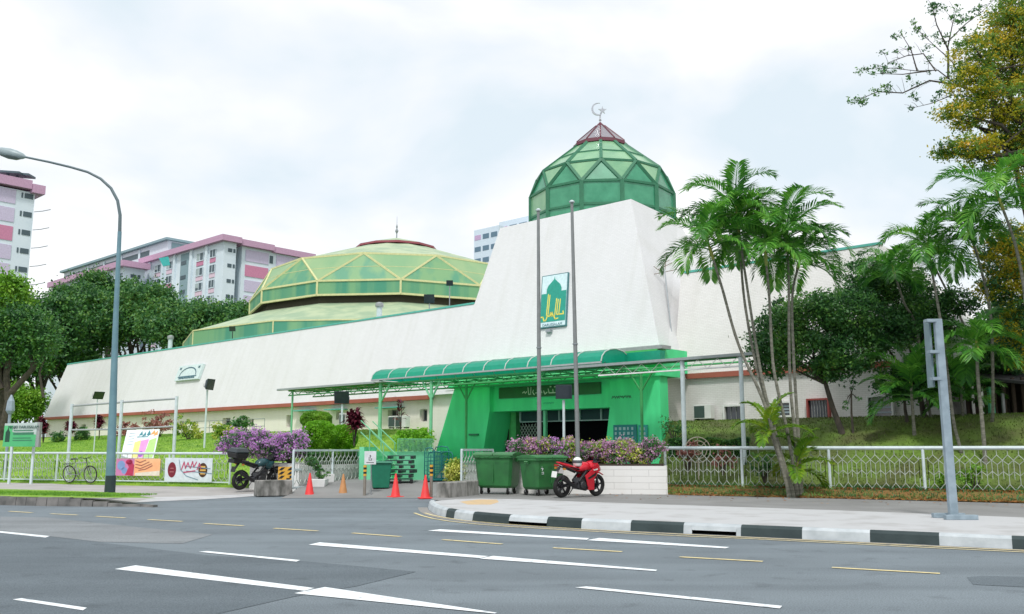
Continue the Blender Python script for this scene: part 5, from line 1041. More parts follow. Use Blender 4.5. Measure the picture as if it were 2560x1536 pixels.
# pallets / planks stack
rr_ = random.Random(9); PLK = mat('plank_green_grey', (.05, .12, .10, 1), .7, (.02, .05, .045, 1), scale=4)
for i in range(7):
    p = at(968 + rr_.uniform(-3, 3), 1165, 34.0); z_ = .22 + i * .17; o = thing('pallet', ['bottom pallet of the dark green stack against the mint wall', 'second pallet from the bottom of the dark green stack', 'third pallet from the bottom of the dark green stack', 'middle pallet of the dark green stack', 'third pallet from the top of the dark green stack', 'pallet just under the topmost one of the dark green stack', 'topmost pallet of the dark green stack'][i], 'pallet', flat(p, z_), rr_.uniform(-.1, .15), 'stacked pallets')
    M_ = o.matrix_basis; mb = MB()
    for k in range(5): y_ = -.45 + .2 * k; mb.hexa([M_ @ Vector(q) for q in [(-.48, y_, .10), (.48, y_, .10), (.48, y_ + .12, .10), (-.48, y_ + .12, .10), (-.48, y_, .125), (.48, y_, .125), (.48, y_ + .12, .125), (-.48, y_ + .12, .125)]])
    mb.build('deck', PLK, o); mb = MB()
    for x_ in (-.48, -.06, .36): mb.hexa([M_ @ Vector(q) for q in [(x_, -.45, 0), (x_ + .12, -.45, 0), (x_ + .12, .47, 0), (x_, .47, 0), (x_, -.45, .099), (x_ + .12, -.45, .099), (x_ + .12, .47, .099), (x_, .47, .099)]])
    mb.build('blocks', BLACK, o)
# cage trolleys
def cage(p, rz, w_, h, lb):
    o = thing('cage_trolley', lb, 'trolley', p, rz, 'wire cage trolleys at the mint wall'); M_ = o.matrix_basis; mb = MB(); P = lambda x, y, z: M_ @ Vector((x, y, z))
    for x in (-w_ / 2, w_ / 2): mb.tube([P(x, 0, .1), P(x, 0, h - .15), P(x * .8, 0, h - .03), P(0, 0, h)], .022, 6)
    for k in range(7): z_ = .2 + (h - .4) * k / 6; mb.bar(P(-w_ / 2, 0, z_), P(w_ / 2, 0, z_), .02)
    for k in range(1, 5): x = -w_ / 2 + w_ * k / 5; mb.bar(P(x, 0, .15), P(x, 0, h - .12), .015)
    mb.build('back_frame', CAGE, o); mb = MB(); mb.hexa([P(x, y, z) for z in (.14, .19) for x, y in ((-w_ / 2, -.5), (w_ / 2, -.5), (w_ / 2, 0), (-w_ / 2, 0))]); mb.build('deck', CAGE, o)
    for x, y in ((-w_ / 2 + .05, -.45), (w_ / 2 - .05, -.45), (-w_ / 2 + .05, -.05), (w_ / 2 - .05, -.05)): mb = MB(); mb.lathe(P(x - .02, y, .07), [(.07, 0), (.07, .04)], 12, 0, M_.to_3x3() @ Vector((1, 0, 0))); mb.build('wheel', BLACK, o)
    return o
for x, Y, rz, w_, h, lb in ((1036, 34.6, 0, .34, 1.35, 'narrow tall teal cage trolley leftmost of the group'), (1050, 34.8, .35, .55, 1.2, 'teal cage trolley in the middle of the group'), (1066, 35.2, -.35, .6, 1.4, 'teal cage trolley leaning behind the others near the yellow bush'), (1079, 35.0, -.7, .6, 1.2, 'dark green cage trolley rightmost of the group beside the yellow bush')):
    cage(flat(at(x, 1150, Y), .30), rz, w_, h, lb)
# potted plant
p = g(768, 1190, .05); o = thing('potted_plant', 'leafy twisted shrub in a white square pot in front of the gate leaf', 'potted plant', p); mb = MB(); mb.hexa([p + Vector(q) for q in ((-.24, -.24, 0), (.24, -.24, 0), (.24, .24, 0), (-.24, .24, 0), (-.32, -.32, .48), (.32, -.32, .48), (.32, .32, .48), (-.32, .32, .48))]); mb.build('pot', WHITE, o, bevel=.02)
mb = MB(); mb.tube([p + Vector(q) for q in ((0, 0, .4), (.05, 0, .7), (-.05, 0, .95), (-.22, 0, 1.3))], [.035, .03, .025, .015], 6); mb.build('stem', BARK, o)
P_, _ = clump_pts([(p.x + .12, p.y, p.z + .68, .26, .24, .17), (p.x - .22, p.y, p.z + 1.15, .22, .2, .28), (p.x - .05, p.y, p.z + .9, .14, .14, .12)], 40, 24, .05, 77); npobj('foliage', leafcloud(P_, .05, .022, 78), 4, LF_MID, o)
# driveway side small details: second pot
p = g(790, 1186, .05); o = thing('plant_pot', 'empty white square pot right behind the potted shrub', 'plant pot', p, .3); M_ = o.matrix_basis; mb = MB(); mb.hexa([M_ @ Vector(q) for q in ((-.18, -.18, 0), (.18, -.18, 0), (.18, .18, 0), (-.18, .18, 0), (-.24, -.24, .62), (.24, -.24, .62), (.24, .24, .62), (-.24, .24, .62))]); mb.build('pot', WHITE, o)
# ================================================================== WHEELED BINS
def wheelie(p, rz, lb, sticker=False):
    o = thing('wheeled_bin', lb, 'wheeled bin', (0, 0, 0), 0, 'large green wheeled bins'); mb = MB(); w0, d0_, w1, d1_ = .58, .42, .68, .52; rings = []
    def ring(w_, d_, c, z): return [(-w_ + c, -d_, z), (w_ - c, -d_, z), (w_, -d_ + c, z), (w_, d_ - c, z), (w_ - c, d_, z), (-w_ + c, d_, z), (-w_, d_ - c, z), (-w_, -d_ + c, z)]
    secs = [ring(w0 - .06, d0_ - .06, .06, .20), ring(w0, d0_, .08, .28), ring(w1 - .02, d1_ - .02, .09, 1.12), ring(w1, d1_, .09, 1.16), ring(w1 + .03, d1_ + .03, .09, 1.17), ring(w1 + .03, d1_ + .03, .09, 1.24)]
    v = [q for s_ in secs for q in s_]; f = [(i * 8 + k, i * 8 + (k + 1) % 8, (i + 1) * 8 + (k + 1) % 8, (i + 1) * 8 + k) for i in range(len(secs) - 1) for k in range(8)] + [tuple(range(8))[::-1]]
    mb.mesh(v, f); mb.box((-.012, -.50, .4), (.012, -.44, 1.1)); mb.build('body', BIN, o, bevel=.008)
    mb = MB(); n_ = 8
    for hf in (0, 1):
        x0_, x1_ = (-w1 - .03, -.01) if hf == 0 else (.01, w1 + .03); pr = [(-d1_ - .05, 1.245), (-d1_ - .02, 1.30), (-.2, 1.36), (.2, 1.36), (d1_ + .02, 1.30), (d1_ + .04, 1.245)]
        mb.prism([(x0_, y, z) for y, z in pr], (x1_ - x0_, 0, 0))
    mb.build('lid', BIN, o, bevel=.01)
    mb = MB()
    for x in (-.5, -.17, .17, .5): mb.tube([(x - .07, -d1_ - .06, 1.16), (x - .07, -d1_ - .1, 1.20), (x + .07, -d1_ - .1, 1.20), (x + .07, -d1_ - .06, 1.16)], .014, 5)
    for s_ in (-1, 1): mb.tube([(s_ * (w1 + .03), -.06, 1.12), (s_ * (w1 + .13), 0, 1.12)], .03, 8); mb.box((s_ * w1 - .03, -.1, 1.05) if s_ > 0 else (-w1 - .03, -.1, 1.05), (s_ * w1 + .04, .1, 1.16) if s_ > 0 else (-w1 + .04, .1, 1.16))
    mb.build('handle', BIN, o)
    for x in (-.46, .46):
        for y in (-.32, .32):
            mb = MB(); mb.lathe((x - .025, y, .1), [(.06, 0), (.1, .004), (.1, .046), (.06, .05)], 16, 0, (1, 0, 0)); wh = mb.build('wheel', RUBBER, o); mb = MB(); mb.box((x - .045, y - .03, .1), (x - .035, y + .03, .22)); mb.box((x + .035, y - .03, .1), (x + .045, y + .03, .22)); mb.build('castor_fork', CHROME, wh)
    if sticker:
        mb = MB(); strokes(mb, (-.42, -.468, .86), (1, 0, 0), (0, 0.12, 1), [[(-.03, .16), (.05, .16)], [(.0, .2), (.0, .08)], [(-.04, .04), (.05, .04), (.0, -.02)], [(-.03, -.08), (.05, -.08), (.05, -.14), (-.03, -.14)]], .02, .03); mb.build('stencil', LINEW, o)
        mb = MB(); mb.hexa([(.25, -.485, .75), (.52, -.485, .72), (.55, -.505, 1.02), (.28, -.505, 1.05), (.25, -.475, .75), (.52, -.475, .72), (.55, -.49, 1.02), (.28, -.49, 1.05)]); mb.build('sticker', mat('sticker_white', (.7, .7, .7, 1), .5), o)
    place(o, p, rz, lb, sc=.96 if not sticker else .9); return o
wheelie(g(1203, 1193, ZK), R(-20), 'larger looking green wheeled bin on the left, next to the mouldy concrete block')
wheelie(g(1310, 1196, ZK), R(38), 'green wheeled bin with white stencil marks half hidden behind the red motorcycle', True)
# ================================================================== MOTORCYCLES
def motorcycle(lb, p, rz, paint, sport=True, box=False, lean=.08, group=None, sc=1.0):
    """length along +x, front wheel at +x"""
    o = thing('motorcycle', lb, 'motorcycle', (0, 0, 0), 0, group); WB = 1.34; rw = .31; dk = BLACK
    for x, wd in ((-WB / 2, .065), (WB / 2, .05)):
        mb = MB(); mb.torus((x, 0, rw), (0, 1, 0), rw - .055, .056, 32, 10, sx=wd / .056); wh = mb.build('wheel', RUBBER, o, True)
        mb = MB(); mb.torus((x, 0, rw), (0, 1, 0), rw - .115, .015, 28, 6)
        for k in range(5): a = k * 2 * math.pi / 5 + .3; mb.bar((x, 0, rw), (x + math.cos(a) * (rw - .11), 0, rw + math.sin(a) * (rw - .11)), .035)
        mb.lathe((x, -.05, rw), [(.05, 0), (.05, .1)], 12, 0, (0, 1, 0)); mb.build('rim', mat('rim_dark', (.04, .04, .045, 1), .35, metal=.6), wh)
        mb = MB(); mb.lathe((x, .055, rw), [(.13, 0), (.13, .006)], 20, 0, (0, 1, 0)); mb.build('brake_disc', CHROME, wh)
    mb = MB(); 
    for s_ in (-1, 1): mb.tube([(WB / 2, s_ * .09, rw), (WB / 2 - .26, s_ * .09, .93)], [.028, .022], 8); mb.tube([(-WB / 2, s_ * .10, rw), (-.12, s_ * .08, .40)], .028, 6)
    mb.build('fork', mat('fork_metal', (.10, .10, .11, 1), .3, metal=.8), o)
    mb = MB()
    for s_ in (-1, 1): mb.tube([(WB / 2 - .25, s_ * .05, .88), (.1, s_ * .13, .72), (-.15, s_ * .13, .45), (-.1, s_ * .11, .33)], .03, 6); mb.tube([(-.1, s_ * .10, .66), (-.75, s_ * .07, .86)], .02, 6)
    mb.build('frame', dk, o)
    mb = MB(); mb.hexa([(-.18, -.14, .22), (.22, -.14, .20), (.22, .14, .20), (-.18, .14, .22), (-.14, -.12, .52), (.24, -.12, .56), (.24, .12, .56), (-.14, .12, .52)]); mb.lathe((.0, -.18, .34), [(.10, 0), (.11, .02), (.11, .34), (.1, .36)], 14, 0, (0, 1, 0)); mb.hexa([(.12, -.09, .5), (.3, -.09, .46), (.3, .09, .46), (.12, .09, .5), (.16, -.08, .68), (.32, -.08, .62), (.32, .08, .62), (.16, .08, .68)]); mb.build('engine', mat('engine_metal', (.07, .07, .075, 1), .4, metal=.6), o, bevel=.015)
    mb = MB(); mb.tube([(.3, -.06, .5), (.34, -.1, .28), (.1, -.14, .2), (-.25, -.16, .26)], .024, 8); mb.tube([(-.25, -.16, .27), (-.42, -.19, .34), (-.86, -.2, .56)], [.035, .055, .06], 12); mb.build('exhaust', mat('exhaust_dark', (.05, .05, .055, 1), .3, metal=.7), o, True)
    def loft(name, secs, m, par=o, n_=12):   # x, zc, halfwidth, halfheight
        v = []
        for x, zc_, hw, hh_ in secs:
            for k in range(n_): a = 2 * math.pi * k / n_; v.append((x, math.copysign(abs(math.cos(a)) ** .8, math.cos(a)) * hw, zc_ + math.copysign(abs(math.sin(a)) ** .8, math.sin(a)) * hh_))
        N = len(secs); f = [(i * n_ + k, i * n_ + (k + 1) % n_, (i + 1) * n_ + (k + 1) % n_, (i + 1) * n_ + k) for i in range(N - 1) for k in range(n_)] + [tuple(range(n_))[::-1], tuple(range((N - 1) * n_, N * n_))]
        return mkobj(name, v, f, m, par, smooth=True)
    loft('tank', [(-.16, .74, .07, .04), (-.08, .80, .13, .10), (.08, .84, .17, .13), (.24, .84, .16, .12), (.34, .80, .08, .07)], paint)
    loft('seat', [(-.56, .86, .08, .02), (-.45, .84, .12, .035), (-.15, .77, .13, .035), (-.08, .78, .09, .02)], dk)
    if sport:
        loft('tail', [(-.92, .97, .02, .012), (-.80, .94, .07, .035), (-.55, .88, .12, .05), (-.2, .78, .11, .05)], paint)
        loft('pillion_seat', [(-.80, .985, .05, .012), (-.7, .965, .08, .02), (-.5, .92, .08, .02)], dk)
        fr = loft('front_fairing', [(.24, .84, .15, .05), (.36, .86, .2, .13), (.5, .86, .19, .15), (.64, .80, .13, .11), (.76, .74, .05, .05)], paint)
        mb = MB()
        for s_ in (-1, 1):
            mb.prism([(.62, s_ * .15, .78), (.36, s_ * .19, .84), (.02, s_ * .17, .60), (.10, s_ * .17, .42), (.18, s_ * .16, .20), (.44, s_ * .13, .20), (.40, s_ * .16, .50)], (0, s_ * .025, 0))
        mb.build('side_fairing', paint, o, bevel=.008)
        mb = MB()
        for s_ in (-1, 1): mb.prism([(.46, s_ * .198, .70), (.12, s_ * .198, .54), (.16, s_ * .198, .50), (.42, s_ * .198, .60)], (0, s_ * .004, 0)); mb.prism([(.50, s_ * .180, .80), (.30, s_ * .205, .77), (.34, s_ * .205, .74), (.5, s_ * .185, .76)], (0, s_ * .012, 0), 1)
        mb.build('fairing_decals', [BLACK, WHITE], o)
        mb = MB(); mb.mesh([(.34, -.14, .95), (.34, .14, .95), (.56, -.13, .96), (.56, .13, .96), (.42, -.09, 1.12), (.42, .09, 1.12)], [(2, 3, 5, 4), (0, 2, 4), (1, 5, 3)]); mb.build('windscreen', mat('screen_dark', (.03, .03, .04, 1), .1), fr)
    else:
        loft('side_cowl', [(.15, .78, .16, .08), (.3, .74, .21, .13), (.42, .78, .18, .12), (.5, .86, .12, .08)], paint)
        loft('front_fairing', [(.38, .98, .12, .06), (.5, 1.0, .16, .12), (.6, .98, .13, .11), (.68, .94, .06, .06)], dk)
        mb = MB(); mb.mesh([(.42, -.15, 1.06), (.42, .15, 1.06), (.62, -.13, 1.04), (.62, .13, 1.04), (.44, -.11, 1.34), (.44, .11, 1.34)], [(2, 3, 5, 4), (0, 2, 4), (1, 5, 3)]); mb.build('windscreen', mat('screen_smoke', (.05, .06, .07, 1), .1), o)
        loft('tail', [(-.85, .90, .04, .02), (-.55, .86, .11, .05), (-.2, .76, .11, .05)], dk)
        mb = MB(); mb.bar((.45, 0, .62), (.82, 0, .70), .06); mb.build('beak', dk, o)
    loft('front_mudguard', [(WB / 2 - .26, .56, .05, .015), (WB / 2 - .1, .655, .065, .02), (WB / 2 + .08, .66, .065, .02), (WB / 2 + .22, .60, .05, .012)], paint if sport else dk)
    mb = MB(); zh = .98 if sport else 1.08; mb.tube([(.26, -.36, zh), (.34, -.2, zh + .0), (.38, 0, zh - .02), (.34, .2, zh), (.26, .36, zh)], .014, 8)
    for s_ in (-1, 1): mb.tube([(.28, s_ * .26, zh), (.24, s_ * .38, zh)], .022, 8)
    mb.build('handlebar', dk, o)
    for s_ in (-1, 1):
        mb = MB(); mb.tube([(.36, s_ * .2, zh), (.40, s_ * .30, zh + .16)], .008, 6); mb.lathe((.40, s_ * .32, zh + .18), [(.02, 0), (.06, .012), (.06, .025), (.03, .04)], 14, 0, (1, 0, 0.1)); mb.build('mirror', dk, o)
        mb = MB(); mb.bar((-.72, s_ * .05, .80), (-.76, s_ * .17, .80), .02); mb.box((-.80, s_ * .17 - .03, .77), (-.74, s_ * .17 + .03, .82)); mb.build('indicator', mat('amber', (.5, .2, .02, 1), .4), o)
    mb = MB(); mb.lathe((.74 if sport else .66, 0, .76 if sport else .96), [(.07, 0), (.06, .03), (.01, .04)], 14, 0, (1, 0, -.1)); mb.build('headlight', mat('headlamp', (.6, .62, .62, 1), .1), o)
    mb = MB(); mb.box((-.94, -.07, .86), (-.88, .07, .91)) ; mb.build('tail_light', mat('tail_red', (.35, .01, .01, 1), .3), o)
    mb = MB(); mb.mesh([(-.80, -.06, .84), (-.80, .06, .84), (-.98, .06, .58), (-.98, -.06, .58), (-.81, -.06, .82), (-.81, .06, .82), (-.995, .06, .58), (-.995, -.06, .58)], [(0, 1, 2, 3), (7, 6, 5, 4), (0, 3, 7, 4), (1, 5, 6, 2)]); mb.build('rear_mudguard', dk, o)
    mb = MB(); mb.hexa([(-1.0, -.10, .56), (-1.0, .10, .56), (-.99, .10, .56), (-.99, -.10, .56), (-.97, -.10, .72), (-.97, .10, .72), (-.96, .10, .72), (-.96, -.10, .72)]); mb.build('number_plate', WHITE if sport else dk, o)
    mb = MB(); mb.tube([(-.08, .12, .3), (-.14, .28, .02)], .014, 6); mb.tube([(.05, -.2, .3), (.05, -.3, .3)], .014, 6); mb.build('side_stand', dk, o)
    if box:
        mb = MB(); mb.hexa([(-1.08, -.21, .98), (-.66, -.21, .98), (-.66, .21, .98), (-1.08, .21, .98), (-1.12, -.25, 1.16), (-.62, -.25, 1.16), (-.62, .25, 1.16), (-1.12, .25, 1.16)]); bo = mb.build('top_box', dk, o, bevel=.03)
        mb = MB(); mb.hexa([(-1.13, -.26, 1.165), (-.61, -.26, 1.165), (-.61, .26, 1.165), (-1.13, .26, 1.165), (-1.04, -.18, 1.30), (-.68, -.18, 1.30), (-.68, .18, 1.30), (-1.04, .18, 1.30)]); mb.build('box_lid', mat('box_lid', (.03, .04, .045, 1), .25), bo, bevel=.03)
        mb = MB(); mb.hexa([(-1.1, -.14, .84), (-.8, -.14, .84), (-.8, .14, .84), (-1.1, .14, .84), (-1.1, -.15, .96), (-.8, -.15, .96), (-.8, .15, .96), (-1.1, .15, .96)]); mb.build('rack', dk, o)
    o.matrix_basis = Matrix.Translation(Vector(p)) @ Matrix.Rotation(rz, 4, 'Z') @ Matrix.Rotation(lean, 4, 'X') @ Matrix.Scale(sc, 4); return o
MC = motorcycle('red sports motorcycle with a white helmet on its seat parked in front of the bins', (g(1353, 1204, ZK) + g(1441, 1197, ZK)) / 2 + Vector((0, .0, 0)), R(40), RED, True, sc=1.06)
hp = MC.matrix_basis @ Vector((-.12, 0, .96))
def helmet(p, lb, m):
    o = thing('helmet', lb, 'helmet', p); mb = MB(); mb.lathe(p - Vector((0, 0, .12)), [(.09, 0), (.125, .04), (.14, .12), (.125, .2), (.08, .25), (.02, .27)], 16); mb.build('shell', m, o, True)
    mb = MB(); mb.lathe(p - Vector((0, 0, .03)), [(.137, 0), (.144, .02), (.139, .09)], 16); mb.build('visor', mat('visor', (.1, .11, .12, 1), .1), o, True)
helmet(hp, 'white helmet resting on the seat of the red motorcycle', WHITE)
motorcycle('black touring motorcycle with a top box and dark teal tank beside the hanging banner', g(578, 1184, .12) + Vector((math.cos(R(55)), math.sin(R(55)), 0)) * .79, R(55), mat('dark_teal_paint', (.02, .07, .08, 1), .25), False, True, lean=.1, sc=1.18)
m3 = motorcycle('motorcycle with silver top box parked deep behind the bougainvillea near the porch', W(-5.2, 3.0, .75), R(100), WHITE, False, True); 
for c in m3.children:
    if c.name.startswith('top_box'):
        c.data.materials[0] = WHITE
        for d in c.children: d.data.materials[0] = WHITE
# bicycle
def bicycle(lb, p, rz):
    o = thing('bicycle', lb, 'bicycle', (0, 0, 0)); r = .33; BK = mat('bike_black', (.02, .022, .025, 1), .4); GR = mat('bike_grey', (.35, .38, .38, 1), .35, metal=.4)
    for x in (-.52, .52):
        mb = MB(); mb.torus((x, 0, r), (0, 1, 0), r - .02, .02, 32, 8); wh = mb.build('wheel', RUBBER, o, True); mb = MB(); mb.torus((x, 0, r), (0, 1, 0), r - .045, .01, 28, 5)
        for k in range(16): a = k * math.pi / 8; mb.bar((x, 0, r), (x + math.cos(a) * (r - .04), 0, r + math.sin(a) * (r - .04)), .006)
        mb.lathe((x, -.04, r), [(.02, 0), (.02, .08)], 8, 0, (0, 1, 0)); mb.build('rim', CHROME, wh)
    mb = MB(); bb = (-.06, 0, .3); st_ = (-.2, 0, .74); hd = (.33, 0, .78); hb = (.36, 0, .68)
    for a, b in ((bb, st_), (bb, hb), (st_, hd), (hd, hb)): mb.tube([a, b], .018, 8)
    for s_ in (-1, 1): mb.tube([(-.52, s_ * .05, r), (bb[0], s_ * .03, bb[2])], .01, 6); mb.tube([(-.52, s_ * .05, r), (st_[0] + .02, s_ * .02, .68)], .01, 6)
    mb.build('frame', GR, o)
    mb = MB()
    for s_ in (-1, 1): mb.tube([(.52, s_ * .05, r), (.37, s_ * .04, .66)], .013, 6)
    mb.tube([(.37, 0, .66), (.32, 0, .92)], .016, 6); mb.build('fork', BK, o)
    mb = MB(); mb.tube([(.30, -.27, .98), (.34, -.1, .93), (.34, .1, .93), (.30, .27, .98)], .013, 6); mb.build('handlebar', BK, o)
    mb = MB(); mb.tube([(-.2, 0, .72), (-.23, 0, .86)], .013, 6); mb.mesh([(-.36, -.08, .87), (-.36, .08, .87), (-.08, .02, .88), (-.08, -.02, .88), (-.36, -.07, .92), (-.36, .07, .92), (-.08, .02, .91), (-.08, -.02, .91)], [(3, 2, 1, 0), (4, 5, 6, 7), (0, 1, 5, 4), (1, 2, 6, 5), (2, 3, 7, 6), (3, 0, 4, 7)]); mb.build('saddle', BK, o)
    mb = MB(); mb.torus((-.06, -.03, .3), (0, 1, 0), .08, .008, 18, 5); mb.bar((-.06, -.05, .3), (.02, -.05, .15), .015); mb.bar((-.06, .05, .3), (-.14, .05, .45), .015); mb.box((-.0, -.12, .14), (.05, -.04, .16)); mb.build('crankset', BK, o)
    mb = MB(); mb.box((-.75, -.06, .70), (-.35, .06, .72)); mb.bar((-.7, -.05, .7), (-.52, -.05, r), .01); mb.bar((-.7, .05, .7), (-.52, .05, r), .01); mb.build('rear_rack', BK, o)
    place(o, p, rz, lb); o.matrix_basis = o.matrix_basis @ Matrix.Rotation(.1, 4, 'X')
q = rs(211, 1150, FA, FD); bp = flat(FA + FD * q - FN * .38, .16); bicycle('black and grey bicycle leaning on the left lattice fence', bp, math.atan2(FD.y, FD.x)); bpy.data.objects['bicycle'].matrix_basis = bpy.data.objects['bicycle'].matrix_basis @ Matrix.Scale(1.14, 4)
# ================================================================== BANNERS, BOARDS, FRAMES
FRX = []
BFm = thing('banner_frame', 'tall white pipe frame for banners standing behind the left fence', 'frame', flat(at(165, 1100, 41.5), .3)); fy = [at(165, 1100, 41.6), at(286, 1100, 40.9), at(419, 1100, 40.1)]
tops = [at(172, 981, 41.6), at(288, 972, 40.9), at(421, 963, 40.1)]
for b_, t_ in zip(fy, tops): mb = MB(); mb.tube([flat(b_, .1), Vector((b_.x, b_.y, t_.z + .1))], .075, 8); mb.build('post', RAILW, BFm)
mb = MB(); zt_ = [t.z for t in tops]; mb.tube([Vector((b.x, b.y, z)) for b, z in zip(fy, zt_)], .045, 8); mb.build('top_bar', mat('frame_grey', (.35, .38, .38, 1), .5), BFm); zm = [at(172, 1039, 41.6).z, at(288, 1037, 40.9).z, at(421, 1030, 40.1).z]
mb = MB(); mb.tube([Vector((b.x, b.y, z)) for b, z in zip(fy, zm)], .04, 8); mb.build('middle_bar', mat('frame_grey2', (.35, .38, .38, 1), .5), BFm)
def quadsheet(name, pts, m, par, th=.02):
    n_ = (pts[1] - pts[0]).cross(pts[3] - pts[0]).normalized(); mb = MB(); mb.hexa([p - n_ * th for p in pts] + list(pts)) ; return mb.build(name, m, par), n_
def inq(pts, u, v): return pts[0].lerp(pts[1], u).lerp(pts[3].lerp(pts[2], u), v)
def decal(par, pts, uvs, m, off, name='print'):
    n_ = (pts[1] - pts[0]).cross(pts[3] - pts[0]).normalized()
    if n_.y > 0: n_ = -n_
    mb = MB()
    for pl in uvs: mb.face([inq(pts, u, v) + n_ * off for u, v in pl])
    return mb.build(name, m, par)
def circ(cx, cy, rx, ry, n_=20): return [(cx + rx * math.cos(2 * math.pi * k / n_), cy + ry * math.sin(2 * math.pi * k / n_)) for k in range(n_)]
Yb = 39.2
pts = [at(291, 1107, Yb), at(371, 1107, Yb), at(386, 1037, Yb + 1.1), at(307, 1039, Yb + 1.1)]
o = thing('event_banner', 'tilted pastel banner with arabic writing and coloured stripes above the left fence', 'banner', pts[0]); quadsheet('sheet', pts, mat('banner_pale', srgb(225, 235, 235), .6), o)
decal(o, pts, [[(.32, .02), (.5, .02), (.5, .62), (.32, .55)]], mat('b_yellow', srgb(240, 225, 130), .6), .006); decal(o, pts, [[(.5, .02), (.68, .02), (.74, .66), (.5, .6)]], mat('b_pink', srgb(225, 150, 205), .6), .007); decal(o, pts, [[(.68, .02), (.96, .02), (.96, .7), (.76, .62)]], mat('b_green', srgb(175, 215, 130), .6), .008)
decal(o, pts, [[(.40, .78), (.48, .95), (.52, .8)], [(.5, .75), (.6, .92), (.62, .78)], [(.64, .8), (.7, .98), (.76, .82), (.7, .76)], [(.36, .72), (.7, .72), (.7, .75), (.36, .75)]], mat('b_teal', srgb(60, 130, 140), .6), .010, 'arabic_lettering'); decal(o, pts, [[(.74, .8), (.86, .98), (.9, .84)], [(.84, .76), (.95, .96), (.97, .8)]], mat('b_orange', srgb(230, 160, 90), .6), .010, 'lettering'); decal(o, pts, [circ(.58, .14, .07, .1)], mat('b_violet', srgb(150, 90, 190), .6), .012)
decal(o, pts, [[(.1, .45 + .1 * k), (.28, .47 + .1 * k), (.28, .49 + .1 * k), (.1, .47 + .1 * k)] for k in range(5)], mat('b_grey', srgb(150, 170, 180), .6), .006, 'lettering')
def fencepts(x0, x1, y0t, y1t, y0b, y1b, off=.09):
    q0, q1 = rs(x0, 1130, FA, FD), rs(x1, 1130, FA, FD); a = FA + FD * q0 - FN * off; b = FA + FD * q1 - FN * off
    return [flat(a, at(x0, y0b, a.y).z), flat(b, at(x1, y1b, b.y).z), flat(b, at(x1, y1t, b.y).z), flat(a, at(x0, y0t, a.y).z)]
pts = fencepts(284, 390, 1108, 1108, 1149, 1150); o = thing('fence_banner', 'orange and pink banner hanging on the left fence just right of the street lamp', 'banner', pts[0]); quadsheet('sheet', pts, mat('banner_orange', srgb(245, 175, 125), .6, srgb(240, 200, 150), scale=1.5), o)
decal(o, pts, [[(0, 0), (.42, 0), (.42, 1), (0, 1)]], mat('c_rose', srgb(205, 130, 175), .6), .006); decal(o, pts, [circ(.12, .6, .09, .28), circ(.2, .3, .07, .2)], mat('c_blue', srgb(130, 160, 205), .6), .008); decal(o, pts, [[(.22, .05), (.4, 0), (.42, .6), (.33, .95), (.24, .8), (.3, .5)], circ(.3, .8, .08, .15)], mat('c_red', srgb(190, 50, 90), .6), .010)
decal(o, pts, [[(.45, .16), (1, .3), (1, .02), (.45, 0)]], mat('c_cream', srgb(235, 225, 205), .6), .007); mb = MB(); un_ = -FN * .012
strokes(mb, inq(pts, .45, .25) + un_, FD, (0, 0, 1), [[(x * .45, y * .5) for x, y in p_] for p_ in ([(.0, .9), (.5, .75), (1.2, .95)], [(0, .6), (.7, .5), (1.6, .8)], [(0, .35), (.6, .25), (1.9, .65)], [(.4, .1), (1.2, .2), (2.0, .5)])], .03, 0); mb.build('lettering', mat('c_ink', srgb(165, 85, 80), .6), o)
pts = fencepts(402, 516, 1106, 1107, 1164, 1165); o = thing('fence_banner', 'white banner with a dark red oval and a brown gold oval on the left fence', 'banner', pts[0]); quadsheet('sheet', pts, mat('banner_white', srgb(215, 225, 230), .6), o)
decal(o, pts, [circ(.155, .5, .09, .32)], mat('d_red', srgb(125, 25, 45), .6), .006); decal(o, pts, [circ(.81, .5, .095, .30)], mat('d_brown', srgb(70, 40, 15), .6), .006); decal(o, pts, [[(.76, .32), (.86, .32), (.86, .4), (.76, .4)], [(.75, .46), (.87, .46), (.87, .53), (.75, .53)], [(.76, .6), (.86, .6), (.86, .67), (.76, .67)]], mat('d_gold', srgb(215, 170, 80), .6), .009)
decal(o, pts, [[(.11, .4), (.2, .4), (.2, .43), (.11, .43)], [(.12, .55), (.19, .55), (.19, .58), (.12, .58)]], mat('d_rose', srgb(190, 120, 120), .6), .009)
mb = MB(); strokes(mb, inq(pts, .36, .52) - FN * .012, FD, (0, 0, 1), [[(0, 0), (.12, .3), (.2, .05), (.32, .28), (.4, .1)], [(.45, .05), (.55, .32), (.62, .1), (.75, .3)], [(.12, -.12), (.7, -.05)], [(.8, .0), (.9, .25), (.98, .05)]], .05, 0); mb.build('scrawl_lettering', mat('d_pink', srgb(200, 90, 120), .6), o)
mb = MB(); strokes(mb, inq(pts, .3, .1) - FN * .012, FD, (0, 0, 1), [[(0, .8), (.1, .4), (.4, .15), (1.0, .0)], [(.3, .55), (1.6, .45)], [(.4, .35), (1.7, .25)]], .03, 0); mb.build('print_lines', mat('d_blue', srgb(120, 150, 165), .6), o)
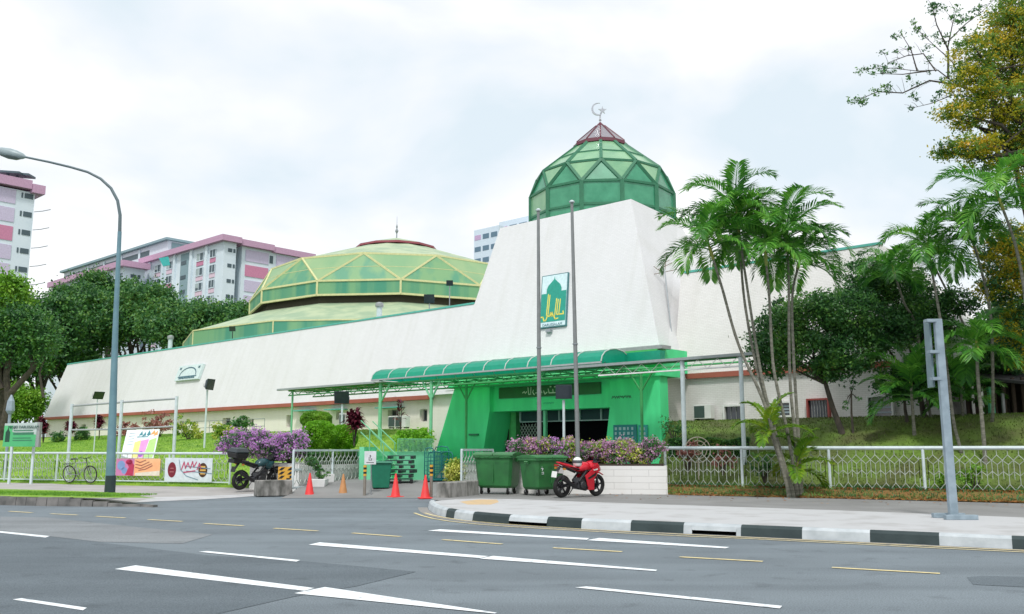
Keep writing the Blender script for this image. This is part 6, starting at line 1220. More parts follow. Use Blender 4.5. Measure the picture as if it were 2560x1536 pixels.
# green signboard far left
pts = [at(6, 1079, 39.5), at(84, 1079, 39.0), at(90, 1021, 39.0), at(12, 1023, 39.5)]; o = thing('signboard', 'green and white mosque signboard on posts at the far left behind the fence', 'sign', flat(pts[0], .3)); 
pts = [Vector((p.x, p.y, p.z)) for p in pts]; quadsheet('board', pts, mat('sb_white', srgb(190, 205, 200), .5), o, .12); SBG = mat('sb_green', srgb(70, 170, 110), .5, srgb(90, 190, 125), scale=.6)
decal(o, pts, [[(.0, .0), (1, .0), (1, .5), (.26, .62), (.26, .9), (.0, .9)]], SBG, .006, 'green_field'); decal(o, pts, [[(.06, .2), (.2, .2), (.2, .62), (.16, .7), (.13, .8), (.1, .7), (.06, .62)]], mat('sb_dark', srgb(25, 75, 55), .5), .012, 'dome_mark')
text_mesh('sign_lettering', 'MASJID DARUSSALAM', .17, mat('sb_ink', srgb(50, 90, 80), .5), o, inq(pts, .6, .82) + Vector((0, -.03, 0)), pts[1] - pts[0], pts[3] - pts[0])
decal(o, pts, [[(.3, .66), (.9, .66), (.9, .70), (.3, .70)], [(.3, .5), (.93, .5), (.93, .6), (.3, .6)], [(.3, .34), (.85, .34), (.85, .38), (.3, .38)], [(.3, .24), (.9, .24), (.9, .28), (.3, .28)]], mat('sb_lines', srgb(60, 125, 95), .5), .012, 'small_print')
for x in (27, 80): b_ = at(x, 1100, 39.4); mb = MB(); mb.bar(flat(b_, .1), flat(b_, at(x, 1079, 39.4).z), .09); mb.build('leg', RAILW, o)
mb = MB(); b_ = at(96, 1050, 39.1); mb.box((b_.x - .22, b_.y - .05, at(96, 1080, 39.1).z), (b_.x, b_.y + .15, at(96, 1020, 39.1).z)); mb.build('side_frame', FRAMEM, o)
b_ = at(24, 1000, 43); o = thing('small_lamp_post', 'thin grey lamp post with a pointed lantern behind the far left signboard', 'lamp post', flat(b_, .5)); mb = MB(); mb.tube([flat(b_, .4), flat(b_, at(24, 1000, 43).z)], .07, 8); mb.build('pole', SIGNPOLE, o); mb = MB(); mb.lathe(flat(b_, at(24, 1000, 43).z), [(.1, 0), (.2, .15), (.16, .6), (.03, .9)], 8); mb.build('lantern', SIGNPOLE, o)
# ================================================================== PLANTS ON THE LEFT BANK
def gp(x, y, Y): p = at(x, y, Y); return Vector((p.x, p.y, hgt(p.x, p.y)))
def ghit(x, y):
    r = ray(x, y); Y = 36.0
    while Y < 75:
        p = Cv + r * (Y / r.y)
        if p.z < hgt(p.x, p.y): break
        Y += .1
    return Vector((p.x, p.y, hgt(p.x, p.y)))
def cl_(x, y, Y, rx, ry, rz): p = at(x, y, Y); return (p.x, p.y, p.z, rx, ry, rz)
mpx = lambda Y: K / 2288 * Y
for i, (x, yb, yt, Y, lb) in enumerate([(104, 1070, 1010, 46, 'crimson ti plant at the left corner of the wall just right of the green signboard'), (166, 1068, 1018, 45, 'small crimson ti plant behind the left post of the banner frame'), (239, 1062, 1005, 45, 'tall crimson ti plant below the double floodlight'), (884, 1050, 990, 36.5, 'crimson ti plant beside the top of the staircase'), (986, 1045, 950, 42, 'tall thin crimson ti plant between the thick canopy post and the branching post')]):
    b_ = ghit(x, yb) if i < 3 else gp(x, 1, Y); Y = b_.y; t_ = at(x, yt, Y).z; b_.z = (b_.z if i < 3 else 1.8 if i == 3 else min(b_.z, t_ - 1.2)); straps('crimson_plant', lb, b_, t_ - b_.z - .05, 90 if i != 4 else 14, .5, LF_RED, 200 + i, 'crimson ti plants on the bank', stems=4 if i != 4 else 2)
for i, (x, y, r_, Y, m, nm, lb) in enumerate([(140, 1058, 12, 44, LF_MID, 'shrub', 'tiny dark green shrub between the two leftmost crimson plants'), (196, 1052, 14, 44, LF_MID, 'shrub', 'little green shrub left of the tall crimson plant on the bank'), (305, 1035, 22, 44, LF_ROSE, 'shrub', 'dull reddish shrub behind the middle post of the banner frame'), (384, 1028, 32, 44, LF_ROSE, 'shrub', 'wide rosy leaved shrub above the pastel banner inside the frame'), (455, 1036, 31, 42, LF_CROT, 'croton_shrub', 'yellow green croton right of the banner frame below the floodlight pole'), (540, 1048, 26, 40, LF_CROT, 'croton_shrub', 'yellow flecked croton left half of the pair behind the purple bushes'), (576, 1036, 26, 40.5, LF_MID, 'shrub', 'green shrub right half of the pair left of the purple bushes'), (648, 1015, 30, 41, LF_CROT, 'croton_shrub', 'spreading croton on a short stem rising behind the purple bushes')]):
    base = ghit(x, y + r_ * .85); Y = base.y; R_ = r_ * mpx(Y) * 1.18
    shrub(nm, lb, base, (R_, R_ * .8, R_ * .85), m, 220 + i, .10, 42, 22, .11, 'shrubs planted on the left grass bank', lift=(0.1 if i != 7 else 2.0))
def hedge_box(lb, A, B, wd, z0, z1, m, seed, n_=9000, leaf=.05):
    o = thing('hedge', lb, 'hedge', flat(A, z0)); D = (B - A); L_ = D.length; D = D.normalized(); N_ = Vector((-D.y, D.x, 0)); rng = np.random.default_rng(seed); u = rng.random((n_, 3)); f_ = rng.integers(0, 3, n_); u[f_ == 0, 2] = 1 - rng.random((f_ == 0).sum()) * .15; u[f_ == 1, 1] = rng.random((f_ == 1).sum()) * .2
    P_ = np.array([list(flat(A, 0))]) + u[:, :1] * np.array([list(D * L_)]) + u[:, 1:2] * np.array([list(N_ * wd)]); P_[:, 2] = z0 + (z1 - z0) * u[:, 2] * (1 + .06 * np.sin(u[:, 0] * L_ * 5)); npobj('foliage', leafcloud(P_, leaf, leaf * .5, seed + 1), 4, m, o)
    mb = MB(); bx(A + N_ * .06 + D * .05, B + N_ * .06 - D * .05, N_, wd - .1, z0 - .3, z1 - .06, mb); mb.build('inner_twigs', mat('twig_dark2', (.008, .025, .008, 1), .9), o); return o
# azalea bushes, clipped hedge and ball bush
for i, (x, y, rx, rz_, Y, lb) in enumerate([(590, 1072, 50, 34, 35.4, 'left purple flowering bush behind the black motorcycle'), (648, 1074, 50, 36, 35.6, 'middle purple flowering bush above the hazard boards'), (700, 1082, 38, 32, 35.2, 'right purple flowering bush beside the clipped hedge')]):
    p = at(x, y, Y); k = mpx(Y); shrub('bougainvillea_bush', lb, Vector((p.x, p.y, p.z - rz_ * k * 1.15)), (rx * k, .8, rz_ * k * 1.05), LF_MID, 240 + i, .055, 120, 30, .12, 'purple flowering bushes on the white bed', (LF_PUR, 2.6), 'flowering bush', lift=.4, n=8)
for i, (x, y, rx, rz_, Y, lb, m) in enumerate([(772, 1052, 40, 35, 37.5, 'large rounded clipped hedge bright green left lobe', LF_HEDGE), (828, 1057, 34, 30, 39.3, 'rounded clipped hedge lobe right of the larger one', LF_HEDGE), (764, 1014, 36, 20, 41.0, 'loose round green bush rising behind the clipped hedge', LF_BRT)]):
    p = at(x, y, Y); k = mpx(Y); o = thing('clipped_hedge' if i < 2 else 'round_bush', lb, 'hedge', Vector((p.x, p.y, p.z - rz_ * k)), 0, 'rounded bushes by the gate leaf'); mb = MB(); mb.tube([(p.x, p.y, .3), (p.x, p.y, p.z)], .06, 6); mb.build('stem', BARK, o)
    rng = np.random.default_rng(300 + i); d = rng.normal(size=(15000, 3)); d /= np.linalg.norm(d, axis=1)[:, None]; e_ = np.sign(d) * np.abs(d) ** .8; bump = 1 + .05 * np.sin(d[:, :1] * 9 + i) * np.cos(d[:, 2:] * 8); rad = (1 - rng.random((15000, 1)) ** 3 * .12) * bump
    P_ = np.array([p.x, p.y, p.z]) + e_ * rad * np.array([rx * k, .85, rz_ * k]); npobj('foliage', leafcloud(P_, .045, .026, 310 + i), 4, m, o)
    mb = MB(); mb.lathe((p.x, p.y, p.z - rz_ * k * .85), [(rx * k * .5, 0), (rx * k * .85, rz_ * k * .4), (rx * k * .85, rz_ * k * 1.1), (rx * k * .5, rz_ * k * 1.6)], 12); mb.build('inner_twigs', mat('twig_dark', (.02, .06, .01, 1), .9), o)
hedge_box('dark leafy undergrowth between the gate leaf and the clipped hedge', a9 + v9 * .3 + (b9 - a9).normalized() * 1.5, b9 + v9 * .3, .6, .95, 1.45, LF_DK, 345, 12000, .07)
# hedge above the mint wall, yellow bush right
for i, (x0, x1, y, Y, rz_, m, lb) in enumerate([(962, 1040, 1062, 36.2, .42, LF_HEDGE, 'low bright hedge on top of the mint retaining wall'), (1088, 1112, 1140, 33.8, .42, LF_CROT, 'small yellow green bush at the foot of the right gate leaf')]):
    a, b = at(x0, y, Y), at(x1, y, Y); n_ = 5 if i == 0 else 1; o = thing('hedge' if i == 0 else 'shrub', lb, 'hedge' if i == 0 else 'shrub', a); cs = [(a.x + (b.x - a.x) * (k + .5) / n_, a.y + (k % 2) * .3, a.z, (b.x - a.x) / n_ * .75, .45, rz_) for k in range(n_)]
    P_, _ = clump_pts(cs, 130, 26, .09, 330 + i, .5); npobj('foliage', leafcloud(P_, .06, .03, 331 + i), 4, m, o); mb = MB()
    for c in cs: mb.tube([(c[0], c[1], c[2] - rz_ * 1.2), (c[0], c[1], c[2])], .03, 5)
    mb.build('stem', BARK, o)
o = thing('wire_row_fence', 'low grey green wire edging fence under the hedge on the mint wall', 'fence', (0, 0, 0)); mb = MB(); a, b = at(960, 1084, 35.15), at(1046, 1084, 35.7)
mb.tube([flat(a, 1.98), flat(b, 1.98)], .015, 5)
for k in range(30): q = a.lerp(b, k / 29); mb.bar(flat(q, 1.48), flat(q, 1.98), .018)
o.matrix_basis = Matrix.Translation(flat(a, 1.5)); mb.build('wires', GREENPOST, o)
# right of the porch: dark hedges, low green fence, white wheel ornament, small plants
hedge_box('dark green clipped hedge at the foot of the right wing below the air conditioner', W(-.6, -1.0, 0), W(3.6, -1.0, 0), .7, 2.1, 2.72, LF_DK, 400)
hedge_box('low dark green hedge row just behind the left end of the right fence', flat(at(1612, 1070, 33.0), 0), flat(at(1802, 1070, 31.4), 0), .5, 1.2, 1.95, LF_DK, 402)
for x, y, Y, sc_, lb, m in ((1628, 1042, 33.8, .5, 'small leafy shrub with pale stems right beside the green porch', LF_MID), (1745, 1110, 29.8, .45, 'reddish croton shrub behind the first panel of the right fence', LF_ROSE), (1660, 1105, 30.4, .45, 'pale pink leaved shrub behind the left end of the right fence', LF_ROSE), (1845, 1130, 29.0, .4, 'low green shrub behind the second panel of the right fence', LF_MID), (2345, 1165, 26.3, .42, 'yellow green leafy clump at the fence just right of the sign post', LF_BRT), (2285, 1160, 26.6, .25, 'small yellow green plant at the fence just left of the sign post', LF_BRT)):
    p = at(x, y, Y); shrub('shrub', lb, flat(p, p.z - sc_ * .9), (sc_, sc_ * .7, sc_), m, int(x), .06, 26, 16, .08, 'shrubs near the right fence', lift=.3)
p = at(1685, 1078, 30.6); o = thing('wheel_ornament', 'round white wire wheel ornament peeping over the right fence by the canopy post', 'ornament', p); mb = MB()
for r_ in (.42, .30, .16): mb.torus(p - Vector((0, 0, .12)), (0, 1, 0), r_, .018, 28, 6)
for k in range(8): a = k * math.pi / 4; mb.bar(p - Vector((0, 0, .12)), p + Vector((.4 * math.cos(a), 0, -.12 + .4 * math.sin(a))), .02)
mb.bar(p - Vector((0, 0, .5)), p - Vector((0, 0, 1.1)), .04); mb.build('wire', mat('ornament_cream', (.55, .5, .38, 1), .6), o)
rng = np.random.default_rng(90)
for nm, lb, x0, x1, y0, y1, n_, cond, m, h_ in (('bank_grass', 'bright mown grass covering the sloping bank in front of the long wall', -32, -6, 36, 75, 110000, behindL, LF_BRT, .04), ('mound_grass', 'dull grass covering the mound behind the right fence', 5, 24, 24, 42, 60000, behindR, LF_MOUND, .045)):
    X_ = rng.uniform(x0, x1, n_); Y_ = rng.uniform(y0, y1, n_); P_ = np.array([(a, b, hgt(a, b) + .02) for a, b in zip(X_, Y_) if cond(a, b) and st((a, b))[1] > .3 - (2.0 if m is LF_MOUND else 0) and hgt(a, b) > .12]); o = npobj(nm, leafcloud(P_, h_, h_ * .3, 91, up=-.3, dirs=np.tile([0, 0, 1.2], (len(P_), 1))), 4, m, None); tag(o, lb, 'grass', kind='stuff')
# ================================================================== PALMS
def pp(pts, Y0, Y1):   # photo points bottom -> top with depth varying along the stem
    n_ = len(pts); return [at(x, y, Y0 + (Y1 - Y0) * i / (n_ - 1)) for i, (x, y) in enumerate(pts)]
G1 = 'slender palms of the clump in front of the right fence'
p1 = [((1906, 1188), (1868, 1049), (1841, 962), (1783, 831), (1745, 700), (1722, 625)), ((1912, 1190), (1878, 1080), (1850, 970), (1823, 869), (1797, 720), (1788, 600)), ((1916, 1190), (1885, 1090), (1850, 960), (1832, 869), (1806, 705), (1785, 560)),
      ((1925, 1186), (1905, 1060), (1880, 950), (1866, 869), (1858, 722), (1851, 640)), ((1932, 1188), (1920, 1050), (1910, 950), (1906, 850), (1905, 688), (1902, 610)), ((1936, 1187), (1928, 1050), (1921, 940), (1917, 869), (1913, 722), (1926, 650))]
lb1 = ['leftmost palm of the front clump, leaning far left', 'second palm from the left in the front clump', 'tallest palm of the front clump with the bright upright crown', 'palm with the yellow crownshaft in the middle of the front clump', 'palm of the front clump whose crown arches right against the sky', 'rightmost palm of the front clump with a low drooping crown']
tops1 = [.75, .8, .9, .75, .85, .7]
for i, q in enumerate(p1):
    Y0 = 27.0 + .12 * i; pth_ = pp(q, Y0, Y0 + (-.2, .6, .1, -.5, .4, .9)[i]); pth_[0].z = .30
    palm(lb1[i], pth_, .055, 500 + i, nf=[13, 13, 14, 12, 14, 14][i], L_=[1.8, 1.75, 1.9, 1.65, 1.9, 1.8][i], group=G1, leafL=.74, shaft=tops1[i], elmax=[1.3, 1.2, 1.45, 1.4, 1.35, 1.0][i], droop=1.05)
for i, (x, y, Y, L_, lb) in enumerate([(1862, 1050, 27.1, 1.25, 'young palm shoot with bright yellow green fronds at the left of the clump base'), (1925, 1130, 27.4, 1.25, 'young green palm shoot at the right of the clump base')]):
    b_ = at(1905 + 12 * i, 1185, Y); b_.z = .35; palm(lb, [b_, at(x, y, Y)], .035, 520 + i, nf=9, L_=L_, m=LF_PALMY, group='young palm shoots at the clump base', leafL=.40, shaft=.25, elmax=1.45, droop=.75)
G2 = 'palms behind the right fence'
p2 = [(((2326, 1140), (2315, 1068), (2301, 1005), (2279, 828), (2262, 719), (2245, 625)), 28.3, 28.0, 1.75, .5), (((2276, 1066), (2247, 1003), (2213, 795), (2184, 733), (2160, 660)), 31.5, 31.0, 1.6, .3), (((2400, 1080), (2398, 960), (2392, 760), (2363, 628), (2345, 575)), 29.5, 28.0, 2.0, .5),
      (((2380, 1120), (2374, 1040), (2362, 915), (2359, 845)), 27.5, 27.5, 1.35, .3), (((2420, 1090), (2345, 830), (2326, 781), (2257, 645)), 33.0, 33.5, 1.2, .3), (((2500, 1090), (2480, 760), (2454, 600), (2422, 505)), 26.5, 26.0, 2.1, .6)]
lb2 = ['palm with a slim curved stem right behind the grey sign post', 'palm left of the sign post with browning lower fronds', 'tall dark palm whose wide crown spreads left below the yellow flowering tree', 'short palm with drooping dark fronds right of the sign post', 'thin palm stem leaning left across the white slanted gable', 'large palm with broad fronds right under the yellow flowering tree']
for i, (q, Y0, Y1, L_, sh) in enumerate(p2):
    pth_ = pp(q, Y0, Y1); pth_[0].z = max(hgt(pth_[0].x, pth_[0].y) - .1, .2); palm(lb2[i], pth_, .055 if i != 3 else .065, 540 + i, nf=[11, 10, 13, 12, 7, 14][i], L_=L_, group=G2, leafL=.74, shaft=sh, elmax=1.25, droop=1.1)
for i, (x, y, Y, L_, lb) in enumerate([(2200, 930, 30, 1.6, 'bushy feathery palm with upright bright green fronds left of the sign post'), (2320, 935, 31, 1.4, 'bushy dark feathery palm right behind the sign board')]):
    b_ = at(x, y, Y); g0_ = Vector((b_.x, b_.y, hgt(b_.x, b_.y))); palm(lb, [g0_, b_], .06, 560 + i, nf=18, L_=L_, group='low bushy palms near the sign post', leafL=.62, shaft=.2, elmax=1.5, droop=.75)
# ================================================================== TREES, RIGHT SIDE
def T(name, lb, bx_, by, Yb, fx, fy, Yf, cls, tr, leafL, nc, nlf, cr_, m, seed, zb=None, group=None, extra=None, cat='tree', sh=.45):
    b_ = at(bx_, by, Yb); b_.z = hgt(b_.x, b_.y) if zb is None else zb; return tree(name, lb, cat, b_, at(fx, fy, Yf), [cl_(*c) for c in cls], tr, leafL, nc, nlf, cr_, m, seed, group, extra=extra, shell=sh)
RG = 'broad leaved trees on the right mound'
T('shade_tree', 'dark spreading tree with a leaning trunk in front of the right wing windows', 2032, 1012, 31.5, 1993, 925, 31.5, [(1880, 800, 31.5, 1.0, .9, .75), (1945, 760, 31.8, 1.3, 1.1, .8), (2040, 750, 31.5, 1.4, 1.2, .9), (1960, 850, 31.2, 1.3, 1.1, .7), (2060, 840, 31.5, 1.3, 1.1, .8), (1870, 870, 31.5, .7, .7, .55), (2140, 800, 31.5, 1.1, 1, .7), (2020, 890, 31.3, .9, .8, .4), (1850, 830, 31, .6, .6, .6)], .10, .065, 900, 42, .17, LF_DK, 601, group=RG)
T('shade_tree', 'tree with a dark double trunk left of the sign post and a wide flat crown', 2232, 1008, 31.5, 2222, 950, 31.5, [(2110, 660, 33, 1.1, 1, .6), (2170, 690, 33, 1.2, 1, .7), (2090, 720, 33, 1.1, 1, .6), (2240, 745, 32, 1.0, .9, .45), (2310, 730, 32, .8, .7, .5), (2200, 780, 32, 1.2, 1, .7), (2265, 800, 32, .9, .8, .5)], .10, .065, 620, 40, .16, LF_DK, 602, group=RG)
T('small_tree', 'small round crowned tree below the bushy palm in front of the louvred window', 2190, 1003, 31.2, 2184, 960, 31.2, [(2160, 915, 31.2, .75, .7, .5), (2210, 905, 31.2, .8, .7, .55), (2190, 945, 31.2, .6, .6, .35), (2250, 925, 31.5, .6, .6, .5)], .06, .075, 200, 26, .13, LF_MID, 603, group=RG)
T('sapling', 'thin pruned sapling with few leaves between the two right wing windows', 2058, 1008, 31.3, 2056, 950, 31.3, [(2050, 935, 31.3, .16, .15, .12), (2040, 970, 31.3, .14, .14, .08), (2072, 965, 31.3, .14, .14, .08), (2062, 925, 31.3, .1, .1, .1), (2045, 985, 31.3, .1, .1, .06)], .04, .05, 14, 10, .05, LF_MID, 604)
# dark background greenery behind the shed at the right edge
for i, (x, y, Y, R_, lb) in enumerate([(2335, 880, 33.5, .85, 'dark bushy tree behind the open shed left part'), (2425, 870, 32.5, 1.1, 'dark bushy tree over the open shed at the right edge'), (2465, 790, 33.5, 1.5, 'tall dark tree behind the yellow flowering tree at the right edge'), (2385, 835, 34.5, 1.2, 'dark tree seen between the palm stems right of the sign post')]):
    p = at(x, y, Y); b_ = Vector((p.x, p.y, 2.4)); tree('background_tree', lb, 'tree', b_, b_.lerp(p, .6), spread(tuple(p), (R_, R_, R_ * .8), 5, 610 + i), .10, .075, 300, 40, .17, LF_DK, 620 + i, 'dark trees behind the shed')
# large flowering tree at the right edge
Yt = 28.0
cls = [(2440, 60, 28, .9, 1, .8), (2360, 130, 28, .8, .9, .75), (2345, 210, 28, .75, .9, .7), (2440, 160, 28.5, 1.1, 1.1, 1.0), (2400, 250, 28, .95, 1, .75), (2330, 280, 28, .65, .8, .4), (2460, 300, 28.5, 1.1, 1, 1.0), (2330, 355, 28, .85, .9, .4), (2275, 365, 28, .35, .4, .25), (2410, 370, 28.3, 1.0, 1, .6), (2285, 270, 28, .35, .4, .2), (2530, 100, 29, 1.6, 1.5, 1.6), (2540, 350, 29, 1.6, 1.5, 1.5), (2470, 20, 28, .8, .9, .5)]
T('flowering_tree', 'huge tree with yellow orange blossoms filling the upper right corner', 2640, 1150, 27, 2600, 420, 28.5, cls, .28, .055, 1150, 50, .14, LF_YT, 640, zb=.3, extra=(LF_YEL, .5), cat='flowering tree', sh=.4)
cls = [(2420, 620, 29, .8, .9, .8), (2460, 700, 29, .9, 1, .9), (2440, 570, 29, .6, .6, .6), (2400, 690, 29, .5, .6, .6), (2450, 790, 29, .7, .8, .6), (2480, 860, 29, .5, .6, .5), (2500, 620, 29.5, 1.0, 1, 1.2)]
T('flowering_tree', 'lower yellow green flowering tree hanging along the right edge beneath the palm fronds', 2660, 1150, 28.5, 2600, 800, 29, cls, .2, .055, 520, 44, .14, LF_YEL, 641, zb=.3, extra=(LF_MID, .4), cat='flowering tree', sh=.4)
# sparse branchy tree behind
b_ = at(2560, 1150, 31); b_.z = .3; o = thing('sparse_tree', 'nearly bare tree whose thin branches reach left from the flowering crown', 'tree', b_); mb = MB(); f_ = at(2400, 240, 31); rr_ = random.Random(12)
mb.tube([b_, at(2500, 600, 31), at(2440, 350, 31), f_], [.2, .14, .08, .06], 8); tips = []
BR_ = [[(2400, 240), (2310, 205), (2245, 195), (2180, 225), (2120, 222), (2068, 243)], [(2310, 205), (2265, 170), (2215, 172), (2155, 165), (2085, 168)], [(2260, 172), (2230, 130), (2190, 135), (2150, 150), (2130, 172)], [(2290, 190), (2290, 120), (2262, 60), (2250, 10)], [(2288, 120), (2300, 60), (2310, 20)], [(2400, 240), (2300, 230), (2250, 250), (2200, 262)], [(2215, 172), (2200, 120), (2175, 80)], [(2330, 210), (2300, 150), (2240, 95), (2215, 70)], [(2290, 100), (2330, 60), (2370, 30), (2420, -20)], [(2240, 172), (2180, 180), (2110, 178)]]
for ci, c in enumerate(BR_):
    P_ = [at(x, y, 31 + (ci % 3) * .3 * (1 if k else 0)) for k, (x, y) in enumerate(c)]; r0 = .045 if ci in (0, 3) else .028; mb.tube(P_, [r0 * (1 - .8 * k / (len(P_) - 1)) for k in range(len(P_))], 6)
    tips.append(P_[-1]); 
    for a, b in zip(P_[1:], P_[2:]):
        for _ in range(4):
            s_ = a.lerp(b, rr_.random()); e_ = s_ + Vector((rr_.uniform(-.5, .1), rr_.uniform(-.3, .3), rr_.uniform(-.3, .45))); mb.tube([s_, s_.lerp(e_, .5) + Vector((0, 0, .04)), e_], [.009, .006, .003], 4)
            if rr_.random() < .55: tips.append(e_)
mb.build('branches', BARK, o, True); cl2 = [(t.x, t.y, t.z, .14, .14, .12) for t in tips] + [cl_(*c) for c in [(2255, 20, 31, .3, .3, .25), (2315, 45, 31, .32, .3, .25), (2285, 92, 31, .25, .2, .15), (2082, 245, 31, .22, .2, .2), (2210, 200, 31, .22, .2, .12)]]
P_, _ = clump_pts(cl2, 190, 11, .07, 650, .2); npobj('foliage', leafcloud(P_, .055, .026, 651), 4, LF_MID, o)
# open shed on the right
o = thing('open_shed', 'dark open timber shed with a green post on the mound at the right edge', 'shed', W(12.0, -2, 2.6)); a = at(2312, 1000, 32.4); b = at(2473, 1000, 30.6); u = (b - a); u.z = 0; u.normalize(); v = Vector((-u.y, u.x, 0)); za_, zb_ = at(2330, 912, 32.4).z, at(2460, 950, 31).z
mb = MB(); mb.hexa([flat(a, za_), flat(b + u * 3, zb_ - .2), flat(b + u * 3 + v * 3, zb_ + .1), flat(a + v * 3, za_ + .5), flat(a, za_ + .1), flat(b + u * 3, zb_ - .1), flat(b + u * 3 + v * 3, zb_ + .2), flat(a + v * 3, za_ + .6)]); mb.build('roof', mat('shed_roof', (.06, .06, .06, 1), .7), o)
mb = MB(); bx(a + v * 2.8, b + u * 3 + v * 2.8, v, .1, 2.0, za_, mb); mb.build('back_wall', mat('shed_wall', (.05, .035, .025, 1), .8), o)
for k in range(9): q = a + u * (.2 + k * .32) + v * .4; mb = MB(); mb.bar(flat(q, 2.2), flat(q, za_ - .1), .09); mb.build('slat_post', mat('slat%d' % k, (.10, .07, .05, 1), .8), o)
q = at(2396, 1000, 31.0); mb = MB(); mb.bar(flat(q, 2.2), flat(q, at(2392, 935, 31.0).z), .16); mb.build('green_post', MINT, o)
q = at(2425, 1000, 30.8); mb = MB(); mb.bar(flat(q, 2.2), flat(q, at(2423, 950, 30.8).z), .08); mb.build('thin_post', FRAMEM, o)
# ================================================================== TREES, LEFT BACKGROUND
LG = 'dark green trees behind the mosque on the left'
def bigtree(i, x, y, Y, rx, rz_, lb, m=LF_DK, n_=8, leaf=.2, nc=520, nlf=62, cr_=.75, tr=.4, bx_=None, grp=LG):
    p = at(x, y, Y); k = mpx(Y); b_ = at(bx_ or x, 1080, Y); b_.z = .3; f_ = b_.lerp(p, .45); tree('leafy_tree', lb, 'tree', b_, f_, spread(tuple(p), (rx * k, rx * k * .8, rz_ * k), n_, 700 + i, sub=.5), tr, leaf, nc, nlf, cr_, m, 720 + i, grp)
bigtree(0, 5, 712, 74, 42, 58, 'bright green tree at the far left edge below the tall flats', LF_BRT, nc=380, leaf=.17, cr_=.6)
bigtree(1, 95, 790, 92, 95, 85, 'big dark tree left of the mosque end with its crown over the wall corner', nc=620)
bigtree(2, 215, 765, 100, 85, 75, 'dark green tree crown seen just left of the street lamp', nc=560)
bigtree(3, 330, 765, 98, 95, 80, 'broad green tree crown seen right of the street lamp', LF_MID, nc=620)
bigtree(4, 430, 790, 94, 80, 62, 'green tree crown behind the roof vent pipe', LF_MID, nc=520)
bigtree(5, 520, 790, 92, 68, 55, 'lower green tree crown left of the dome skirt', LF_MID, nc=460)
bigtree(6, 585, 775, 96, 50, 42, 'small green tree crown touching the left rim of the large dome', LF_MID, nc=360)
bigtree(7, 25, 865, 88, 80, 75, 'low dark tree at the far left above the signboard', nc=380)
bigtree(8, 268, 720, 118, 70, 48, 'distant dark tree top rising behind the others under the flats', nc=380)
bigtree(9, 50, 975, 84, 42, 38, 'bright green bush seen under the dark trunks at the far left', LF_BRT, nc=300, leaf=.15, cr_=.5, tr=.15)
bigtree(10, 640, 800, 104, 55, 40, 'green tree crown mostly hidden behind the large dome left side', LF_MID, nc=200)
bigtree(11, 155, 860, 97, 70, 50, 'dark tree crown right above the left end of the white wall', nc=380)
o = thing('forked_tree', 'dark forked trunk with heavy spreading limbs left of the wall corner', 'tree', flat(at(8, 1040, 72), .3)); mb = MB(); T0 = lambda x, y: at(x, y, 72)
for c, r_ in (([(8, 1040), (25, 950), (80, 890), (98, 830)], .35), ([(20, 965), (15, 900), (30, 830), (20, 770)], .28), ([(60, 910), (80, 890), (105, 850)], .2), ([(80, 890), (70, 840), (90, 780)], .18), ([(5, 940), (-20, 880), (-10, 820)], .25), ([(105, 960), (95, 900), (110, 860)], .12)):
    mb.tube([T0(*q) for q in c], [r_ * (1 - .6 * k / (len(c) - 1)) for k in range(len(c))], 8)
mb.build('trunk', BARK, o, True); P_, _ = clump_pts([cl_(20, 770, 72, 2.5, 2, 1.5), cl_(85, 810, 72, 2, 2, 1.2), cl_(60, 790, 72, 2, 2, 1.4), cl_(100, 850, 72, 1.0, 1.0, .7), cl_(-10, 830, 72, 2.4, 2, 1.6)], 260, 50, .5, 760); npobj('crown', leafcloud(P_, .14, .07, 761), 4, LF_DK, o)
# ================================================================== HOUSING BLOCKS
HW = mat('flat_wall_white', srgb(222, 232, 238), .8, srgb(205, 218, 226), scale=.15); HP = mat('flat_pink_panel', srgb(206, 136, 166), .8); HL = mat('flat_lilac_panel', srgb(205, 195, 218), .8); HC = mat('flat_cornice_pink', srgb(196, 158, 184), .8); HG = mat('flat_recess_grey', srgb(140, 165, 172), .8); HD = mat('flat_window_dark', (.07, .11, .13, 1), .5); HPK = mat('flat_panel_pale_pink', srgb(225, 200, 215), .8)
EU, EV = ES.copy(), -ET      # block axes: EU right-and-nearer, EV right-and-away
def blk(lb, C, z0):
    return thing('apartment_building', lb, 'apartment building', flat(C, z0), 0, 'pink and white housing blocks in the distance')
def along(C, d, x):
    r = ray(x, 700); n_ = Vector((-d.y, d.x, 0)); k = (C - Cv).dot(n_) / r.dot(n_); q = Cv + r * k - C; return Vector((q.x, q.y, 0)).dot(d)
def fbox(mb, C, a0, a1, b0, b1, z0, z1, m=0):   # a along EU, b along EV
    P = lambda a, b, z: Vector((C.x, C.y, 0)) + EU * a + EV * b + Vector((0, 0, z))
    mb.hexa([P(a0, b0, z0), P(a1, b0, z0), P(a1, b1, z0), P(a0, b1, z0), P(a0, b0, z1), P(a1, b0, z1), P(a1, b1, z1), P(a0, b1, z1)], m)
CUR = mat('curtain_pale', srgb(170, 185, 185), .8)
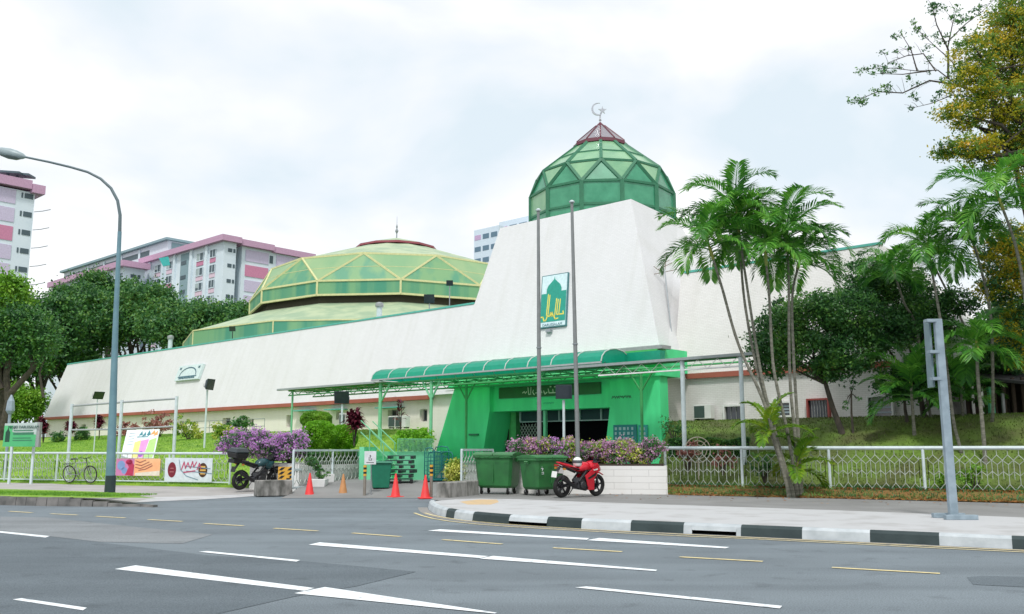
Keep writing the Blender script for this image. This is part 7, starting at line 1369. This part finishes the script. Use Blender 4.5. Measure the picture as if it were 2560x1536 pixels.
def win(par, C, a0, a1, b0, b1, z0, z1, ac=False, frame=True):
    mb = MB(); fbox(mb, C, a0, a1, b0, b1, z0, z1, 0)
    if a1 - a0 > b1 - b0:
        for k in (0, .5, 1): x = a0 + (a1 - a0) * k; fbox(mb, C, x - .05, x + .05, b0 - .06, b0 - .005, z0, z1, 1)
        fbox(mb, C, a0 - .1, a1 + .1, b0 - .12, b0 - .061, z0 - .15, z0 - .01, 1)
    if abs(a1 - a0) > 1 and random.Random(int(a0 * 97 + z0 * 31)).random() < .55:
        rr = random.Random(int(a0 * 13 + z0 * 7)); q0 = a0 + (a1 - a0) * rr.choice((.05, .52)); fbox(mb, C, q0, q0 + (a1 - a0) * .4, b0 - .03, b0 - .004, z0 + rr.choice((0, .5)), z1, 2)
    mb.build('window', [HD, HW, CUR], par)
SH = 2.75
# main block
C = flat(at(541, 600, 155), 0); zr = at(541, 583, 155).z; B1 = blk('white flats with pink cornice and lilac end panels left of the large dome', C, 0)
L1 = -along(C, EU, 345); D1 = along(C, EV, 742)
mb = MB(); fbox(mb, C, -L1, 0, 0, along(C, EV, 566), 0, zr); fbox(mb, C, -L1, -2.5, along(C, EV, 566) - .01, D1 - .01, 0, zr - .1); fbox(mb, C, -8, -.4, along(C, EV, 583), D1, 0, zr - .05); mb.build('wall', HW, B1)
mb = MB(); fbox(mb, C, -L1 - .8, .9, -.9, along(C, EV, 573), zr, zr + 1.05); fbox(mb, C, -9, .6, along(C, EV, 575), along(C, EV, 655), zr - .2, zr + .9); fbox(mb, C, -9, .3, along(C, EV, 655) + .05, D1 + 1.5, zr - .4, zr + .7); mb.build('roof_cornice', HC, B1)
rx = [(372, 385), (400, 413), (472, 488), (504, 517)]
for r_ in range(6):
    zt = zr - 1.0 - r_ * SH
    for ci, (x0, x1) in enumerate(rx):
        a0, a1 = along(C, EU, x0), along(C, EU, x1); win(B1, C, a0, a1, -.08, .05, zt - 1.35, zt)
        mb = MB(); fbox(mb, C, a0, a1, -.10, .05, zt - 2.3, zt - 1.5); mb.build('spandrel', HP if (r_ + ci // 2) % 3 == 1 else HPK, B1)
    for x0, x1 in ((546, 556), (559, 564)):
        b0, b1 = along(C, EV, x0), along(C, EV, x1); mb = MB(); fbox(mb, C, -.05, .06, b0, b1, zt - .75, zt - .1); mb.build('slit_window', HD, B1)
    b0, b1 = along(C, EV, 567), along(C, EV, 582)
    mb = MB(); fbox(mb, C, -2.55, -2.42, b0 + .2, b1 - .2, zt - 1.5, zt); mb.build('recess_window', HD, B1)
    mb = MB(); fbox(mb, C, -2.4, -1.6, b0 + .8, b1 - .8, zt - 2.3, zt - 1.7); mb.build('air_conditioner', HW, B1)
    for x0, x1 in ((592, 648), (667, 728)):
        mb = MB(); fbox(mb, C, -.42, -.30, along(C, EV, x0), along(C, EV, x1), zt - 1.75, zt + .3); mb.build('end_panel', HP if r_ % 4 == 1 else HL, B1)
    mb = MB(); fbox(mb, C, -.5, -.33, along(C, EV, 651), along(C, EV, 659), zt - 1.4, zt); mb.build('slit_window', HD, B1)
mb = MB(); fbox(mb, C, along(C, EU, 433), along(C, EU, 452), -.05, .02, 0, zr - .2); mb.build('stair_recess', HG, B1)
for r_ in range(5): mb = MB(); zt = zr - 1.6 - r_ * SH; fbox(mb, C, along(C, EU, 435), along(C, EU, 447), -.12, -.06, zt - .7, zt); mb.build('stair_opening', HD, B1)
for x in (360, 392, 420, 460, 497): mb = MB(); s_ = along(C, EU, x); fbox(mb, C, s_ - .35, s_ + .35, -.35, -.01, 0, zr - .01); mb.build('pilaster', HW, B1)
# teal cloth hanging out
q = at(397, 632, 152.5); mb = MB(); mb.mesh([q + Vector(v_) for v_ in ((-1, 0, .6), (.6, .1, .9), (1.0, .1, -.6), (-.2, 0, -.8), (-1, .05, .55), (.6, .15, .85), (1.0, .15, -.65), (-.2, .05, -.85))], [(0, 1, 2, 3), (7, 6, 5, 4), (0, 4, 5, 1), (1, 5, 6, 2), (2, 6, 7, 3), (3, 7, 4, 0)]); o = mb.build('hanging_cloth', mat('teal_cloth', srgb(60, 175, 170), .7)); tag(o, 'teal cloth hung out from an upper window of the white and pink flats', 'cloth')
# lower section further left with forward step
C2 = flat(at(300, 640, 168), 0); z2r = at(300, 645, 168).z; B2 = blk('lower stepped wing of the white and pink flats seen behind the street lamp', C2, 0); L2 = -along(C2, EU, 128); D2_ = along(C2, EV, 347)
mb = MB(); fbox(mb, C2, -L2, 0, 0, D2_, 0, z2r); mb.build('wall', HW, B2); mb = MB(); fbox(mb, C2, -L2 - 1, 1.2, -.9, D2_ + .5, z2r, z2r + 1.1); mb.build('roof_cornice', HC, B2)
for r_ in range(5):
    zt = z2r - 1.1 - r_ * SH
    for x0, x1 in ((171, 185), (198, 210), (258, 270), (284, 294)): win(B2, C2, along(C2, EU, x0), along(C2, EU, x1), -.08, .05, zt - 1.35, zt)
    for x0, x1 in ((313, 326), (330, 337)): mb = MB(); fbox(mb, C2, -.05, .06, along(C2, EV, x0), along(C2, EV, x1), zt - .75, zt - .1); mb.build('slit_window', HD, B2)
mb = MB(); fbox(mb, C2, along(C2, EU, 226), along(C2, EU, 241), -.05, .02, 0, z2r - .2); mb.build('stair_recess', HG, B2)
# long pale block behind them
C3 = flat(at(405, 600, 186), 0); z3r = at(405, 581, 186).z; B3 = blk('long plain white block with a dark slit below its roof rising behind the pink cornices', C3, 0); L3 = -along(C3, EU, 152)
mb = MB(); fbox(mb, C3, -L3, 0, 0, 14, 0, z3r); mb.build('wall', mat('flat_wall_lilac', srgb(222, 226, 236), .8), B3); mb = MB(); fbox(mb, C3, -L3 - .8, .8, -.8, 15, z3r, z3r + .5); mb.build('roof', HG, B3); mb = MB(); fbox(mb, C3, -L3 + 1, along(C3, EU, 355), -.06, .02, z3r - 2.0, z3r - .9); mb.build('slit_window', HD, B3)
mb = MB(); fbox(mb, C3, .01, .08, .8, 13, z3r - 2.6, z3r - .3); mb.build('side_recess', HG, B3)
for k in range(5): s_ = -L3 + 1 + (along(C3, EU, 355) + L3 - 1) * (k + .5) / 5; mb = MB(); fbox(mb, C3, s_ - .4, s_ + .4, -.2, -.07, z3r - 2.2, z3r - .3); mb.build('pier', HW, B3)
# left edge tower block
C4 = flat(at(28, 600, 128), 0); z4r = at(28, 458, 128).z; B4 = blk('tall white and pink flats cut by the left edge of the photo', C4, 0); D4 = along(C4, EV, 65)
mb = MB(); fbox(mb, C4, -9, 0, -30, D4, 0, z4r); mb.build('wall', HW, B4)
mb = MB(); fbox(mb, C4, -10, .8, -30, along(C4, EV, 52), z4r + .3, z4r + 1.6); fbox(mb, C4, -10, 1.0, along(C4, EV, 52) + .05, along(C4, EV, 84), z4r - .2, z4r + 1.1); mb.build('roof_cornice', HC, B4)
for r_ in range(9):
    zt = z4r - .3 - r_ * SH
    for x0, x1 in ((32, 36), (40, 61)):
        mb = MB(); fbox(mb, C4, -.05, .07, along(C4, EV, x0), along(C4, EV, x1), zt - .75, zt); mb.build('slit_window', HD, B4)
    mb = MB(); fbox(mb, C4, -.05, .08, along(C4, EV, -30), along(C4, EV, 18), zt - 1.9, zt + .2); mb.build('end_panel', HP if r_ % 4 == 2 else HL, B4)
    if r_ in (1, 2, 3, 4, 5): mb = MB(); q = Vector((C4.x, C4.y, zt + .2)) + EV * (D4 + .1); mb.tube([q, q + Vector((1.2, 0, .1)), q + Vector((2.4, 0, .35))], .06, 5); mb.build('laundry_pole', STEEL, B4)
for k, (dx, dz_) in enumerate(((30, 2.8), (6, 4.2))):
    s_ = along(C4, EV, dx); q = flat(C4, z4r + 2.2) + EV * s_ - EU * 2; mb = MB(); mb.bar(q, q + Vector((0, 0, .6)), .3); mb.hexa([q + Vector(v_) for v_ in ((-2.2, -1, .5), (2.2, -1, .2), (2.2, 1, .2), (-2.2, 1, .5), (-2.2, -1, .8), (2.2, -1, .5), (2.2, 1, .5), (-2.2, 1, .8))]); mb.build('solar_panel', HD, B4)
# far tower block behind the mosque
for i, (x0, x1, yt, Y, lb) in enumerate([(1144, 1204, 553, 210, 'distant pale tower block part with small dark window rows left of the white tower'), (1205, 1300, 524, 222, 'distant taller pale blue tower block just left of the small dome')]):
    Cx = flat(at(x1, yt, Y), 0); zc = at(x0, yt, Y).z; o = thing('apartment_building', lb, 'apartment building', Cx, 0, 'distant tower blocks behind the mosque'); Lx = -along(Cx, EU, x0); zc = at(x1, yt - (9 if i == 0 else 8), Y).z
    mb = MB(); fbox(mb, Cx, -Lx, 0, 0, 12, 0, zc); mb.build('wall', mat('far_wall%d' % i, srgb(214, 228, 240), .8), o)
    for r_ in range(7 if i == 0 else 6):
        z_ = zc - 1.4 - r_ * 2.9
        for k in range(3 if i == 0 else 4):
            a0 = -Lx + Lx * (k + .1) / (3 if i == 0 else 4); a1 = -Lx + Lx * (k + .85) / (3 if i == 0 else 4)
            if i == 1 and r_ > 0: continue
            mb = MB(); fbox(mb, Cx, a0, a1, -.06, .02, z_ - (1.2 if i == 0 else .6), z_); mb.build('window', mat('far_window', srgb(95, 125, 145), .4) if r_ + k else mat('far_panel', srgb(200, 170, 205), .7), o)
